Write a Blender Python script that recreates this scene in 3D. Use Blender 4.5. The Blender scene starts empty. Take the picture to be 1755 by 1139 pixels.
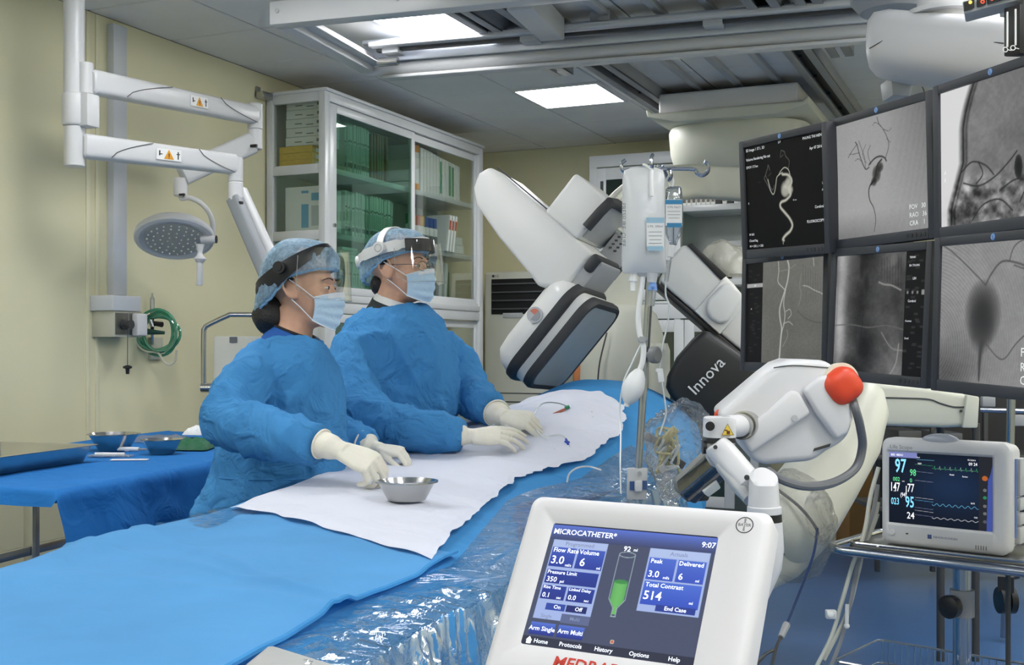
import bpy, bmesh, math, random
import numpy as np
from mathutils import Vector as V, Matrix, Euler, noise
random.seed(7)
PI = math.pi
scene = bpy.context.scene
COL = scene.collection
# ------------------------------------------------------------------ camera
F, CX, CY, CAMZ = 2000.0, 877.5, 600.0, 1.25      # focal length in pixels (1755 wide), principal column, horizon row, eye height
YAW = math.atan(882 / F)                          # the camera is turned this far to the left of the room's long axis
SA, CA = math.sin(YAW), math.cos(YAW)
cd = bpy.data.cameras.new('camera')
cd.sensor_width = 36.0
cd.lens = 36.0 * F / 1755
cd.shift_y = (CY - 569.5) / 1755
cd.clip_start = 0.05
cam = bpy.data.objects.new('camera', cd)
COL.objects.link(cam)
cam.location = (0, 0, CAMZ)
cam.rotation_euler = (PI / 2, 0, YAW)
scene.camera = cam
# ------------------------------------------------------------------ world and exposure
wd = bpy.data.worlds.new('world'); scene.world = wd; wd.use_nodes = True
wd.node_tree.nodes['Background'].inputs[0].default_value = (0.75, 0.8, 0.9, 1)
wd.node_tree.nodes['Background'].inputs[1].default_value = 0.15
scene.view_settings.view_transform = 'Standard'
scene.view_settings.look = 'None'
scene.view_settings.gamma = 1.0
scene.view_settings.use_curve_mapping = False
scene.view_settings.exposure = -0.12
PANEL_POWER = 27.0                                # emission of each ceiling LED panel

# ------------------------------------------------------------------ points
def W(l, Z, z):                                   # right of camera axis, forward of camera, height -> world
    return V((l * CA - Z * SA, l * SA + Z * CA, z))
def P(px, py, Z):
    return W((px - CX) / F * Z, Z, CAMZ + (CY - py) / F * Z)
def CF(l, u, Z):
    return W(l, Z, CAMZ + u)
def CD(l, u, Z):                                  # direction given in camera axes
    return V((l * CA - Z * SA, l * SA + Z * CA, u))
def zx(px, x):                                    # distance at which a pixel column meets the plane X = x
    return x / (-SA + (px - CX) / F * CA)
def zy(px, y):
    return y / (CA + (px - CX) / F * SA)
def PX(px, py, x): return P(px, py, zx(px, x))
def PY(px, py, y): return P(px, py, zy(px, y))

# ------------------------------------------------------------------ materials
def s2l(c):
    c = c / 255.0
    return c / 12.92 if c <= 0.04045 else ((c + 0.055) / 1.055) ** 2.4
def rgb(c): return (s2l(c[0]), s2l(c[1]), s2l(c[2]), 1)
MATS = {}
def mat(name, col, rough=0.5, metal=0.0, spec=0.5, var=0.04, vscale=6.0, bump=0.0, bscale=60.0, sheen=0.0, coat=0.0, emit=0.0, sss=0.0):
    if name in MATS: return MATS[name]
    m = bpy.data.materials.new(name); m.use_nodes = True
    nt = m.node_tree; b = nt.nodes['Principled BSDF']
    tc = nt.nodes.new('ShaderNodeTexCoord')
    nz = nt.nodes.new('ShaderNodeTexNoise'); nz.inputs['Scale'].default_value = vscale; nz.inputs['Detail'].default_value = 5
    nt.links.new(tc.outputs['Object'], nz.inputs['Vector'])
    mr = nt.nodes.new('ShaderNodeMapRange')
    mr.inputs['From Min'].default_value = 0.3; mr.inputs['From Max'].default_value = 0.7
    mr.inputs['To Min'].default_value = 1 - var; mr.inputs['To Max'].default_value = 1 + var
    nt.links.new(nz.outputs['Fac'], mr.inputs['Value'])
    mx = nt.nodes.new('ShaderNodeVectorMath'); mx.operation = 'SCALE'
    mx.inputs[0].default_value = rgb(col)[:3]
    nt.links.new(mr.outputs['Result'], mx.inputs['Scale'])
    nt.links.new(mx.outputs['Vector'], b.inputs['Base Color'])
    b.inputs['Roughness'].default_value = rough; b.inputs['Metallic'].default_value = metal
    b.inputs['Specular IOR Level'].default_value = spec
    if sheen: b.inputs['Sheen Weight'].default_value = sheen
    if coat: b.inputs['Coat Weight'].default_value = coat
    if sss:
        b.inputs['Subsurface Weight'].default_value = sss; b.inputs['Subsurface Radius'].default_value = (0.01, 0.004, 0.002)
    if emit:
        b.inputs['Emission Color'].default_value = rgb(col); b.inputs['Emission Strength'].default_value = emit
    if bump:
        n2 = nt.nodes.new('ShaderNodeTexNoise'); n2.inputs['Scale'].default_value = bscale; n2.inputs['Detail'].default_value = 4
        nt.links.new(tc.outputs['Object'], n2.inputs['Vector'])
        bp = nt.nodes.new('ShaderNodeBump'); bp.inputs['Strength'].default_value = bump; bp.inputs['Distance'].default_value = 0.01
        nt.links.new(n2.outputs['Fac'], bp.inputs['Height']); nt.links.new(bp.outputs['Normal'], b.inputs['Normal'])
    MATS[name] = m
    return m
def cloth(name, col, crease=0.35, cscale=9.0, trans=0.25, var=0.06, fine=0.12):
    """thin non-woven fabric: creases, fine weave, some light through it"""
    if name in MATS: return MATS[name]
    m = mat(name, col, rough=0.85, spec=0.25, var=var, vscale=5.0)
    nt = m.node_tree; b = nt.nodes['Principled BSDF']
    tc = next(n for n in nt.nodes if n.type == 'TEX_COORD')
    wv = nt.nodes.new('ShaderNodeTexNoise'); wv.inputs['Scale'].default_value = cscale; wv.inputs['Detail'].default_value = 3; wv.inputs['Distortion'].default_value = 1.2
    vo = nt.nodes.new('ShaderNodeTexVoronoi'); vo.feature = 'DISTANCE_TO_EDGE'; vo.inputs['Scale'].default_value = cscale * 0.9
    mixv = nt.nodes.new('ShaderNodeMix'); mixv.data_type = 'VECTOR'; mixv.inputs['Factor'].default_value = 0.25
    nt.links.new(tc.outputs['Object'], wv.inputs['Vector'])
    nt.links.new(tc.outputs['Object'], mixv.inputs['A']); nt.links.new(wv.outputs['Color'], mixv.inputs['B'])
    nt.links.new(mixv.outputs['Result'], vo.inputs['Vector'])
    sm = nt.nodes.new('ShaderNodeMapRange'); sm.inputs['From Max'].default_value = 0.25; sm.interpolation_type = 'SMOOTHSTEP'
    nt.links.new(vo.outputs['Distance'], sm.inputs['Value'])
    ad = nt.nodes.new('ShaderNodeMath'); ad.operation = 'ADD'
    nt.links.new(wv.outputs['Fac'], ad.inputs[0]); 
    ml = nt.nodes.new('ShaderNodeMath'); ml.operation = 'MULTIPLY'; ml.inputs[1].default_value = -0.22
    nt.links.new(sm.outputs['Result'], ml.inputs[0]); nt.links.new(ml.outputs['Value'], ad.inputs[1])
    bp = nt.nodes.new('ShaderNodeBump'); bp.inputs['Strength'].default_value = crease; bp.inputs['Distance'].default_value = 0.03
    nt.links.new(ad.outputs['Value'], bp.inputs['Height'])
    fn = nt.nodes.new('ShaderNodeTexNoise'); fn.inputs['Scale'].default_value = 380; fn.inputs['Detail'].default_value = 2
    nt.links.new(tc.outputs['Object'], fn.inputs['Vector'])
    b2 = nt.nodes.new('ShaderNodeBump'); b2.inputs['Strength'].default_value = fine; b2.inputs['Distance'].default_value = 0.002
    nt.links.new(fn.outputs['Fac'], b2.inputs['Height']); nt.links.new(bp.outputs['Normal'], b2.inputs['Normal'])
    nt.links.new(b2.outputs['Normal'], b.inputs['Normal'])
    if trans:
        tl = nt.nodes.new('ShaderNodeBsdfTranslucent'); tl.inputs['Color'].default_value = rgb(col)
        nt.links.new(b2.outputs['Normal'], tl.inputs['Normal'])
        ms = nt.nodes.new('ShaderNodeMixShader'); ms.inputs[0].default_value = trans
        out = next(n for n in nt.nodes if n.type == 'OUTPUT_MATERIAL')
        nt.links.new(b.outputs[0], ms.inputs[1]); nt.links.new(tl.outputs[0], ms.inputs[2]); nt.links.new(ms.outputs[0], out.inputs[0])
    return m
def clear(name, tint=(255, 255, 255), gloss=0.5, rough=0.05, base=0.04, bump=0.0, bscale=12.0, milk=0.0, milkcol=(235, 238, 240), milkvar=0):
    """thin clear sheet: straight-through transparency plus mirror glints by Fresnel, optional milky diffuse"""
    if name in MATS: return MATS[name]
    m = bpy.data.materials.new(name); m.use_nodes = True
    nt = m.node_tree; nt.nodes.remove(nt.nodes['Principled BSDF'])
    out = next(n for n in nt.nodes if n.type == 'OUTPUT_MATERIAL')
    tr = nt.nodes.new('ShaderNodeBsdfTransparent'); tr.inputs[0].default_value = rgb(tint)
    gl = nt.nodes.new('ShaderNodeBsdfGlossy'); gl.inputs['Roughness'].default_value = rough
    lw = nt.nodes.new('ShaderNodeLayerWeight'); lw.inputs['Blend'].default_value = 0.35
    mr = nt.nodes.new('ShaderNodeMapRange'); mr.inputs['To Min'].default_value = base; mr.inputs['To Max'].default_value = gloss
    nt.links.new(lw.outputs['Fresnel'], mr.inputs['Value'])
    ms = nt.nodes.new('ShaderNodeMixShader')
    nt.links.new(mr.outputs['Result'], ms.inputs[0])
    nt.links.new(gl.outputs[0], ms.inputs[2])
    if milk:
        df = nt.nodes.new('ShaderNodeBsdfDiffuse'); df.inputs[0].default_value = rgb(milkcol)
        tl = nt.nodes.new('ShaderNodeBsdfTranslucent'); tl.inputs[0].default_value = rgb(milkcol)
        m0 = nt.nodes.new('ShaderNodeMixShader'); m0.inputs[0].default_value = 0.4
        nt.links.new(df.outputs[0], m0.inputs[1]); nt.links.new(tl.outputs[0], m0.inputs[2])
        m1 = nt.nodes.new('ShaderNodeMixShader'); m1.inputs[0].default_value = milk
        if milkvar:
            tcm = nt.nodes.new('ShaderNodeTexCoord'); nm = nt.nodes.new('ShaderNodeTexNoise'); nm.inputs['Scale'].default_value = milkvar; nm.inputs['Detail'].default_value = 3; nm.inputs['Distortion'].default_value = 1.5
            rm = nt.nodes.new('ShaderNodeMapRange'); rm.inputs['From Min'].default_value = .35; rm.inputs['From Max'].default_value = .65; rm.inputs['To Min'].default_value = milk * .75; rm.inputs['To Max'].default_value = min(1, milk * 1.35)
            nt.links.new(tcm.outputs['Object'], nm.inputs['Vector']); nt.links.new(nm.outputs['Fac'], rm.inputs['Value']); nt.links.new(rm.outputs['Result'], m1.inputs[0])
        nt.links.new(tr.outputs[0], m1.inputs[1]); nt.links.new(m0.outputs[0], m1.inputs[2])
        nt.links.new(m1.outputs[0], ms.inputs[1])
    else:
        nt.links.new(tr.outputs[0], ms.inputs[1])
    if bump:
        tc = nt.nodes.new('ShaderNodeTexCoord')
        n2 = nt.nodes.new('ShaderNodeTexNoise'); n2.inputs['Scale'].default_value = bscale; n2.inputs['Detail'].default_value = 5; n2.inputs['Distortion'].default_value = 2.0
        nt.links.new(tc.outputs['Object'], n2.inputs['Vector'])
        bp = nt.nodes.new('ShaderNodeBump'); bp.inputs['Strength'].default_value = bump; bp.inputs['Distance'].default_value = 0.03
        nt.links.new(n2.outputs['Fac'], bp.inputs['Height'])
        nt.links.new(bp.outputs['Normal'], gl.inputs['Normal']); nt.links.new(bp.outputs['Normal'], lw.inputs['Normal'])
    nt.links.new(ms.outputs[0], out.inputs[0])
    MATS[name] = m
    return m
def vmat(name, strength=1.0, rough=0.2):
    """screen: shows the mesh's colour attribute as emitted light"""
    if name in MATS: return MATS[name]
    m = bpy.data.materials.new(name); m.use_nodes = True
    nt = m.node_tree; b = nt.nodes['Principled BSDF']
    at = nt.nodes.new('ShaderNodeVertexColor'); at.layer_name = 'picture'
    b.inputs['Base Color'].default_value = (0.006, 0.006, 0.007, 1); b.inputs['Roughness'].default_value = .45; b.inputs['Specular IOR Level'].default_value = .12
    nt.links.new(at.outputs['Color'], b.inputs['Emission Color']); b.inputs['Emission Strength'].default_value = strength
    MATS[name] = m
    return m

# ------------------------------------------------------------------ mesh building
def frame(o, x, y, z):                            # matrix with the given axes at o
    M = Matrix.Identity(4)
    for i, a in enumerate((x, y, z)):
        for k in range(3): M[k][i] = a[k]
    for k in range(3): M[k][3] = o[k]
    return M
def camframe(px, py, Z):                          # axes: right, up, towards the camera
    return frame(P(px, py, Z), CD(1, 0, 0), CD(0, 1, 0), CD(0, 0, -1))
def axes_from(d, up=V((0, 0, 1))):
    z = V(d).normalized()
    if abs(z.dot(up)) > 0.98: up = V((0, 1, 0))
    x = up.cross(z).normalized()
    return x, z.cross(x), z
class MB:
    def __init__(s): s.v = []; s.f = []
    def add(s, vs, fs):
        n = len(s.v); s.v += [V(v) for v in vs]; s.f += [tuple(i + n for i in f) for f in fs]; return s
    def hexa(s, p):                               # 8 corners: bottom ring, top ring
        return s.add(p, [(3, 2, 1, 0), (4, 5, 6, 7), (0, 1, 5, 4), (1, 2, 6, 5), (2, 3, 7, 6), (3, 0, 4, 7)])
    def box(s, c, size, M=None):
        x, y, z = [k / 2 for k in size]; c = V(c)
        p = [V(q) for q in ((-x, -y, -z), (x, -y, -z), (x, y, -z), (-x, y, -z), (-x, -y, z), (x, -y, z), (x, y, z), (-x, y, z))]
        p = [(M @ (q + c)) if M else q + c for q in p]
        return s.hexa(p)
    def span(s, a, b, M=None):
        return s.box([(a[i] + b[i]) / 2 for i in range(3)], [abs(b[i] - a[i]) for i in range(3)], M)
    def loft(s, rings, caps=True, closed=False):
        n = len(rings[0]); base = len(s.v)
        vs = [p for r in rings for p in r]; fs = []
        m = len(rings)
        for i in range(m if closed else m - 1):
            j = (i + 1) % m
            for k in range(n):
                k2 = (k + 1) % n
                fs.append((i * n + k, i * n + k2, j * n + k2, j * n + k))
        if caps and not closed:
            fs.append(tuple(range(n - 1, -1, -1))); fs.append(tuple((m - 1) * n + k for k in range(n)))
        return s.add(vs, fs)
    def cyl(s, a, b, r0, r1=None, n=16, caps=True):
        r1 = r0 if r1 is None else r1; a = V(a); b = V(b)
        x, y, z = axes_from(b - a)
        rg = lambda c, r: [c + x * (r * math.cos(2 * PI * k / n)) + y * (r * math.sin(2 * PI * k / n)) for k in range(n)]
        return s.loft([rg(a, r0), rg(b, r1)], caps)
    def tube(s, path, r, n=8, closed=False, flat=1.0):
        path = [V(p) for p in path]; m = len(path)
        rs = r if isinstance(r, (list, tuple)) else [r] * m
        d0 = (path[1] - path[0]).normalized(); x, y, _ = axes_from(d0); rings = []
        for i in range(m):
            if closed: d = path[(i + 1) % m] - path[i - 1]
            else: d = path[min(i + 1, m - 1)] - path[max(i - 1, 0)]
            d.normalize()
            x = (x - d * x.dot(d)); x = x.normalized() if x.length > 1e-6 else axes_from(d)[0]
            y = d.cross(x)
            rings.append([path[i] + x * (rs[i] * math.cos(2 * PI * k / n)) + y * (rs[i] * flat * math.sin(2 * PI * k / n)) for k in range(n)])
        return s.loft(rings, True, closed)
    def lathe(s, prof, o, axis=(0, 0, 1), n=28, sx=1.0, sy=1.0, xa=None):
        o = V(o)
        if xa is not None:
            z = V(axis).normalized(); x = V(xa).normalized(); y = z.cross(x)
        else: x, y, z = axes_from(axis)
        rings = [[o + z * h + x * (r * sx * math.cos(2 * PI * k / n)) + y * (r * sy * math.sin(2 * PI * k / n)) for k in range(n)] for r, h in prof]
        return s.loft(rings, True)
    def prism(s, poly, vec):
        n = len(poly); poly = [V(p) for p in poly]; vec = V(vec)
        fs = [tuple(range(n)), tuple(range(2 * n - 1, n - 1, -1))] + [(k, k + n, (k + 1) % n + n, (k + 1) % n) for k in range(n)]
        return s.add(poly + [p + vec for p in poly], fs)
    def ball(s, c, r, n=16, m=10, M=None):
        r = (r, r, r) if isinstance(r, (int, float)) else r; c = V(c); rings = []
        for i in range(m + 1):
            a = PI * (0.02 + 0.96 * i / m)
            q = [V((r[0] * math.sin(a) * math.cos(2 * PI * k / n), r[1] * math.sin(a) * math.sin(2 * PI * k / n), -r[2] * math.cos(a))) for k in range(n)]
            rings.append([c + ((M @ p) if M else p) for p in q])
        return s.loft(rings)
    def grid(s, fn, nu, nv):
        vs = [fn(i / nu, j / nv) for i in range(nu + 1) for j in range(nv + 1)]
        fs = [(i * (nv + 1) + j, (i + 1) * (nv + 1) + j, (i + 1) * (nv + 1) + j + 1, i * (nv + 1) + j + 1) for i in range(nu) for j in range(nv)]
        return s.add(vs, fs)
    def text(s, body, M, size, align='LEFT', bold=0.0, sx=1.0):
        for vs, fs in [text_geo(body, align, bold)]:
            s.add([M @ V((x * size * sx, y * size, 0)) for x, y in vs], fs)
        return s
    def xf(s, M): s.v = [M @ v for v in s.v]; return s
TMP = bpy.data.scenes.new('workshop')              # empty side scene: shapes are evaluated there, nothing is kept in it
def evaluated(ob):
    TMP.collection.objects.link(ob); vl = TMP.view_layers[0]; vl.update()
    return ob.evaluated_get(vl.depsgraph)
TXT = {}
def text_geo(body, align, bold):
    k = (body, align, bold)
    if k not in TXT:
        cu = bpy.data.curves.new('t', 'FONT'); cu.body = body; cu.align_x = align; cu.align_y = 'CENTER'; cu.size = 1.0
        cu.resolution_u = 2; cu.offset = bold
        ob = bpy.data.objects.new('t', cu); 
        me = evaluated(ob).to_mesh()
        TXT[k] = ([(v.co.x, v.co.y) for v in me.vertices], [tuple(p.vertices) for p in me.polygons])
        bpy.data.objects.remove(ob)
        bpy.data.curves.remove(cu)
    return TXT[k]
def wm(o):
    M = o.matrix_basis.copy()
    while o.parent: o = o.parent; M = o.matrix_basis @ M
    return M
def obj(name, mb, m, parent=None, bevel=0.0, seg=2, smooth=True, ang=35, local=False, sub=0, limit=30):
    me = bpy.data.meshes.new(name)
    Mi = wm(parent).inverted() if (parent is not None and not local) else None
    if isinstance(mb, bpy.types.Mesh): me = mb
    else:
        me.from_pydata([tuple(Mi @ v) if Mi else tuple(v) for v in mb.v], [], mb.f)
    bm = bmesh.new(); bm.from_mesh(me)
    if not isinstance(mb, bpy.types.Mesh): bmesh.ops.recalc_face_normals(bm, faces=bm.faces)
    elif Mi: bm.transform(Mi)
    if bevel:
        es = [e for e in bm.edges if len(e.link_faces) == 2 and e.calc_face_angle(0) > math.radians(limit)]
        bmesh.ops.bevel(bm, geom=es, offset=bevel, segments=seg, profile=0.5, affect='EDGES', clamp_overlap=True)
    bm.to_mesh(me); bm.free()
    if smooth:
        me.shade_smooth()
        if ang < 180: me.set_sharp_from_angle(angle=math.radians(ang))
    if m is not None: me.materials.append(m)
    o = bpy.data.objects.new(name, me); COL.objects.link(o)
    if parent is not None: o.parent = parent
    if sub:
        md = o.modifiers.new('subdivision', 'SUBSURF'); md.levels = sub; md.render_levels = sub
    return o
def tag(o, label, cat, group=None, kind=None):
    o['label'] = label; o['category'] = cat
    if group: o['group'] = group
    if kind: o['kind'] = kind
    return o
def thing(name, label, cat, loc, rz=0.0, group=None):
    o = bpy.data.objects.new(name, None); COL.objects.link(o)
    o.empty_display_size = 0.1; o.location = loc; o.rotation_euler = (0, 0, rz)
    return tag(o, label, cat, group)
def struct(o): o['kind'] = 'structure'; return o
def copy_thing(src, loc=None, label=None):
    c = src.copy(); COL.objects.link(c)
    if loc is not None: c.location = loc
    if label: c['label'] = label
    for ch in src.children:
        d = ch.copy(); COL.objects.link(d); d.parent = c
        for g in ch.children:
            e = g.copy(); COL.objects.link(e); e.parent = d
    return c
def remesh(mb, voxel, smooth=4, fac=0.5):
    """fuse overlapping closed shapes into one continuous skin"""
    me = bpy.data.meshes.new('fuse'); me.from_pydata([tuple(v) for v in mb.v], [], mb.f)
    bm = bmesh.new(); bm.from_mesh(me); bmesh.ops.recalc_face_normals(bm, faces=bm.faces); bm.to_mesh(me); bm.free()
    ob = bpy.data.objects.new('fuse', me)
    r = ob.modifiers.new('r', 'REMESH'); r.mode = 'VOXEL'; r.voxel_size = voxel
    if smooth:
        k = ob.modifiers.new('s', 'SMOOTH'); k.factor = fac; k.iterations = smooth
    out = bpy.data.meshes.new_from_object(evaluated(ob))
    bpy.data.objects.remove(ob); bpy.data.meshes.remove(me)
    return out
def curve(pts, n=8, closed=False):
    """Catmull-Rom through the points"""
    pts = [V(p) for p in pts]; m = len(pts); out = []
    rng = range(m) if closed else range(m - 1)
    for i in rng:
        g = (lambda k: pts[k % m]) if closed else (lambda k: pts[max(0, min(m - 1, k))])
        a, b, c, d = g(i - 1), g(i), g(i + 1), g(i + 2)
        for k in range(n):
            t = k / n
            out.append(0.5 * ((2 * b) + (c - a) * t + (2 * a - 5 * b + 4 * c - d) * t * t + (3 * b - a - 3 * c + d) * t ** 3))
    if not closed: out.append(pts[-1])
    return out
def lerp(a, b, t): return a + (b - a) * t
def interp(x, xs, ys):
    for i in range(len(xs) - 1):
        if x <= xs[i + 1]:
            t = (x - xs[i]) / (xs[i + 1] - xs[i]); t = max(0, t); return ys[i] + (ys[i + 1] - ys[i]) * t
    return ys[-1]
# ================================================================== the room
XW, YB, XR, YF, HC = -4.178, 8.846, 2.7, -2.6, 2.9
M_wall = mat('wall_paint', (224, 219, 184), 0.55, var=0.035, vscale=1.6, bump=0.03, bscale=25)
M_ceil = mat('ceiling_tile_board', (232, 231, 228), 0.75, var=0.03, vscale=3, bump=0.06, bscale=140)
M_grid = mat('ceiling_grid_grey', (128, 129, 128), 0.6)
M_floor = mat('blue_vinyl', (62, 96, 142), 0.33, var=0.05, vscale=14, bump=0.015, bscale=90)
M_white = mat('white_enamel', (208, 209, 211), 0.32, var=0.015)
M_white2 = mat('white_plastic', (216, 216, 219), 0.38, var=0.012)
M_cream = mat('cream_plastic', (206, 207, 194), 0.42, var=0.02)
M_alu = mat('white_aluminium', (214, 217, 219), 0.3, var=0.02)
M_anod = mat('anodised_aluminium', (196, 202, 214), 0.3, metal=0.55, var=0.03)
M_steel = mat('stainless_steel', (190, 190, 188), 0.22, metal=1.0, var=0.06, vscale=9)
M_chrome = mat('chrome', (172, 178, 188), 0.2, metal=1.0, var=0.02)
M_dark = mat('dark_steel', (70, 71, 72), 0.45, metal=0.3)
M_black = mat('black_plastic', (26, 26, 28), 0.45)
M_rubber = mat('charcoal_rubber', (52, 53, 56), 0.6)
M_grey = mat('grey_plastic', (150, 152, 155), 0.45)
M_lgrey = mat('light_grey_plastic', (186, 188, 190), 0.45)
M_seam = mat('dark_seam', (70, 72, 75), 0.7)
M_paper = mat('white_paper', (232, 233, 232), 0.7, var=0.02)
M_glass = clear('clear_glass', (246, 250, 248), 0.45, 0.02, 0.03)
M_gglass = clear('green_glass', (216, 238, 228), 0.4, 0.02, 0.05)
M_led = mat('led_diffuser', (255, 255, 255), 0.5, emit=PANEL_POWER)

struct(obj('floor', MB().span((XW - .1, YF - .1, -0.1), (XR + .1, YB + .1, 0)), M_floor))
struct(obj('wall_left', MB().span((XW - .12, YF, 0), (XW, YB, HC)), M_wall))
struct(obj('wall_back', MB().span((XW - .12, YB, 0), (XR + .12, YB + .12, HC)), M_wall))
struct(obj('wall_right', MB().span((XR, YF, 0), (XR + .12, YB, HC)), M_wall))
struct(obj('wall_front', MB().span((XW - .12, YF - .12, 0), (XR + .12, YF, HC)), M_wall))
struct(obj('baseboard_left', MB().span((XW + .001, YF, 0), (XW + .016, YB, 0.09)), M_lgrey, bevel=.004))
struct(obj('baseboard_back', MB().span((XW + .02, YB - .016, 0), (XR, YB - .001, 0.09)), M_lgrey, bevel=.004))
# vertical joint strips between the wall panels
for i, px in enumerate((150, 166)):
    y = PX(px, 400, XW).y
    struct(obj('trim_%d' % (i + 1), MB().span((XW, y - .012, 0.1), (XW + .006, y + .012, HC - .002)), mat('panel_joint', (228, 224, 192), .5), bevel=.002))
# ceiling: grid, loose tiles, LED panels
T = 0.6
GX, GY = -2.70 - T / 2, 7.06 - T / 2
ceil = struct(obj('ceiling', MB().span((XW - .12, YF - .12, HC + .012), (XR + .12, YB + .12, HC + .1)), M_grid))
LED = [(0, -k * 3) for k in range(0, 6)] + [(5, -3 - k * 3) for k in range(0, 4)] + [(8, -k * 3) for k in range(0, 5)]
tile_me = {}
ix0, ix1 = int(math.floor((XW - GX) / T)), int(math.floor((XR - GX) / T))
iy0, iy1 = int(math.floor((YF - GY) / T)), int(math.floor((YB - GY) / T))
for i in range(ix0, ix1 + 1):
    for j in range(iy0, iy1 + 1):
        if (i, j) in LED: continue
        x0, x1 = max(GX + i * T, XW) + .005, min(GX + (i + 1) * T, XR) - .005
        y0, y1 = max(GY + j * T, YF) + .005, min(GY + (j + 1) * T, YB) - .005
        if x1 - x0 < .03 or y1 - y0 < .03: continue
        key = (round(x1 - x0, 3), round(y1 - y0, 3)); c = ((x0 + x1) / 2, (y0 + y1) / 2, HC)
        if key not in tile_me:
            o = obj('ceiling_tile', MB().span((-key[0] / 2, -key[1] / 2, 0), (key[0] / 2, key[1] / 2, .012)), M_ceil, ceil, bevel=.003, seg=1, local=True)
            tile_me[key] = o.data
        else:
            o = bpy.data.objects.new('ceiling_tile', tile_me[key]); COL.objects.link(o); o.parent = ceil
        o.location = c
led_names = {(0, 0): 'square white LED ceiling panel glowing left of the gantry rails, nearer the back wall',
             (0, -3): 'square white LED ceiling panel glowing above the front beam of the ceiling bridge'}
for (i, j) in LED:
    x, y = GX + (i + .5) * T, GY + (j + .5) * T
    if not (YF + .3 < y < YB - .3 and x < XR - .3): continue
    lb = led_names.get((i, j), 'square LED ceiling panel lighting the room outside the picture')
    t = thing('ceiling_light', lb, 'ceiling light', (x, y, HC - .012), 0, 'LED ceiling panels')
    fr = MB()
    for a, b in (((-.297, -.297), (.297, -.272)), ((-.297, .272), (.297, .297)), ((-.297, -.272), (-.272, .272)), ((.272, -.272), (.297, .272))):
        fr.span((a[0], a[1], 0), (b[0], b[1], .022))
    obj('light_frame', fr, M_white, t, local=True)
    obj('diffuser', MB().span((-.272, -.272, .004), (.272, .272, .016)), M_led, t, local=True)

# ================================================================== glass-fronted cabinet on the left wall
CXF, CY0, CY1, CZ = -3.752, 5.80, 7.97, 2.79
cab = thing('glass_cabinet', 'tall white aluminium cabinet with glass doors standing against the left wall', 'cabinet', ((XW + CXF) / 2, (CY0 + CY1) / 2, 0))
fy = lambda px: PX(px, 400, CXF).y
x0 = XW + .012
def part(n, a, b, m=M_alu, bv=.004, par=cab): return obj(n, MB().span(a, b), m, par, bevel=bv, seg=2)
for (xa, xb, ya, yb) in ((CXF - .045, CXF, CY0, CY0 + .055), (x0, x0 + .045, CY0, CY0 + .045), (CXF - .045, CXF, CY1 - .07, CY1), (x0, x0 + .045, CY1 - .045, CY1)):
    part('post', (xa, ya, .0), (xb, yb, CZ - .02))
part('top_panel', (x0, CY0, CZ - .02), (CXF + .012, CY1, CZ))
part('back_panel', (x0 - .008, CY0 + .01, .05), (x0, CY1 - .01, CZ - .02), mat('cabinet_back', (196, 208, 200), .6))
part('bottom_panel', (x0, CY0 + .01, .06), (CXF - .01, CY1 - .01, .09))
Z1, Z2, ZB = 2.335, 1.945, 1.60
for z in (Z1, Z2): part('shelf', (x0 + .005, CY0 + .02, z - .022), (CXF - .055, CY1 - .02, z + .012))
part('shelf', (x0 + .005, CY0 + .02, ZB - .08), (CXF - .01, CY1 - .02, ZB))
part('shelf', (x0 + .005, CY0 + .02, 0.72), (CXF - .055, CY1 - .02, .75))
# side frame and side glass (faces the camera)
part('rail', (x0 + .04, CY0 + .004, CZ - .075), (CXF - .04, CY0 + .035, CZ - .02))
for z in (Z1, Z2): part('rail', (x0 + .04, CY0 + .004, z - .045), (CXF - .04, CY0 + .03, z + .012))
part('rail', (x0 + .04, CY0 + .004, ZB - .14), (CXF - .04, CY0 + .035, ZB))
obj('glass_pane', MB().span((x0 + .04, CY0 + .016, ZB), (CXF - .04, CY0 + .02, CZ - .07)), M_glass, cab)
part('side_panel', (x0 + .04, CY0 + .016, .08), (CXF - .04, CY0 + .022, ZB - .14))
# front rails
part('rail', (CXF - .04, CY0 + .05, CZ - .075), (CXF, CY1 - .06, CZ - .02))
part('rail', (CXF - .04, CY0 + .05, ZB - .06), (CXF + .003, CY1 - .06, ZB - .02))
part('rail', (CXF - .04, CY0 + .05, ZB - .13), (CXF, CY1 - .06, ZB - .068))
part('rail', (CXF - .04, CY0 + .05, .05), (CXF, CY1 - .06, .14))
# sliding door (green glass) and clear fixed pane
def door(ya, yb, za, zb, xo, glass, w=.05, lock=False):
    d = obj('door', MB().span((xo - .018, ya, za), (xo, ya + w, zb)).span((xo - .018, yb - w * .6, za), (xo, yb, zb)).span((xo - .018, ya + w, zb - .05), (xo, yb - w * .6, zb)).span((xo - .018, ya + w, za), (xo, yb - w * .6, za + .045)), M_alu, cab, bevel=.003)
    obj('glass_pane', MB().span((xo - .011, ya + w, za + .045), (xo - .007, yb - w * .6, zb - .05)), glass, d)
    if lock: obj('lock', MB().cyl((xo - .002, ya + w * .55, 1.99), (xo + .012, ya + w * .55, 1.99), .012, n=14), M_steel, d)
    return d
YM = fy(711)
door(CY0 + .058, YM + .01, ZB - .015, CZ - .08, CXF - .004, M_gglass, .075, True)
door(YM - .02, CY1 - .073, ZB - .015, CZ - .08, CXF - .024, M_glass, .05)
door(CY0 + .058, YM + .01, .145, ZB - .135, CXF - .004, M_gglass, .06)
door(YM - .02, CY1 - .073, .145, ZB - .135, CXF - .024, M_glass, .05)
obj('wall_bracket', MB().span((x0 - .005, CY0 - .10, CZ - .05), (x0 + .05, CY0 - .001, CZ - .01)).span((x0 - .005, CY0 - .10, CZ - .045), (x0 + .004, CY0 - .06, CZ + .02)), M_steel, cab, bevel=.003)
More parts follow.
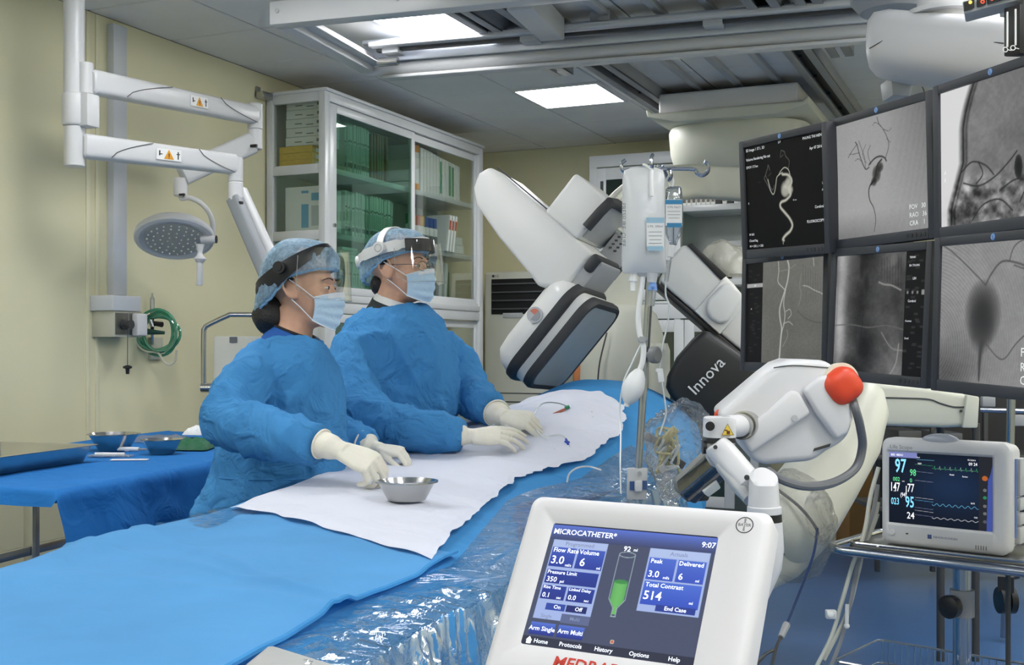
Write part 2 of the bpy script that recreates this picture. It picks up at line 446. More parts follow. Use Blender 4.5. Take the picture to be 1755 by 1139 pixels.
obj('wall_bracket', MB().span((x0 - .005, CY0 - .07, 1.56), (x0 + .05, CY0 - .001, 1.60)), M_steel, cab, bevel=.003)

# ---- what stands in the cabinet
def pkg(name, c, size, m, label, group, rz=0, tilt=0, cat='box', strips=()):
    """a carton with its printed bands as parts; c = centre of its base"""
    t = thing(name, label, cat, c, rz, group); t.rotation_euler = (tilt, 0, rz)
    sx, sy, sz = size
    obj('carton', MB().span((-sx / 2, -sy / 2, 0), (sx / 2, sy / 2, sz)), m, t, bevel=min(.002, min(size) * .1), seg=1, local=True)
    for (nm, a, b, mm) in strips: obj(nm, MB().span(a, b), mm, t, local=True, smooth=False)
    return t
B_white = mat('carton_white', (238, 239, 237), .5, var=.03); B_green = mat('carton_pale_green', (234, 241, 236), .5)
B_yel = mat('carton_yellow', (222, 184, 60), .5, var=.12, vscale=60); B_blue = mat('label_blue', (92, 168, 208), .5)
B_orange = mat('label_orange', (224, 150, 52), .5); B_dgreen = mat('folder_green', (38, 112, 74), .4); B_navy = mat('folder_navy', (34, 62, 120), .4)
B_grn = mat('label_green', (90, 160, 120), .5); B_brown = mat('carton_brown', (150, 122, 100), .5); B_txt = mat('print_grey', (110, 115, 118), .6)
rnd = random.Random(3)
xs_, ys_ = XW + .2, CY0 + .17
for k in range(5):
    pkg('carton_box', (xs_ + .03 + rnd.uniform(-.006, .006), ys_, Z1 + .012 + .125 + k * .054), (.25, .2, .052), B_white,
        ('lowest', 'second lowest', 'middle', 'second highest', 'topmost')[k] + ' white carton stacked over the yellow cartons on the cabinet top shelf', 'white cartons over the yellow ones',
        strips=[('print', (.02, -.101, .012), (.07, -.1, .018), B_txt), ('print', (-.06, -.101, .02), (-.01, -.1, .026), B_txt), ('print', (.095, -.101, .018), (.112, -.1, .036), B_txt)])
for k in range(3):
    pkg('carton_box', (xs_ - .02, ys_ - .01, Z1 + .0125 + k * .041), (.235, .2, .04), B_yel,
        ('lowest', 'middle', 'topmost')[k] + ' of the three yellow patterned cartons on the cabinet top shelf', 'yellow cartons',
        strips=[('print', (.1175, -.06, .006), (.1185, .06, .03), B_white)])
def row(y0, y1, z, n, h, dep, m, label, group, xc=None, band=None, name='catheter_box', lean=0.0, hv=.01):
    w = (y1 - y0) / n; src = None
    for k in range(n):
        c = (xc or (CXF - .055 - dep / 2 - .012), y0 + (k + .5) * w, z)
        if src is None:
            st = [('band', (dep / 2, -w * .38, h * .1), (dep / 2 + .001, w * .38, h * .2), band or B_txt),
                  ('band', (dep / 2, -w * .38, h * .62), (dep / 2 + .001, w * .38, h * .66), band or B_txt)]
            st.append(('spine_print', (dep / 2, -w * .1, h * .24), (dep / 2 + .001, w * .12, h * .58), B_grn)); src = pkg(name, c, (dep, w * .76, h), m, label, group, 0, lean, strips=st)
            o = src
        else: o = copy_thing(src, c)
        o.location.x += rnd.uniform(-.012, .006)
        o.scale = (1, 1, 1 + rnd.uniform(-hv, hv) / h)
row(CY0 + .34, fy(650), Z1 + .012, 20, .30, .22, B_green, 'thin pale green box in the row behind green glass on the top shelf', 'thin boxes, top shelf')
row(fy(653), fy(680), Z1 + .012, 7, .285, .22, B_brown, 'thin brownish box at the right end of the row on the top shelf', 'brownish boxes, top shelf')
row(CY0 + .33, fy(688), Z2 + .012, 34, .27, .22, B_green, 'thin pale green box in the row behind green glass on the middle shelf', 'thin boxes, middle shelf')
row(CY0 + .28, fy(650), ZB, 20, .19, .2, B_green, 'thin pale green box in the low row behind green glass on the bottom shelf', 'thin boxes, bottom shelf')
for k in range(4):
    pkg('carton_box', (CXF - .17, CY0 + .33 + .02 * k, ZB + .196 + k * .022), (.2, .24 - .02 * k, .021), B_green,
        ('lowest', 'second lowest', 'second highest', 'topmost')[k] + ' flat pale green box lying on the low row behind green glass', 'flat green boxes')
# right half, top shelf: tall white cases
ya, yb = fy(725), fy(803)
n = 15
for k in range(n):
    w = (yb - ya) / n; h = .31 - .004 * k
    if k == 0:
        pkg('catheter_case', (CXF - .17, ya + w * .8, Z1 + .012), (.2, w * 1.7, h), B_white, 'white case with orange top and foot at the left of the right-hand top shelf', 'white cases',
            strips=[('end_band', (.1, -w * .8, h - .05), (.1015, w * .8, h), B_orange), ('end_band', (.1, -w * .8, 0), (.1015, w * .8, .045), B_orange)])
    elif k > 1:
        st = []
        if k in (8, 11, 12): st = [('spine_label', (.1, -w * .35, .02), (.101, w * .35, h - .03), B_grn)]
        pkg('catheter_case', (CXF - .17, ya + (k + .5) * w, Z1 + .012), (.2, w * .86, h), B_white, ('white case with a green spine' if st else 'plain tall white case') + ' in the row on the right-hand top shelf', 'white cases', strips=st)
# middle shelf near end: white packages with blue labels
for k in range(4):
    pkg('package_box', (xs_ + .05, CY0 + .07 + k * .05, Z2 + .0125), (.27, .045, .265 - .004 * k), B_white,
        ('nearest', 'second nearest', 'second farthest', 'farthest')[k] + ' white package with blue label standing inside the cabinet side glass', 'white packages with blue labels',
        strips=[('blue_label', (-.02, -.0235, .02), (.03, -.0225, .16), B_blue), ('blue_label', (-.02, -.0235, .225), (.03, -.0225, .24), B_blue), ('print', (.05, -.0235, .03), (.12, -.0225, .15), mat('print_pale', (190, 198, 202), .6)), ('print', (.05, -.0235, .18), (.12, -.0225, .225), B_blue)])
# right half, middle shelf: capped tubes
caps = [(60, 140, 80), (222, 182, 60), (200, 90, 60), (222, 182, 60), (50, 90, 170), (50, 90, 170), (50, 90, 170)]
capn = ['green-capped', 'first yellow-capped', 'orange-capped', 'second yellow-capped', 'first blue-capped', 'second blue-capped', 'last blue-capped']
for k in range(7):
    c = (CXF - .12, fy(727) + k * .062, Z2 + .0125)
    t = thing('sample_bottle', capn[k] + ' white bottle on the right-hand middle shelf of the cabinet', 'bottle', c, 0, 'capped bottles')
    obj('bottle_body', MB().lathe([(.02, 0), (.024, .004), (.024, .15), (.012, .165)], (0, 0, 0), n=14), B_white, t, local=True)
    obj('cap', MB().lathe([(.02, .16), (.021, .162), (.021, .225), (.018, .228)], (0, 0, 0), n=14), mat('cap_%d_%d_%d' % caps[k], caps[k], .4), t, local=True)
    obj('label_band', MB().lathe([(.0246, .05), (.0246, .1)], (0, 0, 0), n=14), B_txt, t, local=True)
yq = fy(768)
for k in range(3):
    pkg('catalogue', (CXF - .13, yq + .06 + k * .045, Z2 + .0125), (.19, .03, .27), B_white, ('nearest', 'middle', 'farthest')[k] + ' of three leaning white catalogues on the right-hand middle shelf', 'leaning catalogues', 0, -.22,
        strips=[('print', (.095, -.012, .16), (.096, .012, .23), mat('print_red', (190, 90, 70), .5))])
for k in range(2):
    pkg('carton_box', (CXF - .13, fy(797) - .02, Z2 + .0125 + k * .06), (.16, .2 - .04 * k, .058), B_white, ('lower', 'upper')[k] + ' small white carton at the right end of the middle shelf', 'small cartons, right end')
# right half, bottom shelf
yq = fy(762)
def open_box(mb, sx, sy, sz, th): 
    mb.span((-sx / 2, -sy / 2, 0), (sx / 2, sy / 2, th))
    mb.span((-sx / 2, -sy / 2, 0), (sx / 2, -sy / 2 + th, sz)); mb.span((-sx / 2, sy / 2 - th, 0), (sx / 2, sy / 2, sz))
    mb.span((-sx / 2, -sy / 2, 0), (-sx / 2 + th, sy / 2, sz)); return mb
t = thing('magazine_file', 'grey open magazine file on the right-hand bottom shelf of the cabinet', 'file box', (CXF - .15, fy(750), ZB)); obj('file_shell', open_box(MB(), .2, .16, .28, .006), M_lgrey, t, local=True)
pkg('binder', (CXF - .15, fy(765), ZB), (.2, .05, .29), B_white, 'white ring binder leaning beside the grey magazine file', 'binders', 0, -.1, 'binder')
pkg('binder', (CXF - .15, fy(771) + .03, ZB), (.2, .04, .27), B_green, 'pale green ring binder leaning between white and green ones', 'binders', 0, -.1, 'binder')
pkg('folder', (CXF - .1, fy(783), ZB), (.02, .2, .22), B_dgreen, 'dark green folder standing face out on the bottom shelf', None, .2, 0, 'folder')
pkg('folder', (CXF - .14, fy(788), ZB), (.02, .24, .25), B_navy, 'navy blue folder standing behind the green folder', None, .2, 0, 'folder')
# lower cupboard, right half: hanging folders
for k in range(8):
    pkg('document_folder', (CXF - .16, fy(735) + k * .085, .7505), (.22, .05, .6 - .02 * (k % 3)), (B_white, B_green, M_lgrey)[k % 3], 'tall document folder behind the lower right glass of the cabinet', 'folders in the lower cupboard', 0, 0, 'folder')

# ================================================================== ceiling: rails, bridge, gantry carriage
def rail(name, x, ya, yb, label, w=.075):
    t = thing(name, label, 'ceiling rail', (x, (ya + yb) / 2, HC))
    d = MB().span((x - w, ya, HC - .085), (x - w + .02, yb, HC)).span((x + w - .02, ya, HC - .085), (x + w, yb, HC))
    d.span((x - w, ya, HC - .085), (x - w + .045, yb, HC - .075)).span((x + w - .045, ya, HC - .085), (x + w, yb, HC - .075))
    obj('channel', d, M_grey, t, bevel=.002)
    obj('track', MB().span((x - w + .02, ya + .01, HC - .03), (x + w - .02, yb - .01, HC - .012)), M_dark, t)
    for k in range(int((yb - ya) / .5)):
        obj('bolt', MB().cyl((x - w + .035, ya + .3 + k * .5, HC - .03), (x - w + .035, ya + .3 + k * .5, HC - .045), .012, n=8), M_chrome, t)
    return t
rail('ceiling_rail', -2.17, 2.2, 8.5, 'dark grey double ceiling rail left of the gantry carriage')
rail('ceiling_rail', -1.10, 2.2, 8.5, 'dark grey double ceiling rail right of the gantry carriage')
rail('ceiling_rail', -2.42, 2.4, 6.22, 'short grey ceiling rail ending beside the lit LED panel', .06)
rail('ceiling_rail', -0.90, 2.4, 6.42, 'short grey ceiling rail ending near the white monitor boom', .06)
for k, x in enumerate((-1.87, -1.62, -1.38)):
    tag(obj('ceiling_strip', MB().span((x - .02, 2.3, HC - .03), (x + .02, 7.3, HC - .001)), M_lgrey, bevel=.003), ('left', 'middle', 'right')[k] + ' narrow pale strip on the ceiling between the gantry rails', 'rail', 'narrow ceiling strips')
# the bridge that carries the monitors
br = thing('ceiling_bridge', 'long white beam frame hanging under the ceiling above the operators', 'ceiling bridge', (-3.10, 4.41, 2.70), math.radians(6.0))
L = 3.1
def bp(n, a, b, m=M_white, bv=.006): return obj(n, MB().span(a, b), m, br, bevel=bv, local=True)
bp('front_beam', (0, -.085, .0), (L, 0, .105))
bp('end_beam', (-.004, .002, .0), (.075, .87, .095))
bp('inner_lip', (.075, .002, .03), (.135, .86, .036))
bp('rear_beam', (.0, .872, .05), (L, .94, .15), M_anod)
obj('rear_tube', MB().cyl((.02, .905, .02), (L, .905, .02), .032, n=20), M_white, br, local=True)
bp('rear_flange', (.12, .87, -.035), (L, .945, -.018), M_white, .004)
bp('inner_rail', (.1, .74, .10), (L, .80, .125), M_white, .004)
bp('inner_rail_groove', (.12, .795, .085), (L, .83, .10), M_dark, .002)
bp('rear_top_rail', (.04, .80, .13), (L, .87, .15), M_anod, .004)
obj('roller', MB().cyl((.13, .80, .03), (.24, .80, .03), .022, n=18), M_steel, br, local=True)
for x in (.16, .9, 1.8): obj('cross_clamp', MB().span((x, .775, .07), (x + .09, .86, .1)), M_lgrey, br, bevel=.004, local=True)
for x in (.04, .62, 1.25): obj('beam_screw', MB().cyl((x, -.085, .06), (x, -.09, .06), .011, n=10), M_lgrey, br, local=True)
for x in (1.25, 2.6):
    for y in (-.07, .80):
        obj('hanger', MB().span((x, y, .1), (x + .1, y + .07, .199)), M_lgrey, br, bevel=.003, local=True)
obj('drive_box', MB().span((1.02, .2, .05), (1.14, .74, .16)), M_white, br, bevel=.006, local=True)
# gantry carriage
gx0, gx1, gy0, gy1 = -2.10, -1.24, 7.02, 7.95
gc = thing('gantry_carriage', 'white ceiling carriage with drum-shaped pivot carrying the C-arm', 'gantry carriage', ((gx0 + gx1) / 2, (gy0 + gy1) / 2, 2.6))
obj('carriage_box', MB().span((gx0, gy0, 2.715), (gx1, gy1, 2.845)), M_white2, gc, bevel=.018, seg=3)
rim = MB()
prof = [(gx0 - .07, 2.745), (gx0 - .05, 2.74), (gx0 - .03, 2.72), (gx1 + .03, 2.72), (gx1 + .05, 2.74), (gx1 + .07, 2.745), (gx1 + .06, 2.70), (gx1 - .12, 2.655), (gx0 + .12, 2.655), (gx0 - .06, 2.70)]
rim.prism([(x, gy0 - .04, z) for x, z in prof], (0, gy1 - gy0 + .08, 0))
obj('tray_rim', rim, M_cream, gc, bevel=.008, seg=3)
cxg, cyg = (gx0 + gx1) / 2, (gy0 + gy1) / 2
def sring(cx, cy, rx, ry, z, n=40, e=3.2):
    return [V((cx + rx * abs(math.cos(a)) ** (2 / e) * (1 if math.cos(a) >= 0 else -1), cy + ry * abs(math.sin(a)) ** (2 / e) * (1 if math.sin(a) >= 0 else -1), z)) for a in [2 * PI * k / n for k in range(n)]]
obj('pivot_drum', MB().loft([sring(cxg, cyg, .36, .36, 2.66), sring(cxg, cyg, .44, .42, 2.655), sring(cxg, cyg, .45, .43, 2.63), sring(cxg, cyg, .44, .42, 2.50), sring(cxg, cyg, .415, .40, 2.41), sring(cxg, cyg, .35, .36, 2.355), sring(cxg, cyg, .2, .22, 2.335)]), M_cream, gc, ang=60)

# ================================================================== floor-standing air conditioner in the far corner
ay = 8.46; xa0, xa1 = PY(829, 500, ay).x, PY(966, 500, ay).x
zt = PY(829, 466, ay).z
ac = thing('air_conditioner', 'tall cream floor-standing air conditioner in the corner beside the cabinet', 'air conditioner', ((xa0 + xa1) / 2, ay + .17, 0))
obj('casing', MB().span((xa0, ay, 0.02), (xa1, YB - .03, zt)), M_cream, ac, bevel=.025, seg=3)
obj('vent_recess', MB().span((xa0 + .07, ay - .004, zt - .34), (xa1 - .05, ay + .02, zt - .06)), M_black, ac)
for k in range(4):
    obj('vent_louvre', MB().box(((xa0 + xa1) / 2 + .01, ay - .008, zt - .1 - k * .066), (xa1 - xa0 - .13, .02, .012)), mat('louvre_grey', (84, 86, 88), .5), ac, bevel=.003)
obj('front_seam', MB().span((xa0 + .01, ay - .002, zt - .97), (xa1 - .01, ay + .001, zt - .962)), M_seam, ac)
obj('control_panel', MB().span((xa0 + .17, ay - .006, zt - .37), (xa0 + .34, ay, zt - .33)), M_lgrey, ac, bevel=.002)
for k in range(7):
    obj('intake_slot', MB().span((xa0 + .08, ay - .003, zt - 1.04 - k * .062), (xa1 - .07, ay + .002, zt - 1.03 - k * .062)), M_seam, ac)
obj('maker_mark', MB().text('LG', frame(V((xa0 + .1, ay - .003, zt - .035)), V((1, 0, 0)), V((0, 0, 1)), V((0, -1, 0))), .028).cyl((xa0 + .085, ay - .003, zt - .035), (xa0 + .085, ay - .001, zt - .035), .011, n=14), M_seam, ac)

# ================================================================== white framed cabinet on the back wall
by = 8.42
bx0, bx1, zt = PY(1010, 300, by).x, PY(1300, 300, by).x, PY(1010, 268, by).z
bc = thing('back_cabinet', 'white framed cabinet with green glass door and open shelves on the back wall', 'cabinet', ((bx0 + bx1) / 2, by + .2, 0))
qx = lambda px: PY(px, 300, by).x
def bpart(n, a, b, m=M_alu): return obj(n, MB().span(a, b), m, bc, bevel=.004)
for a, b in ((bx0, bx0 + .06), (qx(1155), qx(1155) + .05), (bx1 - .06, bx1)): bpart('post', (a, by, 0), (b, by + .06, zt))
bpart('top_rail', (bx0, by - .003, zt - .09), (bx1, YB - .02, zt))
bpart('back_panel', (bx0, YB - .03, .02), (bx1, YB - .012, zt), mat('cabinet_inner', (170, 178, 178), .6))
zs1 = PY(1215, 352, by).z
for z in (zs1, zs1 - .55): bpart('shelf', (qx(1155) + .05, by + .01, z - .035), (bx1 - .06, YB - .03, z + .01))
zm = PY(1150, 525, by).z
bpart('middle_rail', (bx0, by - .006, zm - .09), (bx1, by + .05, zm + .02)); bpart('worktop', (bx0, by - .01, zm + .02), (bx1, YB - .02, zm + .04))
def bdoor(xa, xb, za, zb, g):
    d = obj('door', MB().span((xa, by - .018, za), (xa + .075, by, zb)).span((xb - .075, by - .018, za), (xb, by, zb)).span((xa + .075, by - .018, zb - .09), (xb - .075, by, zb)).span((xa + .075, by - .018, za), (xb - .075, by, za + .08)), M_alu, bc, bevel=.003)
    obj('glass_pane', MB().span((xa + .075, by - .012, za + .08), (xb - .075, by - .006, zb - .09)), g, d)
M_dgl = clear('dark_green_glass', (170, 190, 182), .5, .02, .06)
bdoor(bx0 + .065, qx(1155) - .005, zm + .05, zt - .1, M_dgl)
bdoor(qx(1085), qx(1173), .1, zm - .1, M_dgl); bdoor(qx(1174), qx(1260), .1, zm - .1, M_dgl)
obj('door_handle', MB().span((bx0 + .1, by - .03, zt - .6), (bx0 + .12, by - .018, zt - .2)), M_seam, bc)
r2 = random.Random(5)
xx = qx(1167); k = 0
while xx < bx1 - .1:
    dk = k in (7, 9); w = .05 if dk else .036
    pkg('binder', (xx + w / 2, by + .12, zs1 + .0105), (w * .92, .18, .235 + r2.uniform(-.004, .004)), M_black if dk else B_white,
        ('black' if dk else 'cream') + ' narrow binder in the row on the back wall shelf', 'binders on the back wall shelf', 0, 0, 'binder',
        strips=[] if dk else [('spine_label', (-w * .3, -.091, .02), (w * .3, -.09, .1), mat('spine_brown', (120, 112, 100), .6))])
    xx += w; k += 1
for k, px in enumerate((1236, 1252)):
    pkg('carton_box', (qx(px), by + .15, zs1 - .55 + .0105), (.14, .2, .2 + .08 * k), M_lgrey, ('shorter', 'taller')[k] + ' grey carton on the lower shelf of the back wall cabinet', 'grey cartons')
# ================================================================== ceiling-hung surgical lamp by the left wall
def sring3(c, x, y, rx, ry, n=20, e=3.0):
    out = []
    for k in range(n):
        a = 2 * PI * k / n; ca, sa = math.cos(a), math.sin(a)
        out.append(c + x * (rx * abs(ca) ** (2 / e) * (1 if ca >= 0 else -1)) + y * (ry * abs(sa) ** (2 / e) * (1 if sa >= 0 else -1)))
    return out
def bar(mb, a, b, w0, h0, w1=None, h1=None, e=4.0, n=20, mid=None):
    """arm of rounded rectangular section; w = horizontal half width, h = half height"""
    a, b = V(a), V(b); w1 = w1 or w0; h1 = h1 or h0
    d = (b - a).normalized(); x = V((0, 0, 1)).cross(d).normalized(); y = d.cross(x)
    rings = []
    for t, s in ((0, .82), (.012, 1), (.3, 1), (.6, 1), (.988, 1), (1, .82)):
        rings.append(sring3(a.lerp(b, t), x, y, lerp(w0, w1, t) * s, lerp(h0, h1, t) * s, n, e))
    return mb.loft(rings)
def vcyl(px, y0, y1, Z, r, mb=None, n=24, r1=None):
    mb = mb or MB(); a, b = P(px, y0, Z), P(px, y1, Z); b = V((a.x, a.y, b.z))
    rb = r if r1 is None else r1
    return mb.lathe([(rb * .9, 0), (rb, .004), (r, (a.z - b.z) - .004), (r * .9, a.z - b.z)], b, n=n)
Zp = 5.0
lp = thing('surgical_lamp', 'white ceiling-mounted examination lamp with two jointed arms by the left wall', 'surgical lamp', P(128, 0, Zp))
a = P(127, 175, Zp); top = V((a.x, a.y, HC - .001))
obj('ceiling_pole', MB().cyl(a, top, .044, n=28), M_white, lp)
obj('ceiling_flange', MB().cyl(V((a.x, a.y, HC - .04)), V((a.x, a.y, HC - .001)), .11, n=32), M_white, lp)
obj('hub', vcyl(128, 161, 216, Zp, .052).box(P(149, 190, Zp), (.075, .075, .14), None), M_white, lp, bevel=.012, seg=2, limit=40)
obj('lower_sleeve', vcyl(128, 216, 286, Zp, .043), M_white, lp)
obj('upper_knuckle', vcyl(147, 108, 162, Zp, .033), M_white, lp)
e1, e2 = P(438, 198, 5.95), P(404, 282, 5.45)
for n_, a_, b_ in (('upper_arm', P(153, 140, 5.0), e1), ('lower_arm', P(140, 250, 5.0), e2)):
    arm = obj(n_, bar(MB(), a_, b_, .042, .053, .036, .046), M_white, lp)
    d = (b_ - a_).normalized(); sd = V((0, 0, 1)).cross(d).normalized(); sd = sd if sd.dot(CD(0, 0, -1)) > 0 else -sd
    up = sd.cross(d); up = up if up.z > 0 else -up
    c = a_.lerp(b_, .58 if n_ == 'upper_arm' else .52) + sd * .0425
    Fm = frame(c, d, up, sd)
    st = obj('warning_sticker', MB().box((0, 0, 0), (.115, .05, .0015), Fm), M_paper, arm)
    obj('warning_triangle', MB().prism([Fm @ V(q) for q in ((-.023, -.02, .001), (.023, -.02, .001), (0, .022, .001))], sd * .0012), mat('warning_amber', (214, 150, 36), .5), arm)
    obj('warning_symbol', MB().box((0, -.002, .0026), (.004, .016, .0006), Fm).box((0, -.015, .0026), (.004, .004, .0006), Fm).box((-.043, .004, .0012), (.006, .022, .001), Fm).box((-.036, .0, .0012), (.012, .004, .001), Fm).box((.043, 0, .0012), (.005, .034, .001), Fm).box((.043, .006, .0012), (.016, .004, .001), Fm), M_black, arm)
    for t0, t1, s in ((.16, .42, 1), (.72, .97, -1)):
        pts = [a_.lerp(b_, lerp(t0, t1, k / 8)) + up * (s * (-.045 + .09 * (k / 8) ** .6)) * .95 + sd * .042 for k in range(9)]
        obj('cover_seam', MB().tube(pts, .0018, n=5), M_seam, arm)
obj('upper_elbow', vcyl(437, 178, 222, 5.95, .039), M_white, lp)
obj('upper_elbow_cap', vcyl(437, 222, 256, 5.95, .037), M_white2, lp)
obj('lower_elbow', vcyl(404, 270, 312, 5.45, .034), M_white, lp)
obj('lower_elbow_cap', vcyl(404, 312, 344, 5.45, .034), M_white2, lp)
obj('elbow_slot', MB().box(P(434, 250, 5.9), (.045, .012, .014)), M_black, lp); obj('elbow_slot', MB().box(P(408, 348, 5.42), (.045, .02, .014)), M_black, lp)
# spring arm to the lamp head (comes back towards the camera)
h0 = P(311, 300, 5.75)
obj('spring_arm', bar(MB(), P(432, 245, 5.95), h0, .042, .055, .04, .055), M_white, lp)
obj('lamp_socket', vcyl(310, 305, 336, 5.75, .034), M_white2, lp)
obj('socket_slot', MB().box(P(312, 333, 5.715), (.03, .012, .008)), M_black, lp)
yk = [P(x, y, 5.74) for x, y in ((310, 336), (312, 340), (325, 339), (343, 347), (357, 362), (364, 380), (365, 398), (364, 408))]
obj('yoke', MB().tube(curve(yk, 5), .0125, n=12), M_white, lp)
hc = P(299, 408, 5.7); hn = (CD(.10, -.86, -.42)).normalized()       # the lit face looks down and towards the camera
hx = CD(1, 0, 0); hx = (hx - hn * hx.dot(hn)).normalized()
head = obj('lamp_head', MB().lathe([(r_ * 1.115, h_ * 1.1) for r_, h_ in ((.09, -.05), (.145, -.042), (.168, -.02), (.172, 0), (.168, .008), (.15, .012), (.14, .006), (.05, .004))], hc, hn, 48, xa=hx), M_white, lp)
obj('lens', MB().lathe([(.143, .004), (.143, .011), (.02, .015)], hc, hn, 40, xa=hx), mat('lamp_lens', (172, 174, 172), .25, bump=.3, bscale=60), head)
hy = hn.cross(hx); led_d = MB()
for rr, nn in ((.033, 6), (.066, 11), (.1, 17), (.128, 22)):
    for k in range(nn):
        t_ = 2 * PI * k / nn; led_d.ball(hc + hn * .013 + hx * (rr * math.cos(t_)) + hy * (rr * math.sin(t_)), .0052, 6, 4)
ld = obj('lens_dots', led_d, mat('lens_dot', (226, 226, 222), .15), head); ld['kind'] = 'stuff'
obj('yoke_joint', MB().cyl(P(345, 410, 5.7), P(370, 410, 5.7), .02, n=18), M_white, lp)
obj('joint_cap', MB().cyl(P(368, 410, 5.7), P(371.5, 410, 5.7), .019, n=18), M_black, lp)
hb = P(342, 489, 5.6); ht = P(343, 418, 5.6)
ax = (ht - hb).normalized()
obj('lamp_handle', MB().lathe([(r_ * 1.1, h_ * 1.1) for r_, h_ in ((.012, 0), (.014, .003), (.013, .10), (.02, .104), (.021, .112), (.028, .113), (.028, .118), (.014, .13), (.01, .145), (.016, .165), (.02, .18))], hb, ax, 22), M_white, lp)
# second spring arm, grey underside, running down behind the nurse
obj('grey_spring_arm', bar(MB(), P(401, 338, 5.45), P(470, 500, 5.35), .03, .036, .03, .034), mat('arm_grey', (140, 145, 150), .45), lp)
obj('spring_arm_cover', bar(MB(), P(411, 325, 5.5), P(478, 470, 5.42), .026, .03, .026, .03), M_white, lp)

# ================================================================== services on the left wall
y0, y1 = PX(183, 200, XW).y, PX(206, 200, XW).y
z0 = PX(195, 506, XW).z
tag(obj('cable_trunking', MB().span((XW, y0, z0), (XW + .045, y1, HC - .03)), mat('trunking_white', (204, 208, 214), .45), bevel=.004), 'white vertical cable trunking above the gas outlet box', 'trunking')
gz1, gz0 = PX(190, 505, XW + .14).z, PX(190, 577, XW + .14).z
yb0, yb1 = PX(198, 540, XW + .15).y, PX(247, 540, XW + .15).y
go = thing('gas_outlet', 'grey gas outlet box with two steel plates on the left wall', 'wall outlet', (XW, (yb0 + yb1) / 2, gz0))
obj('box', MB().span((XW, yb0, gz0), (XW + .14, yb1, gz1 - .075)), mat('outlet_cream', (188, 188, 172), .5), go, bevel=.004)
obj('cover', MB().span((XW, yb0 - .015, gz1 - .075), (XW + .15, yb1 - .02, gz1)), mat('trunking_white', (0, 0, 0)), go, bevel=.005)
ym = (yb0 + yb1) / 2
for a, b in ((yb0 + .008, ym - .004), (ym + .004, yb1 - .004)):
    obj('outlet_plate', MB().span((XW + .14, a, gz0 + .012), (XW + .145, b, gz1 - .085)), mat('dull_steel', (120, 120, 116), .35, metal=.8), go, bevel=.001)
zc = (gz0 + gz1) / 2 - .04
obj('outlet_valve', MB().lathe([(.026, 0), (.026, .012), (.018, .014), (.018, .04), (.022, .042), (.022, .05), (.005, .052)], (XW + .145, (yb0 + ym) / 2 + .01, zc), (1, 0, 0), 20), M_dark, go)
obj('plug', MB().span((XW + .146, ym + .014, zc - .055), (XW + .185, yb1 - .012, zc + .055)), M_white, go, bevel=.008, seg=3)
pc = thing('pull_cord', 'thin pull cord with black end weight below the gas outlet', 'cord', (XW + .17, (yb0 + ym) / 2, zc - .4))
pcx, pcy = XW + .17, (yb0 + ym) / 2 + .01
zw = PX(213, 632, XW + .17).z
obj('cord', MB().tube([(pcx, pcy, zc - .02), (pcx, pcy, zw)], .0018, n=5), M_seam, pc)
obj('weight', MB().lathe([(.008, -.025), (.010, 0), (.022, .004), (.022, .012), (.008, .018)], (pcx, pcy, zw), n=12), M_black, pc)
# coiled hose
Zh = zx(271, XW + .09)
M_hose = clear('green_hose', (140, 214, 186), .6, .1, .08, milk=.55, milkcol=(120, 200, 170))
hs = thing('coiled_hose', 'coil of translucent green oxygen hose hanging beside the gas outlet', 'hose', P(271, 571, Zh))
cp = []
for k in range(150):
    t_ = k / 149; a_ = 2 * PI * 5.2 * t_
    wob = noise.noise(V((t_ * 9, 1, 2)))
    rx_, ry_ = 31 + 5 * math.sin(a_ * .37) + 2 * wob, 33 + 4 * math.cos(a_ * .53) + 2 * wob
    cp.append(P(271 + rx_ * math.cos(a_) + 3 * math.sin(t_ * 8), 571 + ry_ * math.sin(a_) + 3 * math.cos(t_ * 5), Zh - .045 * t_ + .02))
obj('hose', MB().tube(cp, .0075, n=7), M_hose, hs)
obj('tail', MB().tube(curve([P(x, y, Zh - .01) for x, y in ((236, 545), (233, 570), (236, 590), (250, 602), (270, 604), (280, 618), (290, 625), (300, 618), (303, 600))], 6), .006, n=7), mat('hose_tail', (196, 196, 178), .4), hs)
obj('connector', MB().cyl(P(258, 553, Zh - .03), P(278, 556, Zh - .05), .011, .014, 12).cyl(P(261, 545, Zh - .03), P(261, 566, Zh - .03), .009, n=10), M_black, hs)
obj('connector_sleeve', MB().cyl(P(252, 568, Zh - .04), P(282, 570, Zh - .04), .016, .008, 12), mat('dark_green_rubber', (26, 70, 56), .5), hs)
obj('chrome_fitting', MB().cyl(P(258, 548, Zh - .05), P(262, 560, Zh - .05), .012, n=12), M_chrome, hs)
yp0, yp1 = PX(254, 590, XW).y, PX(275, 590, XW).y
wp = thing('flow_meter', 'clear flow meter on a cream wall plate behind the hose coil', 'flow meter', (XW, (yp0 + yp1) / 2, PX(260, 616, XW).z))
obj('wall_plate', MB().span((XW, yp0, PX(260, 616, XW).z), (XW + .018, yp1, PX(260, 578, XW).z)), mat('outlet_cream', (0, 0, 0)), wp, bevel=.003)
obj('meter_tube', MB().lathe([(.010, 0), (.012, .01), (.012, .10), (.005, .115), (.004, .13)], PX(261, 545, XW + .04), n=14), clear('meter_clear', (225, 230, 228), .6, .05, .08, milk=.3), wp)
obj('stem', MB().cyl(PX(261, 545, XW + .04), PX(261, 590, XW + .02), .008, n=10), M_chrome, wp)

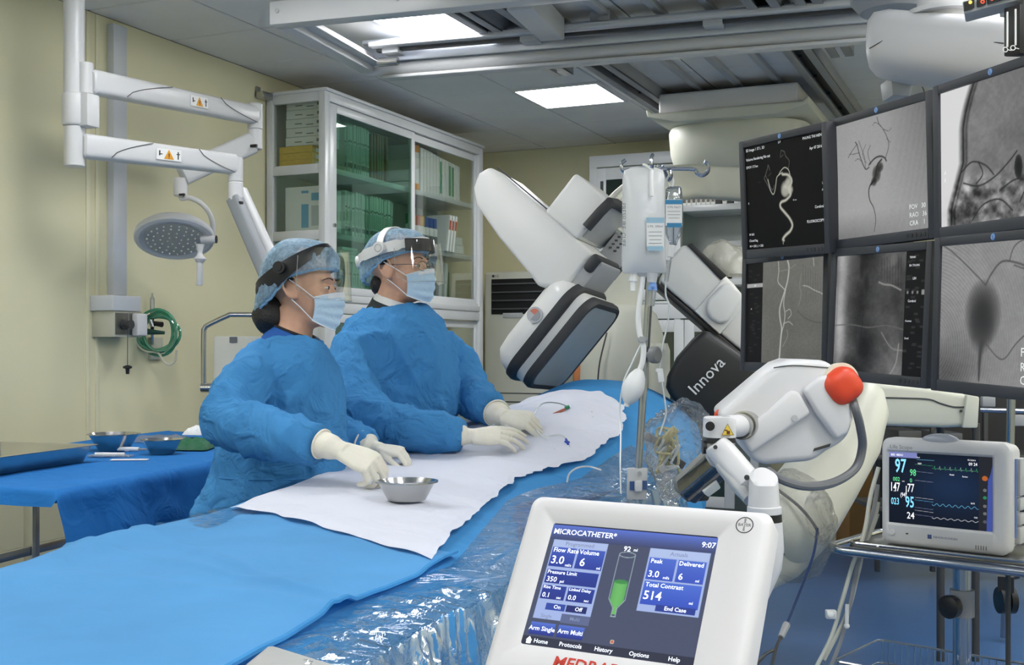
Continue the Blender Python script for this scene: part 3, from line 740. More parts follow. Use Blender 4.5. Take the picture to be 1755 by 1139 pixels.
# ================================================================== steel-framed trolley behind the nurse
Zt = 6.0
tr = thing('panel_trolley', 'steel tube frame with white panel standing behind the left operator', 'trolley', V((P(400, 600, Zt).x, P(400, 600, Zt).y, 0)))
pts = [P(x, y, Zt) for x, y in ((349, 662), (349, 575), (351, 562), (358, 556), (390, 541), (400, 539), (470, 540))]
obj('tube_frame', MB().tube(curve(pts, 6), .0135, n=12), M_steel, tr)
obj('joint', MB().cyl(P(345, 664, Zt), P(372, 664, Zt), .0245, n=16), M_steel, tr)
q = P(349, 664, Zt)
obj('leg', MB().cyl(P(374, 664, Zt), V((P(374, 664, Zt).x, P(374, 664, Zt).y, .0)), .016, n=12), M_steel, tr)
pa, pb = P(366, 576, Zt + .05), P(480, 760, Zt + .05)
obj('panel', MB().prism([P(366, 580, Zt + .04), P(370, 576, Zt + .04), P(480, 576, Zt + .04), P(480, 780, Zt + .04), P(366, 780, Zt + .04)], CD(0, 0, .03)), mat('panel_offwhite', (214, 214, 204), .5), tr, bevel=.003)
obj('panel_label', MB().box((0, 0, 0), (.04, .03, .002), camframe(400, 582, Zt + .037)), B_txt, tr)

# ================================================================== draped instrument table on the left
tz = .85; ta = math.radians(9)
tc = V((-2.515, 2.51, 0)); ty = V((-math.sin(ta), math.cos(ta), 0)); tx = V((-math.cos(ta), -math.sin(ta), 0))
TL_, TD_ = 2.25, 1.0
it = thing('instrument_table', 'stainless steel instrument table standing against the left wall', 'table', tc + tx * .5 + ty * 1.1)
TT = frame(tc, tx, ty, V((0, 0, 1)))
obj('table_top', MB().span((.03, .03, tz - .04), (TD_ - .03, TL_ - .03, tz - .006), TT), M_steel, it, bevel=.004)
for x in (.05, TD_ - .06):
    for y in (.16, TL_ / 2, TL_ - .06): obj('leg', MB().span((x - .022, y - .022, 0), (x + .022, y + .022, tz - .04), TT), M_steel, it, bevel=.003)
for x in (.06, TD_ - .06): obj('stretcher', MB().span((x - .016, .08, .44), (x + .016, TL_ - .08, .475), TT), M_steel, it, bevel=.003)
for y in (.06, TL_ - .06): obj('stretcher', MB().span((.08, y - .016, .44), (TD_ - .08, y + .016, .475), TT), M_steel, it, bevel=.003)
M_drape_d = cloth('blue_drape_dark', (44, 128, 206), .3, 7)
def tdrape(u, v):
    # u across (front hang -> wall), v along; hem hangs at the front and a little at the near end
    s = -.20 + u * 1.28; y = -.11 + v * (TL_ + .1)
    wav = .012 * noise.noise(V((s * 3, y * 4, 3))) + .006 * noise.noise(V((s * 9, y * 9, 5)))
    z = tz + .004 + .003 * noise.noise(V((s * 6, y * 5, 9))); x = s; yy = y
    dn = 0
    if s < 0: dn = -s; x = -.012 - .03 * min(1, dn * 6) + wav * 2 * min(1, dn * 8)
    if y < 0:
        dy = -y; yy = -.012 - .01 * min(1, dy * 8) + wav * 1.5; dn = max(dn, dy * .45) if s >= 0 else dn + dy * .1
    x = min(x, TD_ + .0)
    if s > TD_ : z += .002
    z -= dn if dn < .02 else dn + .004 * math.sin(y * 11)
    return TT @ V((x, yy, z))
dr = obj('table_drape', MB().grid(tdrape, 70, 90), M_drape_d, ang=180)
tag(dr, 'dark blue paper drape spread over the instrument table', 'drape')
# things on it
def ontable(px, py): return P(px, py, (CAMZ - tz - .006) * F / (py - CY))
def bowl(name, c, r, h, label, group=None, rb=None):
    t = thing(name, label, 'bowl', c, 0, group); rb = rb or r * .6
    pr = [(rb * .5, .002), (rb, 0), (lerp(rb, r, .35), h * .3), (lerp(rb, r, .75), h * .7), (r, h - .004), (r + .008, h - .003), (r + .008, h), (r, h + .001), (r - .003, h - .004), (lerp(rb, r, .75) - .003, h * .7), (lerp(rb, r, .35) - .003, h * .3), (rb - .003, .006), (rb * .3, .005)]
    obj('bowl_shell', MB().lathe(pr, (0, 0, 0), n=40), M_steel, t, local=True)
    return t
bowl('steel_bowl', ontable(195, 771), .094, .066, 'larger stainless steel bowl on the blue instrument table, next to the tray')
b2 = bowl('steel_bowl', ontable(278, 777), .071, .056, 'smaller stainless steel bowl on the instrument table, beside the green packet')
# tray
c0 = ontable(163, 790); tl, tw, th = .62, .42, .06
TM = frame(c0, -ty, tx, V((0, 0, 1)))
t = thing('steel_tray', 'long shallow stainless steel tray at the left of the instrument table', 'tray', c0)
def trring(i, z): return [TM @ V((x, y, z)) for x, y in rrect(i, i, tl - i, tw - i, .03)]
def rrect(x0_, y0_, x1_, y1_, r, n=5):
    out = []
    for cx_, cy_, a0 in ((x1_ - r, y1_ - r, 0), (x0_ + r, y1_ - r, PI / 2), (x0_ + r, y0_ + r, PI), (x1_ - r, y0_ + r, 1.5 * PI)):
        for k in range(n + 1):
            a_ = a0 + PI / 2 * k / n; out.append((cx_ + r * math.cos(a_), cy_ + r * math.sin(a_)))
    return out
obj('tray_shell', MB().loft([trring(.06, .001), trring(.02, .001), trring(.0, th - .004), trring(-.016, th - .003), trring(-.016, th), trring(-.002, th + .001), trring(.022, .006), trring(.06, .005)]), M_steel, t)
# packets, cloth
def flatpack(name, px, py, sx, sy, sz, rz, m, label, cat, group=None):
    t = thing(name, label, cat, ontable(px, py), rz, group)
    obj('sheet', MB().span((-sx / 2, -sy / 2, 0), (sx / 2, sy / 2, sz)), m, t, bevel=.0015, local=True)
    return t
M_film = clear('packet_film', (240, 243, 245), .7, .08, .1, .25, 20, milk=.25)
flatpack('paper_packet', 222, 788, .13, .035, .003, .5, M_paper, 'flat white paper packet at the front of the instrument table', 'packet')
t = flatpack('syringe_packet', 190, 782, .16, .05, .006, .35, M_film, 'clear wrapped packet lying beside the steel tray', 'packet')
obj('contents', MB().cyl((-.06, 0, .009), (.05, .005, .009), .006, n=10), M_paper, t, local=True)
t = flatpack('syringe', 218, 773, .02, .012, .012, .2, M_paper, 'white plastic syringe lying between the two steel bowls', 'syringe')
obj('barrel', MB().cyl((-.05, 0, .009), (.05, 0, .009), .008, n=12), M_paper, t, local=True); obj('plunger', MB().cyl((.05, 0, .009), (.085, 0, .009), .004, n=8), M_grey, t, local=True)
fb = MB(); fc = ontable(290, 752)
def crumple(c, sx, sy, sz, seed, rz=0, n=22):
    def fn(u, v):
        x, y = (u - .5) * 2, (v - .5) * 2; r_ = max(0, 1 - max(abs(x), abs(y)) ** 3)
        q = V((x * 2, y * 2, seed))
        h = sz * r_ ** .6 * (.6 + .6 * abs(noise.noise(q * 1.3))) + .002
        X, Y = x * sx * (1 + .12 * noise.noise(q)), y * sy * (1 + .12 * noise.noise(q + V((9, 0, 0))))
        return V(c) + V((X * math.cos(rz) - Y * math.sin(rz), X * math.sin(rz) + Y * math.cos(rz), h))
    return MB().grid(fn, n, n)
tag(obj('plastic_wrapper', crumple(ontable(280, 757), .13, .06, .035, 4, .3), M_film, ang=180), 'crumpled clear plastic wrapper behind the smaller steel bowl', 'wrapper')
tag(obj('green_packet', crumple(ontable(329, 768), .085, .11, .05, 8, .4), mat('green_towel', (20, 96, 62), .6, bump=.4, bscale=40), ang=180), 'dark green folded cloth on the instrument table behind the left operator', 'cloth')
tag(obj('gauze', crumple(ontable(347, 756) + V((0, 0, .03)), .06, .07, .045, 12, .2), mat('gauze_white', (232, 234, 236), .85, bump=.4, bscale=60), ang=180), 'crumpled white gauze lying on the dark green cloth', 'gauze')
# ================================================================== C-arm: detector end (left), arc, tube end (right)
ca = thing('c_arm', 'large white X-ray C-arm with tilted flat detector over the patient', 'x-ray machine', V((P(1100, 600, 5.2).x, P(1100, 600, 5.2).y, 0)))
O_ = P(910, 656, 4.55)
a1 = CD(.605, .76, -.19).normalized(); a2 = CD(.42, .02, .9); a2 = (a2 - a1 * a2.dot(a1)).normalized(); an = a1.cross(a2)
if an.dot(CD(1, 0, 0)) < 0: an = -an
DM = frame(O_, a1, a2, an)                         # s along the plate edge, t away from the camera, w towards the patient
def slab(s0, s1, t0, t1, w0, w1): return MB().span((s0, t0, w0), (s1, t1, w1), DM)
M_det = mat('detector_white', (226, 226, 224), .35, var=.012)
def rslab(s0, s1, t0, t1, prof, r=.05):
    """rounded rectangle plate with a profile [(inset, w)]"""
    m_ = MB(); m_.loft([[DM @ V((x, y, w)) for x, y in rrect(s0 + i, t0 + i, s1 - i, t1 - i, max(.008, r - i), 6)] for i, w in prof]); return m_
sh = obj('detector_shell', rslab(-.04, .405, -.02, .37, [(.16, -.232), (.10, -.225), (.045, -.20), (.012, -.165), (0, -.125), (0, -.10)], .07), M_det, ca, ang=60)
obj('upper_bumper', rslab(-.04, .405, -.02, .37, [(.005, -.118), (-.012, -.112), (-.014, -.088), (-.008, -.074), (.01, -.07)], .08), M_rubber, ca, ang=60)
obj('detector_band', rslab(-.03, .40, -.01, .36, [(0, -.08), (0, -.03)], .06), M_det, ca, ang=60)
obj('lower_bumper', rslab(-.02, .40, -.015, .375, [(.01, -.04), (-.010, -.034), (-.012, -.012), (-.004, .002), (.012, .002), (.014, -.004)], .07), M_rubber, ca, ang=60)
obj('detector_face', rslab(-.004, .384, .0, .36, [(0, -.02), (0, .001)], .05), mat('detector_grey', (150, 156, 158), .5), ca)
# round orientation badge on the shell side
bc_ = DM @ V((.215, -.021, -.155))
obj('badge_recess', MB().cyl(bc_ - a2 * .002, bc_ - a2 * .004, .032, n=28), M_lgrey, sh)
sec = lambda q0, q1: [bc_ - a2 * .0052 + a1 * (.024 * math.cos(q0 + (q1 - q0) * k / 14)) + an * (.024 * math.sin(q0 + (q1 - q0) * k / 14)) for k in range(15)] + [bc_ - a2 * .0052]
obj('badge_mark', MB().prism(sec(-PI / 2 - .0, PI / 2 * .1), a2 * .002), mat('badge_red', (206, 120, 96), .5), sh)
obj('badge_mark', MB().prism(sec(PI / 2 * .1, PI), a2 * .002), M_grey, sh)
# long lift arm with rounded tip
la = MB()
prof2 = [(.30, -.235), (.315, -.30), (.345, -.50), (.385, -.66), (.43, -.715), (.49, -.735), (.535, -.715), (.548, -.66), (.54, -.14), (.375, -.135), (.33, -.19)]
la.prism([DM @ V((s, .02, w)) for s, w in prof2], a2 * .27)
obj('lift_arm', la, M_det, ca, bevel=.018, seg=3, limit=45)
obj('arm_edge_seam', MB().tube([DM @ V((.552, .06, w)) for w in (-.70, -.5, -.42)], .003, n=6), M_seam, ca)
obj('arm_end_block', slab(.385, .535, .03, .30, -.15, -.085), mat('block_grey', (168, 170, 172), .4), ca, bevel=.012)
obj('arm_end_bumper', slab(.47, .548, .0, .34, -.135, -.095), M_rubber, ca, bevel=.016, seg=3)
bx = obj('motor_box', slab(.54, .735, .02, .34, -.405, -.225), M_det, ca, bevel=.014, seg=3)
bm_ = MB().tube([DM @ V(q) for q in ((.60, .012, -.222), (.68, .012, -.218), (.73, .03, -.218), (.738, .1, -.218), (.738, .33, -.218))], .021, n=12)
obj('box_bumper', bm_, M_rubber, ca)
obj('box_face', slab(.56, .72, .04, .33, -.226, -.216), mat('block_grey', (0, 0, 0)), ca, bevel=.004)
# the C arc behind, seen in pieces between the IV bags
def ribbon(mb, path, w, h, upv):
    rings = []
    for i, p in enumerate(path):
        d = (path[min(i + 1, len(path) - 1)] - path[max(0, i - 1)]).normalized()
        s_ = d.cross(upv).normalized(); q_ = s_.cross(d)
        rings.append(sring3(p, s_, q_, w, h, 20, 4.5))
    return mb.loft(rings)
arcp = curve([P(1040, 405, 4.8), P(1068, 362, 5.05), P(1105, 332, 5.4), P(1150, 316, 5.9), P(1205, 312, 6.4), P(1320, 325, 6.3), P(1372, 370, 6.0), P(1382, 460, 5.7), P(1340, 530, 5.4), P(1275, 555, 5.2)], 7)
obj('c_arc', ribbon(MB(), arcp, .09, .056, CD(0, 0, 1)), M_cream, ca, ang=50)
obj('arc_trim', MB().tube([p + CD(-.02, .058, -.09) for p in arcp[6:24]], .012, n=6, flat=.6), mat('trim_ivory', (236, 236, 220), .4), ca)
kp = obj('keypad_panel', MB().prism([P(1034, 442, 4.72), P(1029, 432, 4.72), P(1066, 384, 4.8), P(1078, 396, 4.8), P(1078, 442, 4.75), P(1052, 470, 4.72)], CD(0, 0, .04)), M_grey, ca, bevel=.004)
kk = MB()
for i in range(5): kk.box((0, 0, 0), (.012, .008, .004), camframe(1046 + i * 5, 424 - i * 6, 4.735 - .0)); kk.box((0, 0, 0), (.012, .008, .004), camframe(1054 + i * 5, 430 - i * 6, 4.735))
obj('keypad_keys', kk, M_dark, ca)
# tube end
Zq = 4.95
tb = MB().prism([P(1129, 481, Zq), P(1150, 440, Zq), P(1171, 419, Zq), P(1196, 426, Zq), P(1258, 486, Zq), P(1300, 540, Zq), P(1300, 628, Zq), P(1268, 598, Zq), P(1234, 571, Zq)], CD(.04, 0, .34))
obj('tube_housing', tb, M_det, ca, bevel=.014, seg=3)
obj('housing_strip', MB().prism([P(1127, 483, Zq + .0), P(1270, 603, Zq), P(1268, 614, Zq), P(1127, 493, Zq)], CD(.03, 0, .3)), M_black, ca, bevel=.004)
obj('housing_slot', MB().prism([P(1178, 420, Zq - .01), P(1186, 416, Zq - .01), P(1246, 472, Zq - .01), P(1236, 480, Zq - .01)], CD(.02, .0, .2)), M_black, ca, bevel=.004)
cvp = [P(1213, 545, Zq - .012), P(1207, 530, Zq - .012), P(1212, 512, Zq - .012), P(1236, 487, Zq - .012), P(1250, 484, Zq - .012), P(1268, 500, Zq - .012), P(1270, 515, Zq - .012), P(1246, 552, Zq - .012), P(1230, 556, Zq - .012)]
obj('housing_cover', MB().prism([P(x, y, Zq - .02) for x, y in ((1191, 533), (1240, 478), (1285, 515), (1234, 573))], CD(0, 0, .03)), M_det, ca, bevel=.005)
obj('cover_bulge', MB().prism(cvp, CD(0, 0, -.035)), M_det, ca, bevel=.018, seg=4)
def dome(u, v):
    th, ph = u * 2 * PI, v * PI * .5
    q = CD(math.cos(th) * math.cos(ph) * .115, math.sin(ph) * .12 * 1.1, math.sin(th) * math.cos(ph) * .13)
    d = CD(.6, -.5, 0)
    return P(1233, 462, Zq + .15) + q + d * (.05 * (1 - v)) + q.normalized() * (.016 * noise.noise(q * 26))
tag(obj('plastic_cover', MB().grid(dome, 36, 16), clear('plastic_cover', (244, 244, 236), .75, .12, .10, .5, 22, milk=.6, milkcol=(232, 231, 218)), ang=180), 'crumpled clear plastic hood pulled over the C-arm tube housing', 'plastic cover')
bh = MB()
bpoly = [(1207, 562), (1268, 603), (1306, 640), (1250, 716), (1225, 728), (1189, 718), (1150, 682), (1141, 664), (1143, 645), (1159, 612), (1185, 582)]
bh.prism([P(x, y, 4.8) for x, y in bpoly], CD(.05, 0, .34))
hd = obj('tube_head', bh, mat('black_vinyl', (30, 31, 33), .45, bump=.05, bscale=60), ca, bevel=.03, seg=4, limit=50)
tf = camframe(1185, 672, 4.785)
rot = Matrix.Rotation(math.radians(46.5), 4, 'Z')
obj('lettering', MB().text('Innova', tf @ rot, .069, 'LEFT', .004), mat('letter_white', (226, 226, 226), .5), hd)
# floor-standing gantry base behind the patient
gb = thing('floor_gantry', 'cream rounded gantry base standing on the floor behind the patient', 'gantry base', V((P(1070, 600, 6.0).x, P(1070, 600, 6.0).y, 0)))
def gring(px0, px1, py, Z, dep, e=3): 
    c = P((px0 + px1) / 2, py, Z + dep); r = (px1 - px0) / 2 / F * Z
    return sring3(c, CD(1, 0, 0), CD(0, 0, 1), r, dep, 36, e)
obj('base_body', MB().loft([gring(1005, 1135, 1045, 5.6, .34), gring(990, 1140, 700, 5.6, .36), gring(992, 1142, 625, 5.6, .36), gring(1004, 1136, 575, 5.62, .34), gring(1020, 1124, 540, 5.66, .28), gring(1038, 1108, 524, 5.72, .2)]), M_cream, gb, ang=60)
obj('base_column', MB().loft([gring(1030, 1104, 560, 5.85, .16), gring(1034, 1100, 470, 5.85, .16), gring(1038, 1096, 415, 5.85, .14)]), M_cream, gb, ang=60)
obj('side_block', MB().loft([gring(1112, 1147, 700, 5.5, .1), gring(1112, 1147, 600, 5.5, .1), gring(1116, 1143, 588, 5.52, .08)]), M_cream, gb, ang=60)
obj('body_seam', MB().tube(curve([P(1024, 660, 5.597), P(1028, 620, 5.597), P(1040, 570, 5.61)], 6), .004, n=5), M_seam, gb)
tag(obj('orange_box', MB().prism([P(984, 626, 6.6), P(997, 626, 6.6), P(997, 664, 6.6), P(984, 664, 6.6)], CD(0, 0, .12)).prism([P(982, 664, 6.6), P(998, 664, 6.6), V((*P(998, 700, 6.6).xy, 0)), V((*P(982, 700, 6.6).xy, 0))], CD(0, 0, .12)), mat('orange_carton', (190, 120, 74), .6), bevel=.003), 'small orange-brown carton beside the air conditioner, behind the detector', 'box')

# ================================================================== six wall monitors
def img(nx, ny): 
    u, v = np.meshgrid((np.arange(nx)) / (nx - 1), (np.arange(ny)) / (ny - 1)); return u, v
def vnoise(u, v, s, seed, oct=3):
    rng = np.random.default_rng(seed); out = np.zeros_like(u); amp = 1
    for o in range(oct):
        g = rng.random((int(s) + 3, int(s) + 3)); x, y = u * s, v * s; i, j = x.astype(int), y.astype(int); a, b = x - i, y - j
        a, b = a * a * (3 - 2 * a), b * b * (3 - 2 * b)
        out += amp * (g[j, i] * (1 - a) * (1 - b) + g[j, i + 1] * a * (1 - b) + g[j + 1, i] * (1 - a) * b + g[j + 1, i + 1] * a * b - .5); s *= 2; amp *= .5
    return out
def stroke(I, u, v, pts, w, col, soft=.5, ar=1.25, mode='mix'):
    """paint a soft polyline: pts (u,v from top left), w width(s)"""
    pts = [tuple(p) for p in curve([(p[0], p[1], 0) for p in pts], 6)] if len(pts) > 2 else [(p[0], p[1], 0) for p in pts]
    ws = w if isinstance(w, (list, tuple)) else (w, w); best = np.zeros_like(u); n = len(pts) - 1
    for k in range(n):
        ax, ay = pts[k][0] * ar, pts[k][1]; bx_, by_ = pts[k + 1][0] * ar, pts[k + 1][1]; dx, dy = bx_ - ax, by_ - ay
        L2 = dx * dx + dy * dy + 1e-9; t = np.clip(((u * ar - ax) * dx + (v - ay) * dy) / L2, 0, 1)
        d = np.hypot(u * ar - ax - t * dx, v - ay - t * dy); ww = ws[0] + (ws[1] - ws[0]) * (k + t) / n
        best = np.maximum(best, np.clip((ww - d) / (ww * soft) , 0, 1))
    for c in range(3): I[..., c] = I[..., c] * (1 - best) + col[c] * best if mode == 'mix' else I[..., c] + col[c] * best
    return I
def blob(I, u, v, cx, cy, rx, ry, col, p=1.0, amt=1.0):
    d = np.clip(1 - ((u - cx) / rx) ** 2 - ((v - cy) / ry) ** 2, 0, 1) ** p * amt
    for c in range(3): I[..., c] = I[..., c] * (1 - d) + col[c] * d
    return I
def g3(I): return np.repeat(I[..., None], 3, 2)
def screen_obj(name, quad, I, parent, strength=1.0):
    """flat screen; I[row from top, col] holds display colours 0..1 (sRGB)"""
    ny, nx, _ = I.shape; TL, TR, BR, BL = [np.array(q) for q in quad]
    u, v = img(nx, ny)
    Pn = (TL * ((1 - u) * (1 - v))[..., None] + TR * (u * (1 - v))[..., None] + BR * (u * v)[..., None] + BL * ((1 - u) * v)[..., None]).reshape(-1, 3)
    Mi = np.array(wm(parent).inverted()); Pn = Pn @ Mi[:3, :3].T + Mi[:3, 3]
    idx = np.arange(nx * ny).reshape(ny, nx)
    fs = np.stack([idx[1:, :-1], idx[1:, 1:], idx[:-1, 1:], idx[:-1, :-1]], -1).reshape(-1, 4)
    me = bpy.data.meshes.new(name); me.from_pydata(Pn.tolist(), [], fs.tolist())
    c = np.clip(I, 0, 1); lin = np.where(c <= .04045, c / 12.92, ((c + .055) / 1.055) ** 2.4)
    at = me.color_attributes.new('picture', 'FLOAT_COLOR', 'POINT')
    at.data.foreach_set('color', np.concatenate([lin.reshape(-1, 3), np.ones((nx * ny, 1))], 1).astype(np.float32).ravel())
    me.materials.append(vmat('lit_screen_%g' % strength, strength))
    o = bpy.data.objects.new(name, me); COL.objects.link(o); o.parent = parent
    return o
SX, SY = .376, .301
def monitor(TLc, ex, ey, pic, label, texts=(), big=()):
    ex = CD(*ex).normalized(); ey = CD(*ey); ey = (ey - ex * ey.dot(ex)).normalized(); en = ex.cross(ey)   # right, up, towards viewer
    TLp = CF(*TLc)
    ctr = TLp + ex * SX / 2 - ey * SY / 2
    t = thing('monitor', label, 'monitor', ctr - ey * .18 - en * .03, 0, 'ceiling-hung monitor wall')
    M_ = frame(TLp, ex, ey, en)
    b, bt, bb = .0215, .0205, .026
    fr = MB().span((-b, -SY - bb, -.028), (0, bt, .007), M_).span((SX, -SY - bb, -.028), (SX + b, bt, .007), M_).span((0, 0, -.028), (SX, bt, .007), M_).span((0, -SY - bb, -.028), (SX, -SY, .007), M_)
    bz = obj('bezel', fr, mat('bezel_charcoal', (58, 60, 66), .5), t, bevel=.0025, seg=2)
    obj('rear_case', MB().span((-b + .006, -SY - bb + .006, -.075), (SX + b - .006, bt - .006, -.012), M_), M_dark, t, bevel=.01)
    q = [M_ @ V(p) for p in ((0, 0, 0), (SX, 0, 0), (SX, -SY, 0), (0, -SY, 0))]
    so = screen_obj('screen', q, pic, t, .85)
    lc = M_ @ V((SX / 2, bt / 2, .0072))
    obj('logo', MB().cyl(lc, lc + en * .0008, .0075, n=18), mat('logo_blue', (70, 130, 200), .4), bz)
    LM = frame(lc + en * .001, ex, ey, en)
    obj('logo_ring', MB().tube([LM @ V((.0052 * math.cos(k * PI / 8), .0052 * math.sin(k * PI / 8), 0)) for k in range(16)], .0006, n=4, closed=True).text('GE', LM, .006, 'CENTER'), mat('logo_pale', (190, 210, 232), .4), bz)
    for k in range(5):
        c = M_ @ V((SX - .012 - k * .016, -SY - .013, .0072)); obj('button', MB().cyl(c, c + en * .0012, .0052, n=12), M_rubber, bz)
    if texts:
        tm = MB()
        for (s, u, v, h, al) in texts: tm.text(s, M_ @ Matrix.Translation((u * SX, -v * SY, .0008)), h * SY, al)
        obj('screen_text', tm, mat('screen_text_white', (225, 228, 230), .5, emit=.7), so)
    if big:
        tm = MB()
        for (s, u, v, h, al) in big: tm.text(s, M_ @ Matrix.Translation((u * SX, -v * SY, .0008)), h * SY, al)
        obj('overlay_text', tm, mat('overlay_text_grey', (214, 216, 214), .5, emit=.75), so)
    return t
NX, NY = 220, 180
u, v = img(NX, NY); AR = 1.25
# 1: rendered vessels on black
I = np.zeros((NY, NX, 3)) + .008
ves = (.80, .80, .74); dim = (.42, .42, .40)
for pts, w, c in (([(.33, .42), (.29, .35), (.25, .28), (.27, .24), (.30, .17), (.31, .14), (.33, .2)], .007, dim), ([(.27, .25), (.33, .38), (.36, .42), (.39, .37)], .006, dim),
                  ([(.30, .30), (.33, .42), (.37, .47), (.40, .40), (.42, .30), (.45, .27), (.50, .25)], .009, ves), ([(.45, .27), (.48, .23), (.53, .2), (.58, .23), (.60, .29)], .008, ves),
                  ([(.58, .22), (.595, .14), (.55, .08), (.535, .03), (.49, .01)], .006, dim), ([(.52, .06), (.48, .08), (.49, .02)], .005, dim), ([(.2, .31), (.16, .31)], .006, (.2, .2, .2)), ([(.35, .23), (.31, .26)], .004, dim),
                  ([(.50, .27), (.58, .29), (.62, .36), (.58, .44), (.60, .50), (.54, .55), (.47, .57), (.46, .62), (.52, .69), (.58, .76), (.61, .83), (.58, .89), (.52, .93), (.48, .97), (.49, .985)], (.022, .026), ves)):
    stroke(I, u, v, [(x * .95 + .02, y * .86 + .09) for x, y in pts], w, c, .8)
for cx_, cy_, rx_, ry_, k in ((.53, .46, .07, .085, .85), (.57, .40, .05, .06, .75), (.585, .475, .045, .05, .8), (.52, .49, .05, .05, .7)): blob(I, u, v, cx_, cy_, rx_, ry_, (k, k, k * .93), .7)
m_ul = monitor((.689, .599, 3.458), (.140, -.013, -.349), (-.0135, .3005, -.0165), I, 'upper left monitor showing white rendered blood vessels on black',
    [('3D Image 1 37.1, 3D', .02, .035, .038, 'LEFT'), ('Volume Rendering No cut', .02, .125, .038, 'LEFT'), ('DFOV 17.7cm', .02, .20, .034, 'LEFT'), ('S-P', .47, .02, .032, 'CENTER'), ('PHUNG THI HIEN', .985, .035, .036, 'RIGHT'),
     ('Apr 07 2016', .985, .135, .036, 'RIGHT'), ('W 601', .03, .855, .032, 'LEFT'), ('Closed Seg', .03, .915, .032, 'LEFT'), ('W = 559, L = 328', .03, .97, .032, 'LEFT'), ('Cerebral', .985, .665, .036, 'RIGHT'), ('FLUOROSCOPY', .985, .79, .036, 'RIGHT'), ('I', .48, .965, .034, 'CENTER'), ('L', .985, .46, .03, 'RIGHT'), ('A', .985, .52, .03, 'RIGHT'), ('R', .03, .55, .03, 'LEFT'), ('55 mm', .62, .575, .02, 'LEFT')])
# 2: dark vessels on grey
G = .66 + .05 * v - .10 * (u - .25) ** 2 - .30 * np.clip(u - .55, 0, 1) * (1 - v) + .012 * np.sin(v * 420) + .02 * np.sin((u * 1.3 + v * .5) * 60 + 6 * np.sin(u * 7)) * np.clip(u - .45, 0, 1) + .02 * vnoise(u, v, 60, 4)
G -= .28 * np.clip((v - .78) * 3, 0, 1) * np.clip(1.2 - u, 0, 1)
I = g3(G)
dk = (.13, .13, .12)
for pts, w in (([(.42, .97), (.44, .87), (.42, .77), (.38, .70), (.37, .62), (.40, .56), (.45, .54)], (.004, .012)), ([(.40, .57), (.45, .5), (.47, .42), (.52, .38)], .012), ([(.38, .42), (.34, .43), (.30, .36), (.27, .28), (.25, .21), (.23, .18)], .007), ([(.25, .2), (.19, .25), (.14, .3)], .004), ([(.27, .28), (.21, .28), (.15, .27)], .003), ([(.30, .36), (.26, .33), (.22, .34)], .003), ([(.34, .43), (.33, .33), (.3, .25), (.27, .18)], .004),
               ([(.38, .40), (.44, .36), (.50, .35), (.55, .37), (.57, .40)], .010), ([(.56, .38), (.60, .28), (.58, .20), (.54, .13), (.50, .08), (.48, .02)], .0045), ([(.54, .13), (.60, .16), (.63, .14)], .003), ([(.52, .1), (.46, .06), (.43, .08)], .003), ([(.58, .22), (.62, .26)], .003), ([(.40, .40), (.37, .30), (.40, .24)], .004), ([(.35, .38), (.31, .30), (.35, .22)], .003)):
    stroke(I, u, v, pts, w, dk, .9)
for cx_, cy_, rx_, ry_ in ((.46, .49, .05, .075), (.50, .44, .04, .045), (.43, .55, .035, .04)): blob(I, u, v, cx_, cy_, rx_, ry_, (.16, .16, .15), .6, .85)
monitor((.862, .595, 3.108), (.117, -.005, -.357), (-.0095, .3005, -.007), I, 'upper middle monitor showing dark branching blood vessels on grey', big=[('FOV   30', .80, .815, .055, 'LEFT'), ('RAO   36', .80, .88, .055, 'LEFT'), ('CRA    1', .80, .945, .055, 'LEFT')])
# 3: side view of a skull
G = .54 + .06 * vnoise(u, v, 7, 9) + .05 * vnoise(u, v, 40, 10) - .10 * u
xb = .30 - 1.25 * (v - .02) + 1.65 * (v - .02) ** 2; xb = np.maximum(.20 - .12 * np.clip((v - .55) * 3, 0, 1) + .1 * np.clip((.32 - v) * 3, 0, 1) ** 1.5 * 1.1, 0.06 + 0 * xb)
out = np.clip((xb - u) / .03, 0, 1); G = G * (1 - out) + .93 * out
for off, k in ((.02, .35), (.05, .22)): G -= k * np.exp(-((u - xb - off) / .012) ** 2)
low = np.clip((v - .60) * 6, 0, 1) * (1 - out)
G += low * (.36 * vnoise(u, v, 12, 21) + .22 * vnoise(u, v, 30, 22))
G += .25 * np.exp(-((u - .24) / .05) ** 2 - ((v - .72) / .08) ** 2) - .22 * np.exp(-((u - .45) / .22) ** 2 - ((v - .80) / .03) ** 2)
G -= .35 * np.exp(-((u - .92) / .10) ** 2 - ((v - .72) / .16) ** 2) * (.6 + vnoise(u, v, 20, 5))
G -= .25 * np.exp(-((u - .4) / .3) ** 2 - ((v - .93) / .05) ** 2) * (.6 + vnoise(u, v, 16, 6))
I = g3(np.clip(G, .03, .97))
for pts in ([(.2, .62), (.3, .56), (.42, .6), (.5, .68)], [(.22, .7), (.36, .74), (.5, .7), (.62, .62), (.7, .55)], [(.3, .98), (.4, .88), (.55, .86), (.66, .95)], [(.55, .8), (.7, .74), (.85, .8)], [(.72, .9), (.78, .8), (.9, .66)], [(.36, .57), (.4, .66), (.34, .72)]): stroke(I, u, v, pts, .009, (.16, .16, .16), .9)
blob(I, u, v, .71, .66, .035, .085, (.08, .08, .08), .3)
monitor((.9695, .5795, 2.64), (.088, -.008, -.366), (-.008, .3005, .004), I, 'upper right monitor showing a side view skull X-ray', [('A', .035, .60, .04, 'LEFT'), ('R', .035, .655, .04, 'LEFT')])
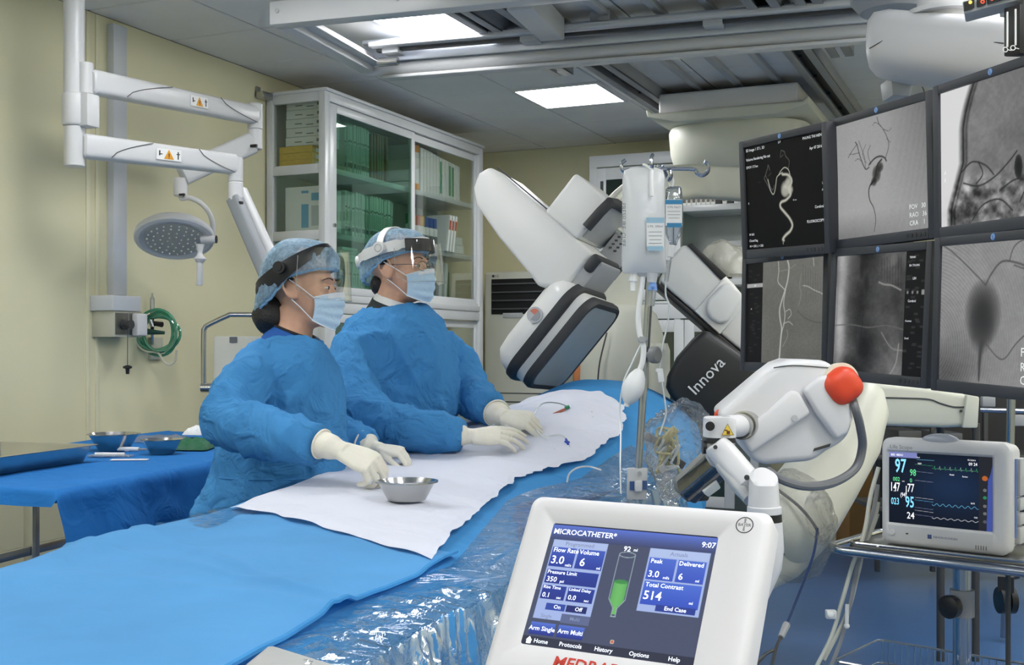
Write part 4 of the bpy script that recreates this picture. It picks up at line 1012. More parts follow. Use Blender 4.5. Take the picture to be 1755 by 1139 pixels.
# 4: pale carotid vessels
G = .47 + .03 * vnoise(u, v, 70, 31, 2) + .03 * vnoise(u, v, 5, 32) - .05 * v; I = g3(G); I[..., 2] -= .02
lt = (.78, .79, .76)
for pts, w, c in (([(.54, .0), (.56, .07), (.55, .18), (.52, .28), (.48, .38), (.45, .48), (.46, .58), (.48, .66), (.47, .78), (.46, .95)], .016, lt), ([(.42, .0), (.43, .1), (.42, .2), (.48, .26), (.52, .29)], .009, lt), ([(.52, .3), (.50, .42), (.52, .52), (.51, .62), (.48, .72), (.45, .98)], .010, lt), ([(.72, .14), (.70, .25), (.72, .35), (.69, .45)], .007, (.58, .58, .56)), ([(.86, .0), (.87, .08)], .008, (.75, .75, .72)),
                  ([(.74, .26), (.80, .27), (.88, .31), (.96, .34), (1.0, .37)], .008, (.76, .76, .74)), ([(.68, .50), (.76, .56), (.86, .6), (.98, .62)], .006, (.33, .33, .32)), ([(.53, .50), (.58, .48), (.6, .53), (.56, .57)], .006, lt), ([(.5, .62), (.57, .6), (.62, .63)], .006, lt), ([(.50, .84), (.56, .74), (.55, .68)], .007, (.6, .6, .58)), ([(.45, .1), (.55, .09), (.65, .05)], .006, (.58, .58, .56))): stroke(I, u, v, pts, w, c, .9)
for k in range(9): stroke(I, u, v, [(.74 + k * .03, .05 + .02 * k), (.745 + k * .03, .28 + .012 * k)], .004, (.36, .36, .35), .9); stroke(I, u, v, [(.75 + k * .03, .30 + .012 * k), (.752 + k * .03, .42)], .003, (.36, .36, .35), .9)
sb = u < .215
I[sb] = .085
I[(sb) & (v > .205) & (v < .245)] = .70
R_ = np.random.default_rng(2)
for k in range(26):
    a_, b_ = R_.random() * .16 + .02, R_.random() * .93 + .03
    if .18 < b_ < .27: continue
    I[(np.abs(u - a_) < .022) & (np.abs(v - b_) < .008) & sb] = .17
I[(np.hypot((u - .065) * AR, v - .46) < .008)] = .75
monitor((.728, .265, 3.604), (.146, -.002, -.347), (.006, .301, .001), I, 'lower left monitor showing pale neck arteries on grey, dark side menu at left', [('LIH', .115, .225, .022, 'CENTER')])
# 5: dark neck X-ray with menu at the right
G = .30 + .18 * vnoise(u, v, 5, 41) + .04 * vnoise(u, v, 50, 42) + .36 * np.exp(-((u - .06) / .08) ** 2) + .2 * np.clip((v - .6) * 2, 0, 1) * np.exp(-((u - .72) / .12) ** 2) - .12 * np.exp(-((u - .36) / .12) ** 2) - .18 * np.clip(v - .62, 0, 1) * 2 * np.exp(-((u - .1) / .2) ** 2)
I = g3(np.clip(G, .04, .9))
for pts, w, c in (([(.0, .61), (.2, .60), (.4, .62), (.6, .60), (.78, .63)], .008, (.42, .42, .41)), ([(.5, .24), (.56, .26), (.64, .27), (.74, .31)], .012, (.62, .62, .6)), ([(.33, .45), (.33, .6), (.31, .75), (.32, .85)], .006, (.1, .1, .1)), ([(.55, .66), (.66, .78), (.78, .8)], .01, (.55, .55, .53)), ([(.74, .75), (.72, .9), (.66, 1.)], .012, (.62, .62, .6)), ([(.02, .05), (.02, .5), (0, .95)], .01, (.55, .55, .55))): stroke(I, u, v, pts, w, c, .9)
for k in range(8): stroke(I, u, v, [(.52 + k * .03, .04), (.53 + k * .03, .22 + .01 * k)], .004, (.16, .16, .16), .9)
for cx_, cy_, rx_, ry_ in ((.65, .06, .05, .06), (.3, .12, .03, .1), (.36, .25, .03, .1)): blob(I, u, v, cx_, cy_, rx_, ry_, (.5, .5, .49) if cx_ > .5 else (.12, .12, .12), .8, .7)
sb = u > .785; I[sb] = .07
for k in range(34):
    a_, b_ = .80 + R_.random() * .17, R_.random() * .93 + .03
    I[(np.abs(u - a_) < .02) & (np.abs(v - b_) < .008) & sb] = .2
I[(u > .95) & (u < .985) & (v > .31) & (v < .35)] = .6
for k in range(3): I[np.hypot((u - .81 - k * .05) * AR, v - .33) < .012] = .55
monitor((.869, .250, 3.114), (.114, -.013, -.358), (.010, .301, -.007), I, 'lower middle monitor showing a dark neck X-ray, text menu at right', [('LIH', .86, .22, .03, 'LEFT'), ('Cerebral', .82, .40, .028, 'LEFT'), ('Contrast', .80, .56, .022, 'LEFT'), ('Detail', .80, .70, .022, 'LEFT'), ('TRINH', .82, .05, .026, 'LEFT'), ('BA THUAN', .82, .115, .026, 'LEFT')])
# 6: balloon-shaped contrast with vessels
G = .60 + .05 * vnoise(u, v, 6, 51) + .035 * np.sin(np.hypot((u + .1) * 1.2, v - .75) * 240) * np.clip(1.1 - u, 0, 1) + .03 * vnoise(u, v, 50, 52) - .22 * np.exp(-((u - .1) / .25) ** 2 - ((v - .95) / .25) ** 2)
I = g3(np.clip(G, .05, .95))
blob(I, u, v, .40, .50, .17, .25, (.2, .2, .2), .9, .95); blob(I, u, v, .39, .60, .12, .2, (.2, .2, .2), .8, .6)
stroke(I, u, v, [(.40, .7), (.385, .82), (.38, .98)], (.05, .012), (.28, .28, .28), .9)
for pts, w in (([(.42, .3), (.47, .22), (.56, .14), (.7, .16), (.86, .22), (1., .2)], .012), ([(.42, .3), (.3, .2), (.12, .06), (.02, .0)], .009), ([(.62, .14), (.66, .04), (.76, .0), (.88, .05), (.9, .15), (.78, .2), (.66, .17)], .008), ([(.44, .72), (.58, .82), (.7, .7), (.86, .56), (1., .42)], .008)): stroke(I, u, v, pts, w, (.33, .33, .33), .95)
monitor((.9735, .2349, 2.64), (.092, -.013, -.366), (.004, .301, -.008), I, 'lower right monitor showing a grey balloon-shaped contrast cloud on X-ray', big=[('FOV', .735, .765, .085, 'LEFT'), ('RAO', .735, .865, .085, 'LEFT'), ('CRA', .735, .955, .085, 'LEFT')])

# ---- suspension: boom, carrier frame, small dose display
ms = thing('monitor_boom', 'white ceiling boom with a rounded arm carrying the monitor wall', 'ceiling boom', CF(1.35, 1.3, 2.9))
def bo(pts, dz, dy, e=3.4):
    rings = []
    for (px, py, Z, hw, hh) in pts: rings.append(sring3(P(px, py, Z), CD(.35, 0, .94), CD(0, 1, 0), hw, hh, 28, e))
    return MB().loft(rings)
obj('boom_arm', bo([(1486, 78, 3.45, .05, .035), (1489, 77, 3.44, .085, .062), (1500, 77, 3.42, .115, .082), (1525, 79, 3.38, .125, .092), (1600, 88, 3.27, .125, .094), (1700, 98, 3.12, .125, .094), (1800, 110, 3.0, .125, .094), (1850, 112, 2.95, .11, .08)], 0, 0), M_white2, ms, ang=60)
obj('arm_lid_seam', MB().tube([P(1490, 83, 3.32), P(1535, 57, 3.245), P(1620, 64, 3.13), P(1720, 74, 2.98)], .0016, n=5), M_seam, ms)
pj = P(1540, 30, 3.6)
obj('boom_joint', MB().cyl(P(1620, 45, 3.25), V((P(1620, 45, 3.25).x, P(1620, 45, 3.25).y, HC - .12)), .075, n=32).cyl(P(1620, 28, 3.25), P(1620, 20, 3.25), .105, n=32), M_white2, ms)
q = P(1620, 0, 3.25)
obj('boom_carriage', MB().span((q.x - .25, q.y - .3, HC - .12), (q.x + .25, q.y + .5, HC - .005)), M_lgrey, ms, bevel=.02)
obj('cable_drum', MB().lathe([(.05, 0), (.10, .005), (.13, .04), (.13, .10), (.11, .13)], P(1530, 24, 3.7), (0, 0, 1), 28), M_grey, ms)
obj('under_bracket', MB().prism([P(1526, 131, 3.42), P(1568, 135, 3.42), P(1560, 165, 3.42), P(1530, 163, 3.42)], CD(0, 0, .1)), M_lgrey, ms, bevel=.006)
obj('lamp_dot', MB().ball(P(1537, 127, 3.33), .008, 10, 6), M_white, ms)
# carrier frame behind the monitors
cf = MB()
for (a_, b_) in (((.70, .20, 3.62), (1.1, .17, 2.5)), ((.72, .45, 3.56), (1.1, .43, 2.5)), ((.70, .02, 3.62), (1.1, -.02, 2.5))):
    o1, o2 = CF(*a_) + CD(.13, 0, .06), CF(*b_) + CD(.13, 0, .06); cf.tube([o1, o2], .02, n=8)
for t_ in (.12, .5, .85):
    o1 = CF(.70, .02, 3.62).lerp(CF(1.1, -.02, 2.5), t_) + CD(.15, 0, .06); cf.tube([o1, o1 + V((0, 0, .55))], .022, n=8)
c1 = P(1735, 110, 2.95); cf.tube([c1, V((c1.x, c1.y, CAMZ + .2))], .03, n=8)
obj('carrier_frame', cf, M_dark, ms)
# black bracket with slots and dose display at the very right
bk = MB().prism([P(1720, 14, 2.55), P(1748, 6, 2.5), P(1748, 92, 2.5), P(1720, 97, 2.55)], CD(.1, 0, .01))
hb_ = obj('hanger_bracket', bk, M_black, ms, bevel=.003)
sl = MB()
for x, ya_, yb_ in ((1727, 20, 80), (1741, 15, 77)): sl.prism([P(x - 1.2, ya_, 2.49), P(x + 1.2, ya_, 2.49), P(x + 1.2, yb_, 2.49), P(x - 1.2, yb_, 2.49)], CD(0, 0, .004))
obj('bracket_slot', sl, M_paper, hb_)
ky = MB()
for x, y in ((1725, 85), (1738, 82)):
    c_ = P(x - 2, y, 2.488); ky.tube([c_ + CD(.005 * math.cos(k * PI / 6), .005 * math.sin(k * PI / 6), 0) for k in range(12)], .0011, n=5, closed=True); ky.tube([c_ + CD(.005, 0, 0), c_ + CD(.013, -.002, 0)], .0011, n=5)
obj('key_mark', ky, M_paper, hb_)
dd = thing('dose_display', 'slim dose display with red digits at the top right corner', 'display', P(1700, 15, 2.6))
obj('display_case', MB().prism([P(1649, 2, 2.62), P(1760, -30, 2.5), P(1762, -4, 2.5), P(1690, 14, 2.57), P(1653, 24, 2.61)], CD(.03, 0, .07)), M_lgrey, dd, bevel=.004)
for k, (xa_, xb_) in enumerate(((1652, 1670), (1675, 1690), (1693, 1740))):
    f_ = lambda x: -.29 * (x - 1651)
    obj('display_window', MB().prism([P(xa_, 4 + f_(xa_), 2.608 - .0011 * (xa_ - 1650)), P(xb_, 4 + f_(xb_), 2.608 - .0011 * (xb_ - 1650)), P(xb_, 19 + f_(xb_), 2.608 - .0011 * (xb_ - 1650)), P(xa_ + 1, 19 + f_(xa_), 2.608 - .0011 * (xa_ - 1650))], CD(0, 0, .004)), M_black, dd)
obj('red_digit', MB().text('8', camframe(1684, 1, 2.56), .022, 'CENTER').text('0', camframe(1700, -4, 2.54), .022, 'CENTER'), mat('led_red', (230, 70, 30), .5, emit=1.5), dd)
obj('amber_lamp', MB().ball(P(1663, 4, 2.59), .004, 8, 5), mat('led_amber', (230, 200, 90), .5, emit=1.2), dd)
# ================================================================== patient table and its drapes
TZ = .88
ST_L = [(-1.0, 1.4), (-.889, 2.026), (-.813, 2.40), (-.675, 2.80), (-.532, 3.70), (-.375, 4.0), (-.20, 4.37), (-.03, 4.75), (.12, 5.4)]
ST_R = [(-.27, 1.2), (-.197, 1.46), (-.134, 1.66), (-.051, 1.897), (.169, 3.0), (.357, 3.44), (.53, 3.9), (.70, 4.5), (.80, 5.2)]
ZL = [.86, .86, .86, .865, .88, .92, .94, .95, .95]
ZR = [.86, .86, .86, .855, .80, .82, .86, .94, .95]
cL = curve([(a, b, 0) for a, b in ST_L], 16); cR = curve([(a, b, 0) for a, b in ST_R], 16)
BU = [.008, .010, .012, .016, .02, .028, .13, .19, .16]
def at(c, s):
    x = max(0, min(127.999, s * 16)); i = int(x); return c[i].lerp(c[min(i + 1, 128)], x - i)
def surf(s, t, lift=0.0, wr=.004, seed=0.0, hangr=.012):
    """point of the draped table top; s runs from the near end to the head end, t from the operators' side to the other"""
    A_, B_ = at(cL, s), at(cR, s); wd_ = (B_ - A_).length
    tt = max(0, min(1, t)); p = A_.lerp(B_, tt)
    bu = interp(s, list(range(9)), BU)
    z = lerp(interp(s, list(range(9)), ZL), interp(s, list(range(9)), ZR), tt) + bu * max(0, math.sin(PI * tt)) ** .75 + lift
    q = V((p.x * 7 + seed, p.y * 5, seed))
    z += wr * (noise.noise(q) + .5 * noise.noise(q * 2.3)) + wr * .6 * abs(noise.noise(q * 1.1 + V((3, 3, 3))))
    out = (B_ - A_).normalized(); ov = t - 1 if t > 1 else (-t if t < 0 else 0)
    if ov > 0:
        d = ov * wd_; sgn = 1 if t > 1 else -1
        fold = .016 * math.sin(p.y * 21 + 3 * noise.noise(V((p.y * 3, seed, 0)))) * min(1, d * 5) + .02 * noise.noise(V((p.y * 8, d * 9, seed))) * min(1, d * 6)
        p = p + out * (sgn * (hangr + lift + .02 * min(1, d * 8) + fold)); z -= max(0, d - .01)
        z = max(z, .03)
    return W(p.x, p.y, z)
pt = thing('patient_table', 'narrow grey radiology table on a white pedestal under the drapes', 'patient table', W(-.2, 2.4, 0))
def tslab(s0, s1, t0, t1, z0, z1, n=24):
    m_ = MB(); rings = []
    for k in range(n + 1):
        s = lerp(s0, s1, k / n); A_, B_ = at(cL, s), at(cR, s); a_, b_ = A_.lerp(B_, t0), A_.lerp(B_, t1)
        rings.append([W(a_.x, a_.y, z0), W(b_.x, b_.y, z0), W(b_.x, b_.y, z1), W(a_.x, a_.y, z1)])
    return m_.loft(rings)
obj('mattress', tslab(.1, 7.9, .06, .94, TZ - .11, TZ - .045), mat('mattress_blue', (60, 110, 170), .6), pt, bevel=.004)
obj('table_top', tslab(.05, 7.95, .1, .9, TZ - .14, TZ - .112), M_lgrey, pt)
c_ = W(-.05, 3.5, 0)
obj('pedestal', MB().box(c_ + V((0, 0, .37)), (.34, .5, .74)), M_white2, pt, bevel=.03, seg=3)
obj('pedestal_foot', MB().box(c_ + V((0, 0, .03)), (.5, .8, .06)), M_lgrey, pt, bevel=.015)
M_blue = cloth('blue_drape', (72, 154, 216), .22, 5.0)
M_blue2 = cloth('blue_drape_bright', (98, 170, 226), .24, 3.5)
M_wht = cloth('white_drape', (228, 231, 242), .26, 6.0, trans=.15, var=.02)
def sheet(fn, nu, nv, thick=0): return MB().grid(fn, nu, nv)
o = obj('patient_drape', sheet(lambda u, v: surf(.05 + u * 7.9, -.45 + v * 2.3), 190, 90), M_blue, ang=180)
tag(o, 'blue surgical drape covering the whole patient and hanging over the table sides', 'drape')
def near_fn(u, v):
    s = .2 + u * 2.98; t0, t1 = -.06, interp(s, [0, 3.2], [.86, .855])
    t = lerp(t0, t1, v); s2 = s + (.12 * (v - .5) ** 2 * 2 + .05 * noise.noise(V((v * 5, 2, 1)))) * u - .03
    ridge = .020 * math.exp(-((t - .07) / .06) ** 2) * math.exp(-((s - 1.75) / .5) ** 2)
    fold = .010 * math.exp(-(((s - 1.1) - (t - .3) * .9) / .12) ** 2) + .008 * math.exp(-((s - 2.2 + t * .5) / .07) ** 2) + .006 * math.exp(-((s - 1.6 - t * .3) / .05) ** 2)
    return surf(s2, t, .008 + ridge + fold, .005, 4.0)
o = obj('foot_drape', sheet(near_fn, 90, 60), M_blue2, ang=180)
tag(o, 'bright blue drape sheet spread over the near end of the patient table', 'drape')
def hem_fn(k, m_):   # stitched edge
    return [near_fn(i / 60, 1.0) + V((0, 0, .003)) for i in range(61)]
obj('hem', MB().tube(hem_fn(0, 0), .004, n=5), M_blue, o)
def white_fn(u, v):
    s = 3.0 + u * 3.55
    t0 = interp(s, [3, 4, 5, 5.8, 6.2, 6.6], [.03, .05, .04, .06, .20, .34]); t1 = interp(s, [3, 3.3, 4, 4.6, 5, 5.3, 6, 6.6, 7], [.84, .78, .70, .66, .70, .76, .80, .72, .6])
    t1 += .018 * noise.noise(V((s * 6, 7, 1))) + .012 * noise.noise(V((s * 17, 7, 1))); t0 += .012 * noise.noise(V((s * 7, 1, 8)))
    t = lerp(t0, t1, v)
    s2 = s + (1 - u) * (.05 * noise.noise(V((v * 6, 3, 3))) + .10 * (v - .5)) - u * .12 * abs(v - .5) + u * .06 * noise.noise(V((v * 7, 1, 3)))
    edge = min(u, 1 - u, v, 1 - v)
    fold = .014 * math.exp(-((s - 4.95 - .5 * (t - .8)) / .07) ** 2) * max(0, (t - .45)) * 2.2 + .02 * math.exp(-((s - 6.05) / .12) ** 2) * max(0, t - .3)
    rip = .009 * noise.noise(V((s * 9, t * 11, 4))) * max(0, min(1, (s - 5) * .8))
    return surf(s2, t, .014 + fold + rip + (.004 if edge > .015 else 0), .0065, 9.0)
o = obj('white_drape', sheet(white_fn, 130, 70), M_wht, ang=180)
tag(o, 'white sterile cloth laid along the middle of the patient table', 'drape')
# clear plastic over the far side of the table
M_plas = clear('clear_plastic', (252, 254, 255), .5, .07, .02, .28, 9)
def plas_fn(u, v):
    s = .55 + u * 5.3; t = lerp(interp(s, [.5, 1, 2, 2.8, 3.1, 4, 6], [.85, .85, .85, .85, .88, .74, .86]), 1.95, v)
    A_, B_ = at(cL, s), at(cR, s); w_ = (B_ - A_).length; ed = min(u, 1 - u, v, 1 - v)
    rg_ = lambda f, k: (1 - min(1, abs(noise.noise(V((s * f, t * w_ * f * 2.2, k)))) * 1.6)) ** 4
    cr = .012 * rg_(2.2, 2) + .009 * rg_(4.5, 6) + .005 * rg_(9, 11)
    return surf(s, t, .004 + min(1, v * 5) * (.016 + cr), .003, 15.0, .03)
o = obj('plastic_sheet', sheet(plas_fn, 150, 100), M_plas, ang=180)
tag(o, 'creased clear plastic sheet hanging over the near side of the table', 'plastic sheet')
def plas2(u, v):
    s = 2.4 + u * 3.2; t = lerp(-.42, .16, v)
    cr = .010 * abs(noise.noise(V((s * 6, t * 14, 21))))
    return surf(s, t, .006 + cr if t > .04 else .006 + cr, .002, 22.0, .02)
o = obj('plastic_sheet', sheet(plas2, 80, 36), M_plas, ang=180)
tag(o, 'strip of clear plastic along the operators\' edge of the table', 'plastic sheet')
# pale padded end block at the bottom of the picture
def onz(px, py, z): return P(px, py, (CAMZ - z) * F / (py - CY))
pe = thing('table_end_pad', 'pale grey padded block at the near end of the table, bottom of picture', 'pad', onz(500, 1139, .0) * 0 + V((onz(500, 1139, .95).x, onz(500, 1139, .95).y, .73)))
obj('pad_block', MB().prism([onz(459, 1097, .885), onz(588, 1136, .885), onz(560, 1250, .885), onz(330, 1200, .885)], V((0, 0, -.16))), mat('pad_grey', (176, 176, 172), .4, bump=.1, bscale=30), pe, bevel=.014, seg=3)

def ontop(px, py, lift=.02):
    """the point of the draped top under a pixel (march along the ray)"""
    best = None
    for k in range(420):
        Z = 1.0 + k * .0125; p = P(px, py, Z)
        l = (px - CX) / F * Z
        # nearest station
        bs = min(((at(cL, s / 20).lerp(at(cR, s / 20), .5).y - Z) ** 2, s) for s in range(0, 160, 4))[1]
        for s in range(max(0, bs - 14), min(159, bs + 14)):
            A_, B_ = at(cL, s / 20), at(cR, s / 20); n_ = B_ - A_
            d_ = (l - A_.x) * n_.y - (Z - A_.y) * n_.x
            if abs(d_) < .012 * n_.length * 3:
                t = ((l - A_.x) * n_.x + (Z - A_.y) * n_.y) / n_.length_squared
                if 0 <= t <= 1 and surf(s / 20, t, lift, 0).z >= p.z: return p
                break
    return P(px, py, .36 * F / max(1, py - CY))
# steel bowl held by the nurse
bw = bowl('steel_bowl', V((0, 0, 0)), .068, .046, 'stainless steel bowl on the white drape under the left operator\'s glove', None, .045)
bw.location = ontop(697, 856, .024); bw.rotation_euler = (0, 0, 0)
bw.scale = (1.0, 1.0, 1.0)
obj('liquid', MB().lathe([(.052, .020), (.02, .0202)], (0, 0, 0), n=32), clear('water', (236, 240, 242), .8, .02, .15), bw, local=True)
# lines and bits lying on the sterile field
M_line = mat('clear_tubing', (214, 220, 222), .25, var=.02); M_wire = mat('guide_wire', (120, 132, 132), .3, metal=.6)
def line(name, pts, r, m, label, cat='tube', lift=.02, n=5):
    o_ = obj(name, MB().tube(curve([ontop(x, y, lift) + V((0, 0, dz)) for x, y, dz in pts], 6), r, n=6), m)
    return tag(o_, label, cat)
line('guide_wire', [(975, 703, .012), (955, 705, .03), (930, 716, .05), (912, 728, .03), (903, 740, .02)], .0022, M_wire, 'thin dark guide wire arching from the puncture site to the gloved hands', 'wire')
line('catheter', [(800, 762, .02), (860, 742, .04), (900, 738, .04), (915, 741, .035), (924, 752, .02), (940, 758, .012)], .0032, M_line, 'white catheter running through the right operator\'s gloves', 'catheter')
line('drip_tube', [(940, 752, .01), (960, 752, .014), (972, 760, .012), (976, 776, .008), (962, 780, .006), (950, 772, .006)], .0022, M_line, 'clear looped tube lying on the white cloth near the blue clip', 'tube')
line('drip_tube', [(972, 832, .012), (976, 818, .012), (990, 808, .012), (1010, 806, .012), (1030, 812, .012)], .003, M_line, 'clear curved tube on the plastic beside the white cloth', 'tube')
tag(obj('blue_clip', MB().box((0, 0, 0), (.012, .022, .006), Matrix.Translation(ontop(972, 757, .03)) @ Matrix.Rotation(.5, 4, 'Y')).cyl(ontop(970, 752, .034), ontop(974, 762, .03), .004, n=8), mat('clip_blue', (46, 80, 190), .4), bevel=.001), 'small blue clip on the white cloth', 'clip')
sh_ = thing('introducer', 'red and green introducer sheath at the puncture site', 'introducer', ontop(960, 710, .02))
obj('sheath_tube', MB().cyl(ontop(948, 714, .02) + V((0, 0, .008)), ontop(968, 707, .02) + V((0, 0, .012)), .005, n=8), mat('sheath_red', (150, 78, 60), .4), sh_)
obj('sheath_hub', MB().cyl(ontop(968, 706, .02) + V((0, 0, .014)), ontop(976, 704, .02) + V((0, 0, .016)), .006, n=8), mat('hub_green', (40, 130, 90), .4), sh_)
tag(obj('stopcock', MB().cyl(ontop(1012, 716, .02) + V((0, 0, .008)), ontop(1022, 718, .02) + V((0, 0, .01)), .006, n=8).cyl(ontop(1014, 712, .02) + V((0, 0, .012)), ontop(1016, 722, .02) + V((0, 0, .012)), .004, n=8), mat('stopcock_teal', (120, 160, 140), .4)), 'small teal stopcock lying on the white cloth', 'stopcock')

# ================================================================== crumpled plastic and cables at the table side
def crinkle(c, r, seed, amp=.25, n=(44, 24), f=9, crk=0.0):
    def fn(u, v):
        th, ph = u * 2 * PI, (v - .5) * PI * .98
        q = V((math.cos(th) * math.cos(ph), math.sin(th) * math.cos(ph), math.sin(ph)))
        k = 1 + amp * (noise.noise(q * 1.7 + V((seed, 0, 0))) + .5 * abs(noise.noise(q * 4 + V((0, seed, 0)))) + .25 * abs(noise.noise(q * f)) + crk * (1 - min(1, abs(noise.noise(q * 2.6 + V((seed, 4, 1)))) * 2.2)) ** 3 + crk * .6 * (1 - min(1, abs(noise.noise(q * 5.5 + V((2, seed, 1)))) * 2.2)) ** 3)
        return V(c) + CD(q.x * r[0] * k, q.z * r[1] * k, q.y * r[2] * k)
    return MB().grid(fn, *n)
M_bag = clear('bag_plastic', (253, 253, 252), .6, .09, .03, .6, 20, milk=.05)
tag(obj('plastic_bag', crinkle(P(1165, 768, 3.25), (.10, .12, .12), 3.0, .24, (90, 60), 9, .22), M_bag, ang=180), 'crumpled clear plastic bag over the cables beside the injector', 'plastic bag')
cl_ = thing('cable_clump', 'tangle of yellowish cables inside the crumpled plastic bag', 'cables', P(1150, 790, 3.25))
rr = random.Random(11)
M_yel = mat('cable_cream', (196, 186, 140), .4)
for k in range(9):
    pts = [P(1135 + rr.uniform(-12, 30), 742 + rr.uniform(-12, 70), 3.2 + rr.uniform(0, .12)) for _ in range(5)]
    obj('cable', MB().tube(curve(pts, 6), .004, n=6), M_yel if k % 3 else M_line, cl_)
for k, (x, y) in enumerate(((1118, 752), (1148, 745), (1160, 790), (1140, 810))):
    obj('connector', MB().box((0, 0, 0), (.05, .022, .018), camframe(x, y, 3.24) @ Matrix.Rotation(rr.uniform(-1, 1), 4, 'Z')), (M_grey, M_yel, M_dark, M_lgrey)[k], cl_, bevel=.004)

# ================================================================== IV pole with bags
Zi = 3.15
iv = thing('iv_pole', 'chrome infusion pole with hooks clamped to the table rail', 'iv pole', P(1092, 852, Zi))
obj('pole', MB().cyl(P(1091, 850, Zi), P(1126, 290, Zi), .0105, n=16), M_chrome, iv)
obj('upper_pole', MB().cyl(P(1117, 430, Zi), P(1128, 283, Zi), .0075, n=14), M_chrome, iv)
hk = [P(x, y, Zi) for x, y in ((1128, 289), (1160, 289), (1189, 290), (1194, 296), (1199, 300), (1206, 300), (1213, 294), (1214, 285), (1211, 279), (1207, 277))]
obj('hook', MB().tube(curve(hk, 5), .005, n=8), M_chrome, iv)
hk = [P(x, y, Zi - .02) for x, y in ((1128, 289), (1095, 290), (1078, 291), (1070, 294), (1065, 287), (1066, 279), (1072, 274))]
obj('hook', MB().tube(curve(hk, 5), .005, n=8), M_chrome, iv)
hk = [P(x, y, Z_) for x, y, Z_ in ((1127, 289, Zi), (1122, 291, Zi - .06), (1118, 294, Zi - .1), (1117, 285, Zi - .13), (1116, 272, Zi - .13), (1119, 265, Zi - .12))]
obj('hook', MB().tube(curve(hk, 5), .005, n=8), M_chrome, iv)
hk = [P(x, y, Z_) for x, y, Z_ in ((1128, 289, Zi), (1134, 284, Zi + .04), (1142, 300, Zi + .02), (1146, 309, Zi), (1150, 303, Zi - .02), (1149, 292, Zi - .02))]
obj('hook', MB().tube(curve(hk, 5), .005, n=8), M_chrome, iv)
obj('height_knob', MB().lathe([(.008, 0), (.008, .012), (.022, .014), (.023, .018), (.023, .03), (.018, .034)], P(1110, 608, Zi - .012), CD(.75, 0, -.65), 22), mat('knob_grey', (120, 122, 124), .35), iv)
obj('clamp_plate', MB().prism([P(x, y, Zi - .012) for x, y in ((1076, 802), (1111, 802), (1108, 856), (1075, 856))], CD(0, 0, .02)), M_lgrey, iv, bevel=.003)
obj('clamp_slot', MB().box((0, 0, 0), (.012, .024, .004), camframe(1083, 832, Zi - .014)).box((0, 0, 0), (.012, .024, .004), camframe(1105, 831, Zi - .014)), mat('clip_blue_dark', (60, 90, 140), .4), iv)
obj('clamp_jaw', MB().box((0, 0, 0), (.02, .03, .02), camframe(1094, 832, Zi - .018)), M_white, iv, bevel=.003)
obj('clamp_screw', MB().cyl(P(1096, 811, Zi - .012), P(1096, 811, Zi - .018), .006, n=10), M_grey, iv)
# pressure infusion bag: fluid bag inside a sleeve
Zb = Zi - .10
pb = thing('pressure_bag', 'large cloudy pressure infusion bag hanging left on the pole', 'infusion bag', P(1105, 472, Zb))
def bagring(py, x0_, x1_, d_, e=3.0, Z_=Zb): return sring3(P((x0_ + x1_) / 2, py, Z_), CD(1, 0, 0), CD(0, 0, 1), (x1_ - x0_) / 2 / F * Z_, d_, 28, e)
M_bagc = clear('milky_sleeve', (250, 251, 252), .4, .2, .04, .35, 16, milk=.8, milkcol=(250, 251, 251))
M_fluid = clear('fluid_bag', (248, 250, 251), .5, .1, .05, .2, 12, milk=.5, milkcol=(248, 250, 251))
obj('sleeve', MB().loft([bagring(287, 1082, 1124, .006), bagring(292, 1070, 1136, .02), bagring(305, 1067, 1139, .034), bagring(340, 1067, 1138, .05), bagring(400, 1067, 1139, .056), bagring(442, 1066, 1140, .05), bagring(462, 1066, 1142, .03), bagring(468, 1068, 1140, .02)], caps=False), M_bagc, pb, ang=80)
obj('inner_bag', MB().loft([bagring(322, 1080, 1134, .012), bagring(330, 1077, 1136, .024), bagring(380, 1078, 1136, .036), bagring(435, 1077, 1137, .034), bagring(458, 1082, 1136, .02), bagring(474, 1096, 1130, .01)]), M_fluid, pb, ang=80)
lbf = camframe(1125, 400, Zb - .062)
lb_ = obj('bag_label', MB().box((0, 0, 0), (.044, .07, .0008), lbf @ Matrix.Translation((-.003, 0, 0))), M_paper, pb)
obj('label_band', MB().box((-.003, .034, .0008), (.046, .014, .0006), lbf).box((-.003, -.038, .0008), (.04, .012, .0006), lbf), mat('label_pale_blue', (150, 186, 206), .5), lb_)
obj('label_print', MB().text('0.9%  500ml', lbf @ Matrix.Translation((-.003, .018, .001)), .008, 'CENTER').box((-.003, .004, .001), (.034, .0012, .0004), lbf).box((-.003, -.006, .001), (.034, .0012, .0004), lbf).box((-.003, -.016, .001), (.03, .0012, .0004), lbf).box((-.003, -.025, .001), (.034, .0012, .0004), lbf), B_txt, lb_)
sf = camframe(1068.5, 385, Zb - .05)
obj('side_print', MB().text('PRESSURE  CUFF', sf @ Matrix.Rotation(-PI / 2, 4, 'Z'), .014, 'CENTER', 0, 1.1), B_txt, pb)
obj('hanging_strap', MB().tube(curve([P(1117, 292, Zb - .03), P(1116, 310, Zb - .05), P(1117, 336, Zb - .062)], 5), .005, n=8, flat=.4).tube(curve([P(1103, 282, Zb), P(1110, 285, Zb - .02), P(1118, 292, Zb - .03)], 4), .004, n=6), M_paper, pb)
obj('port', MB().cyl(P(1118, 468, Zb - .01), P(1117, 484, Zb - .01), .016, .012, 14), M_bagc, pb)
obj('side_port', MB().cyl(P(1086, 466, Zb), P(1085, 482, Zb), .012, n=12).cyl(P(1085, 482, Zb), P(1085, 498, Zb), .008, n=12), M_paper, pb)
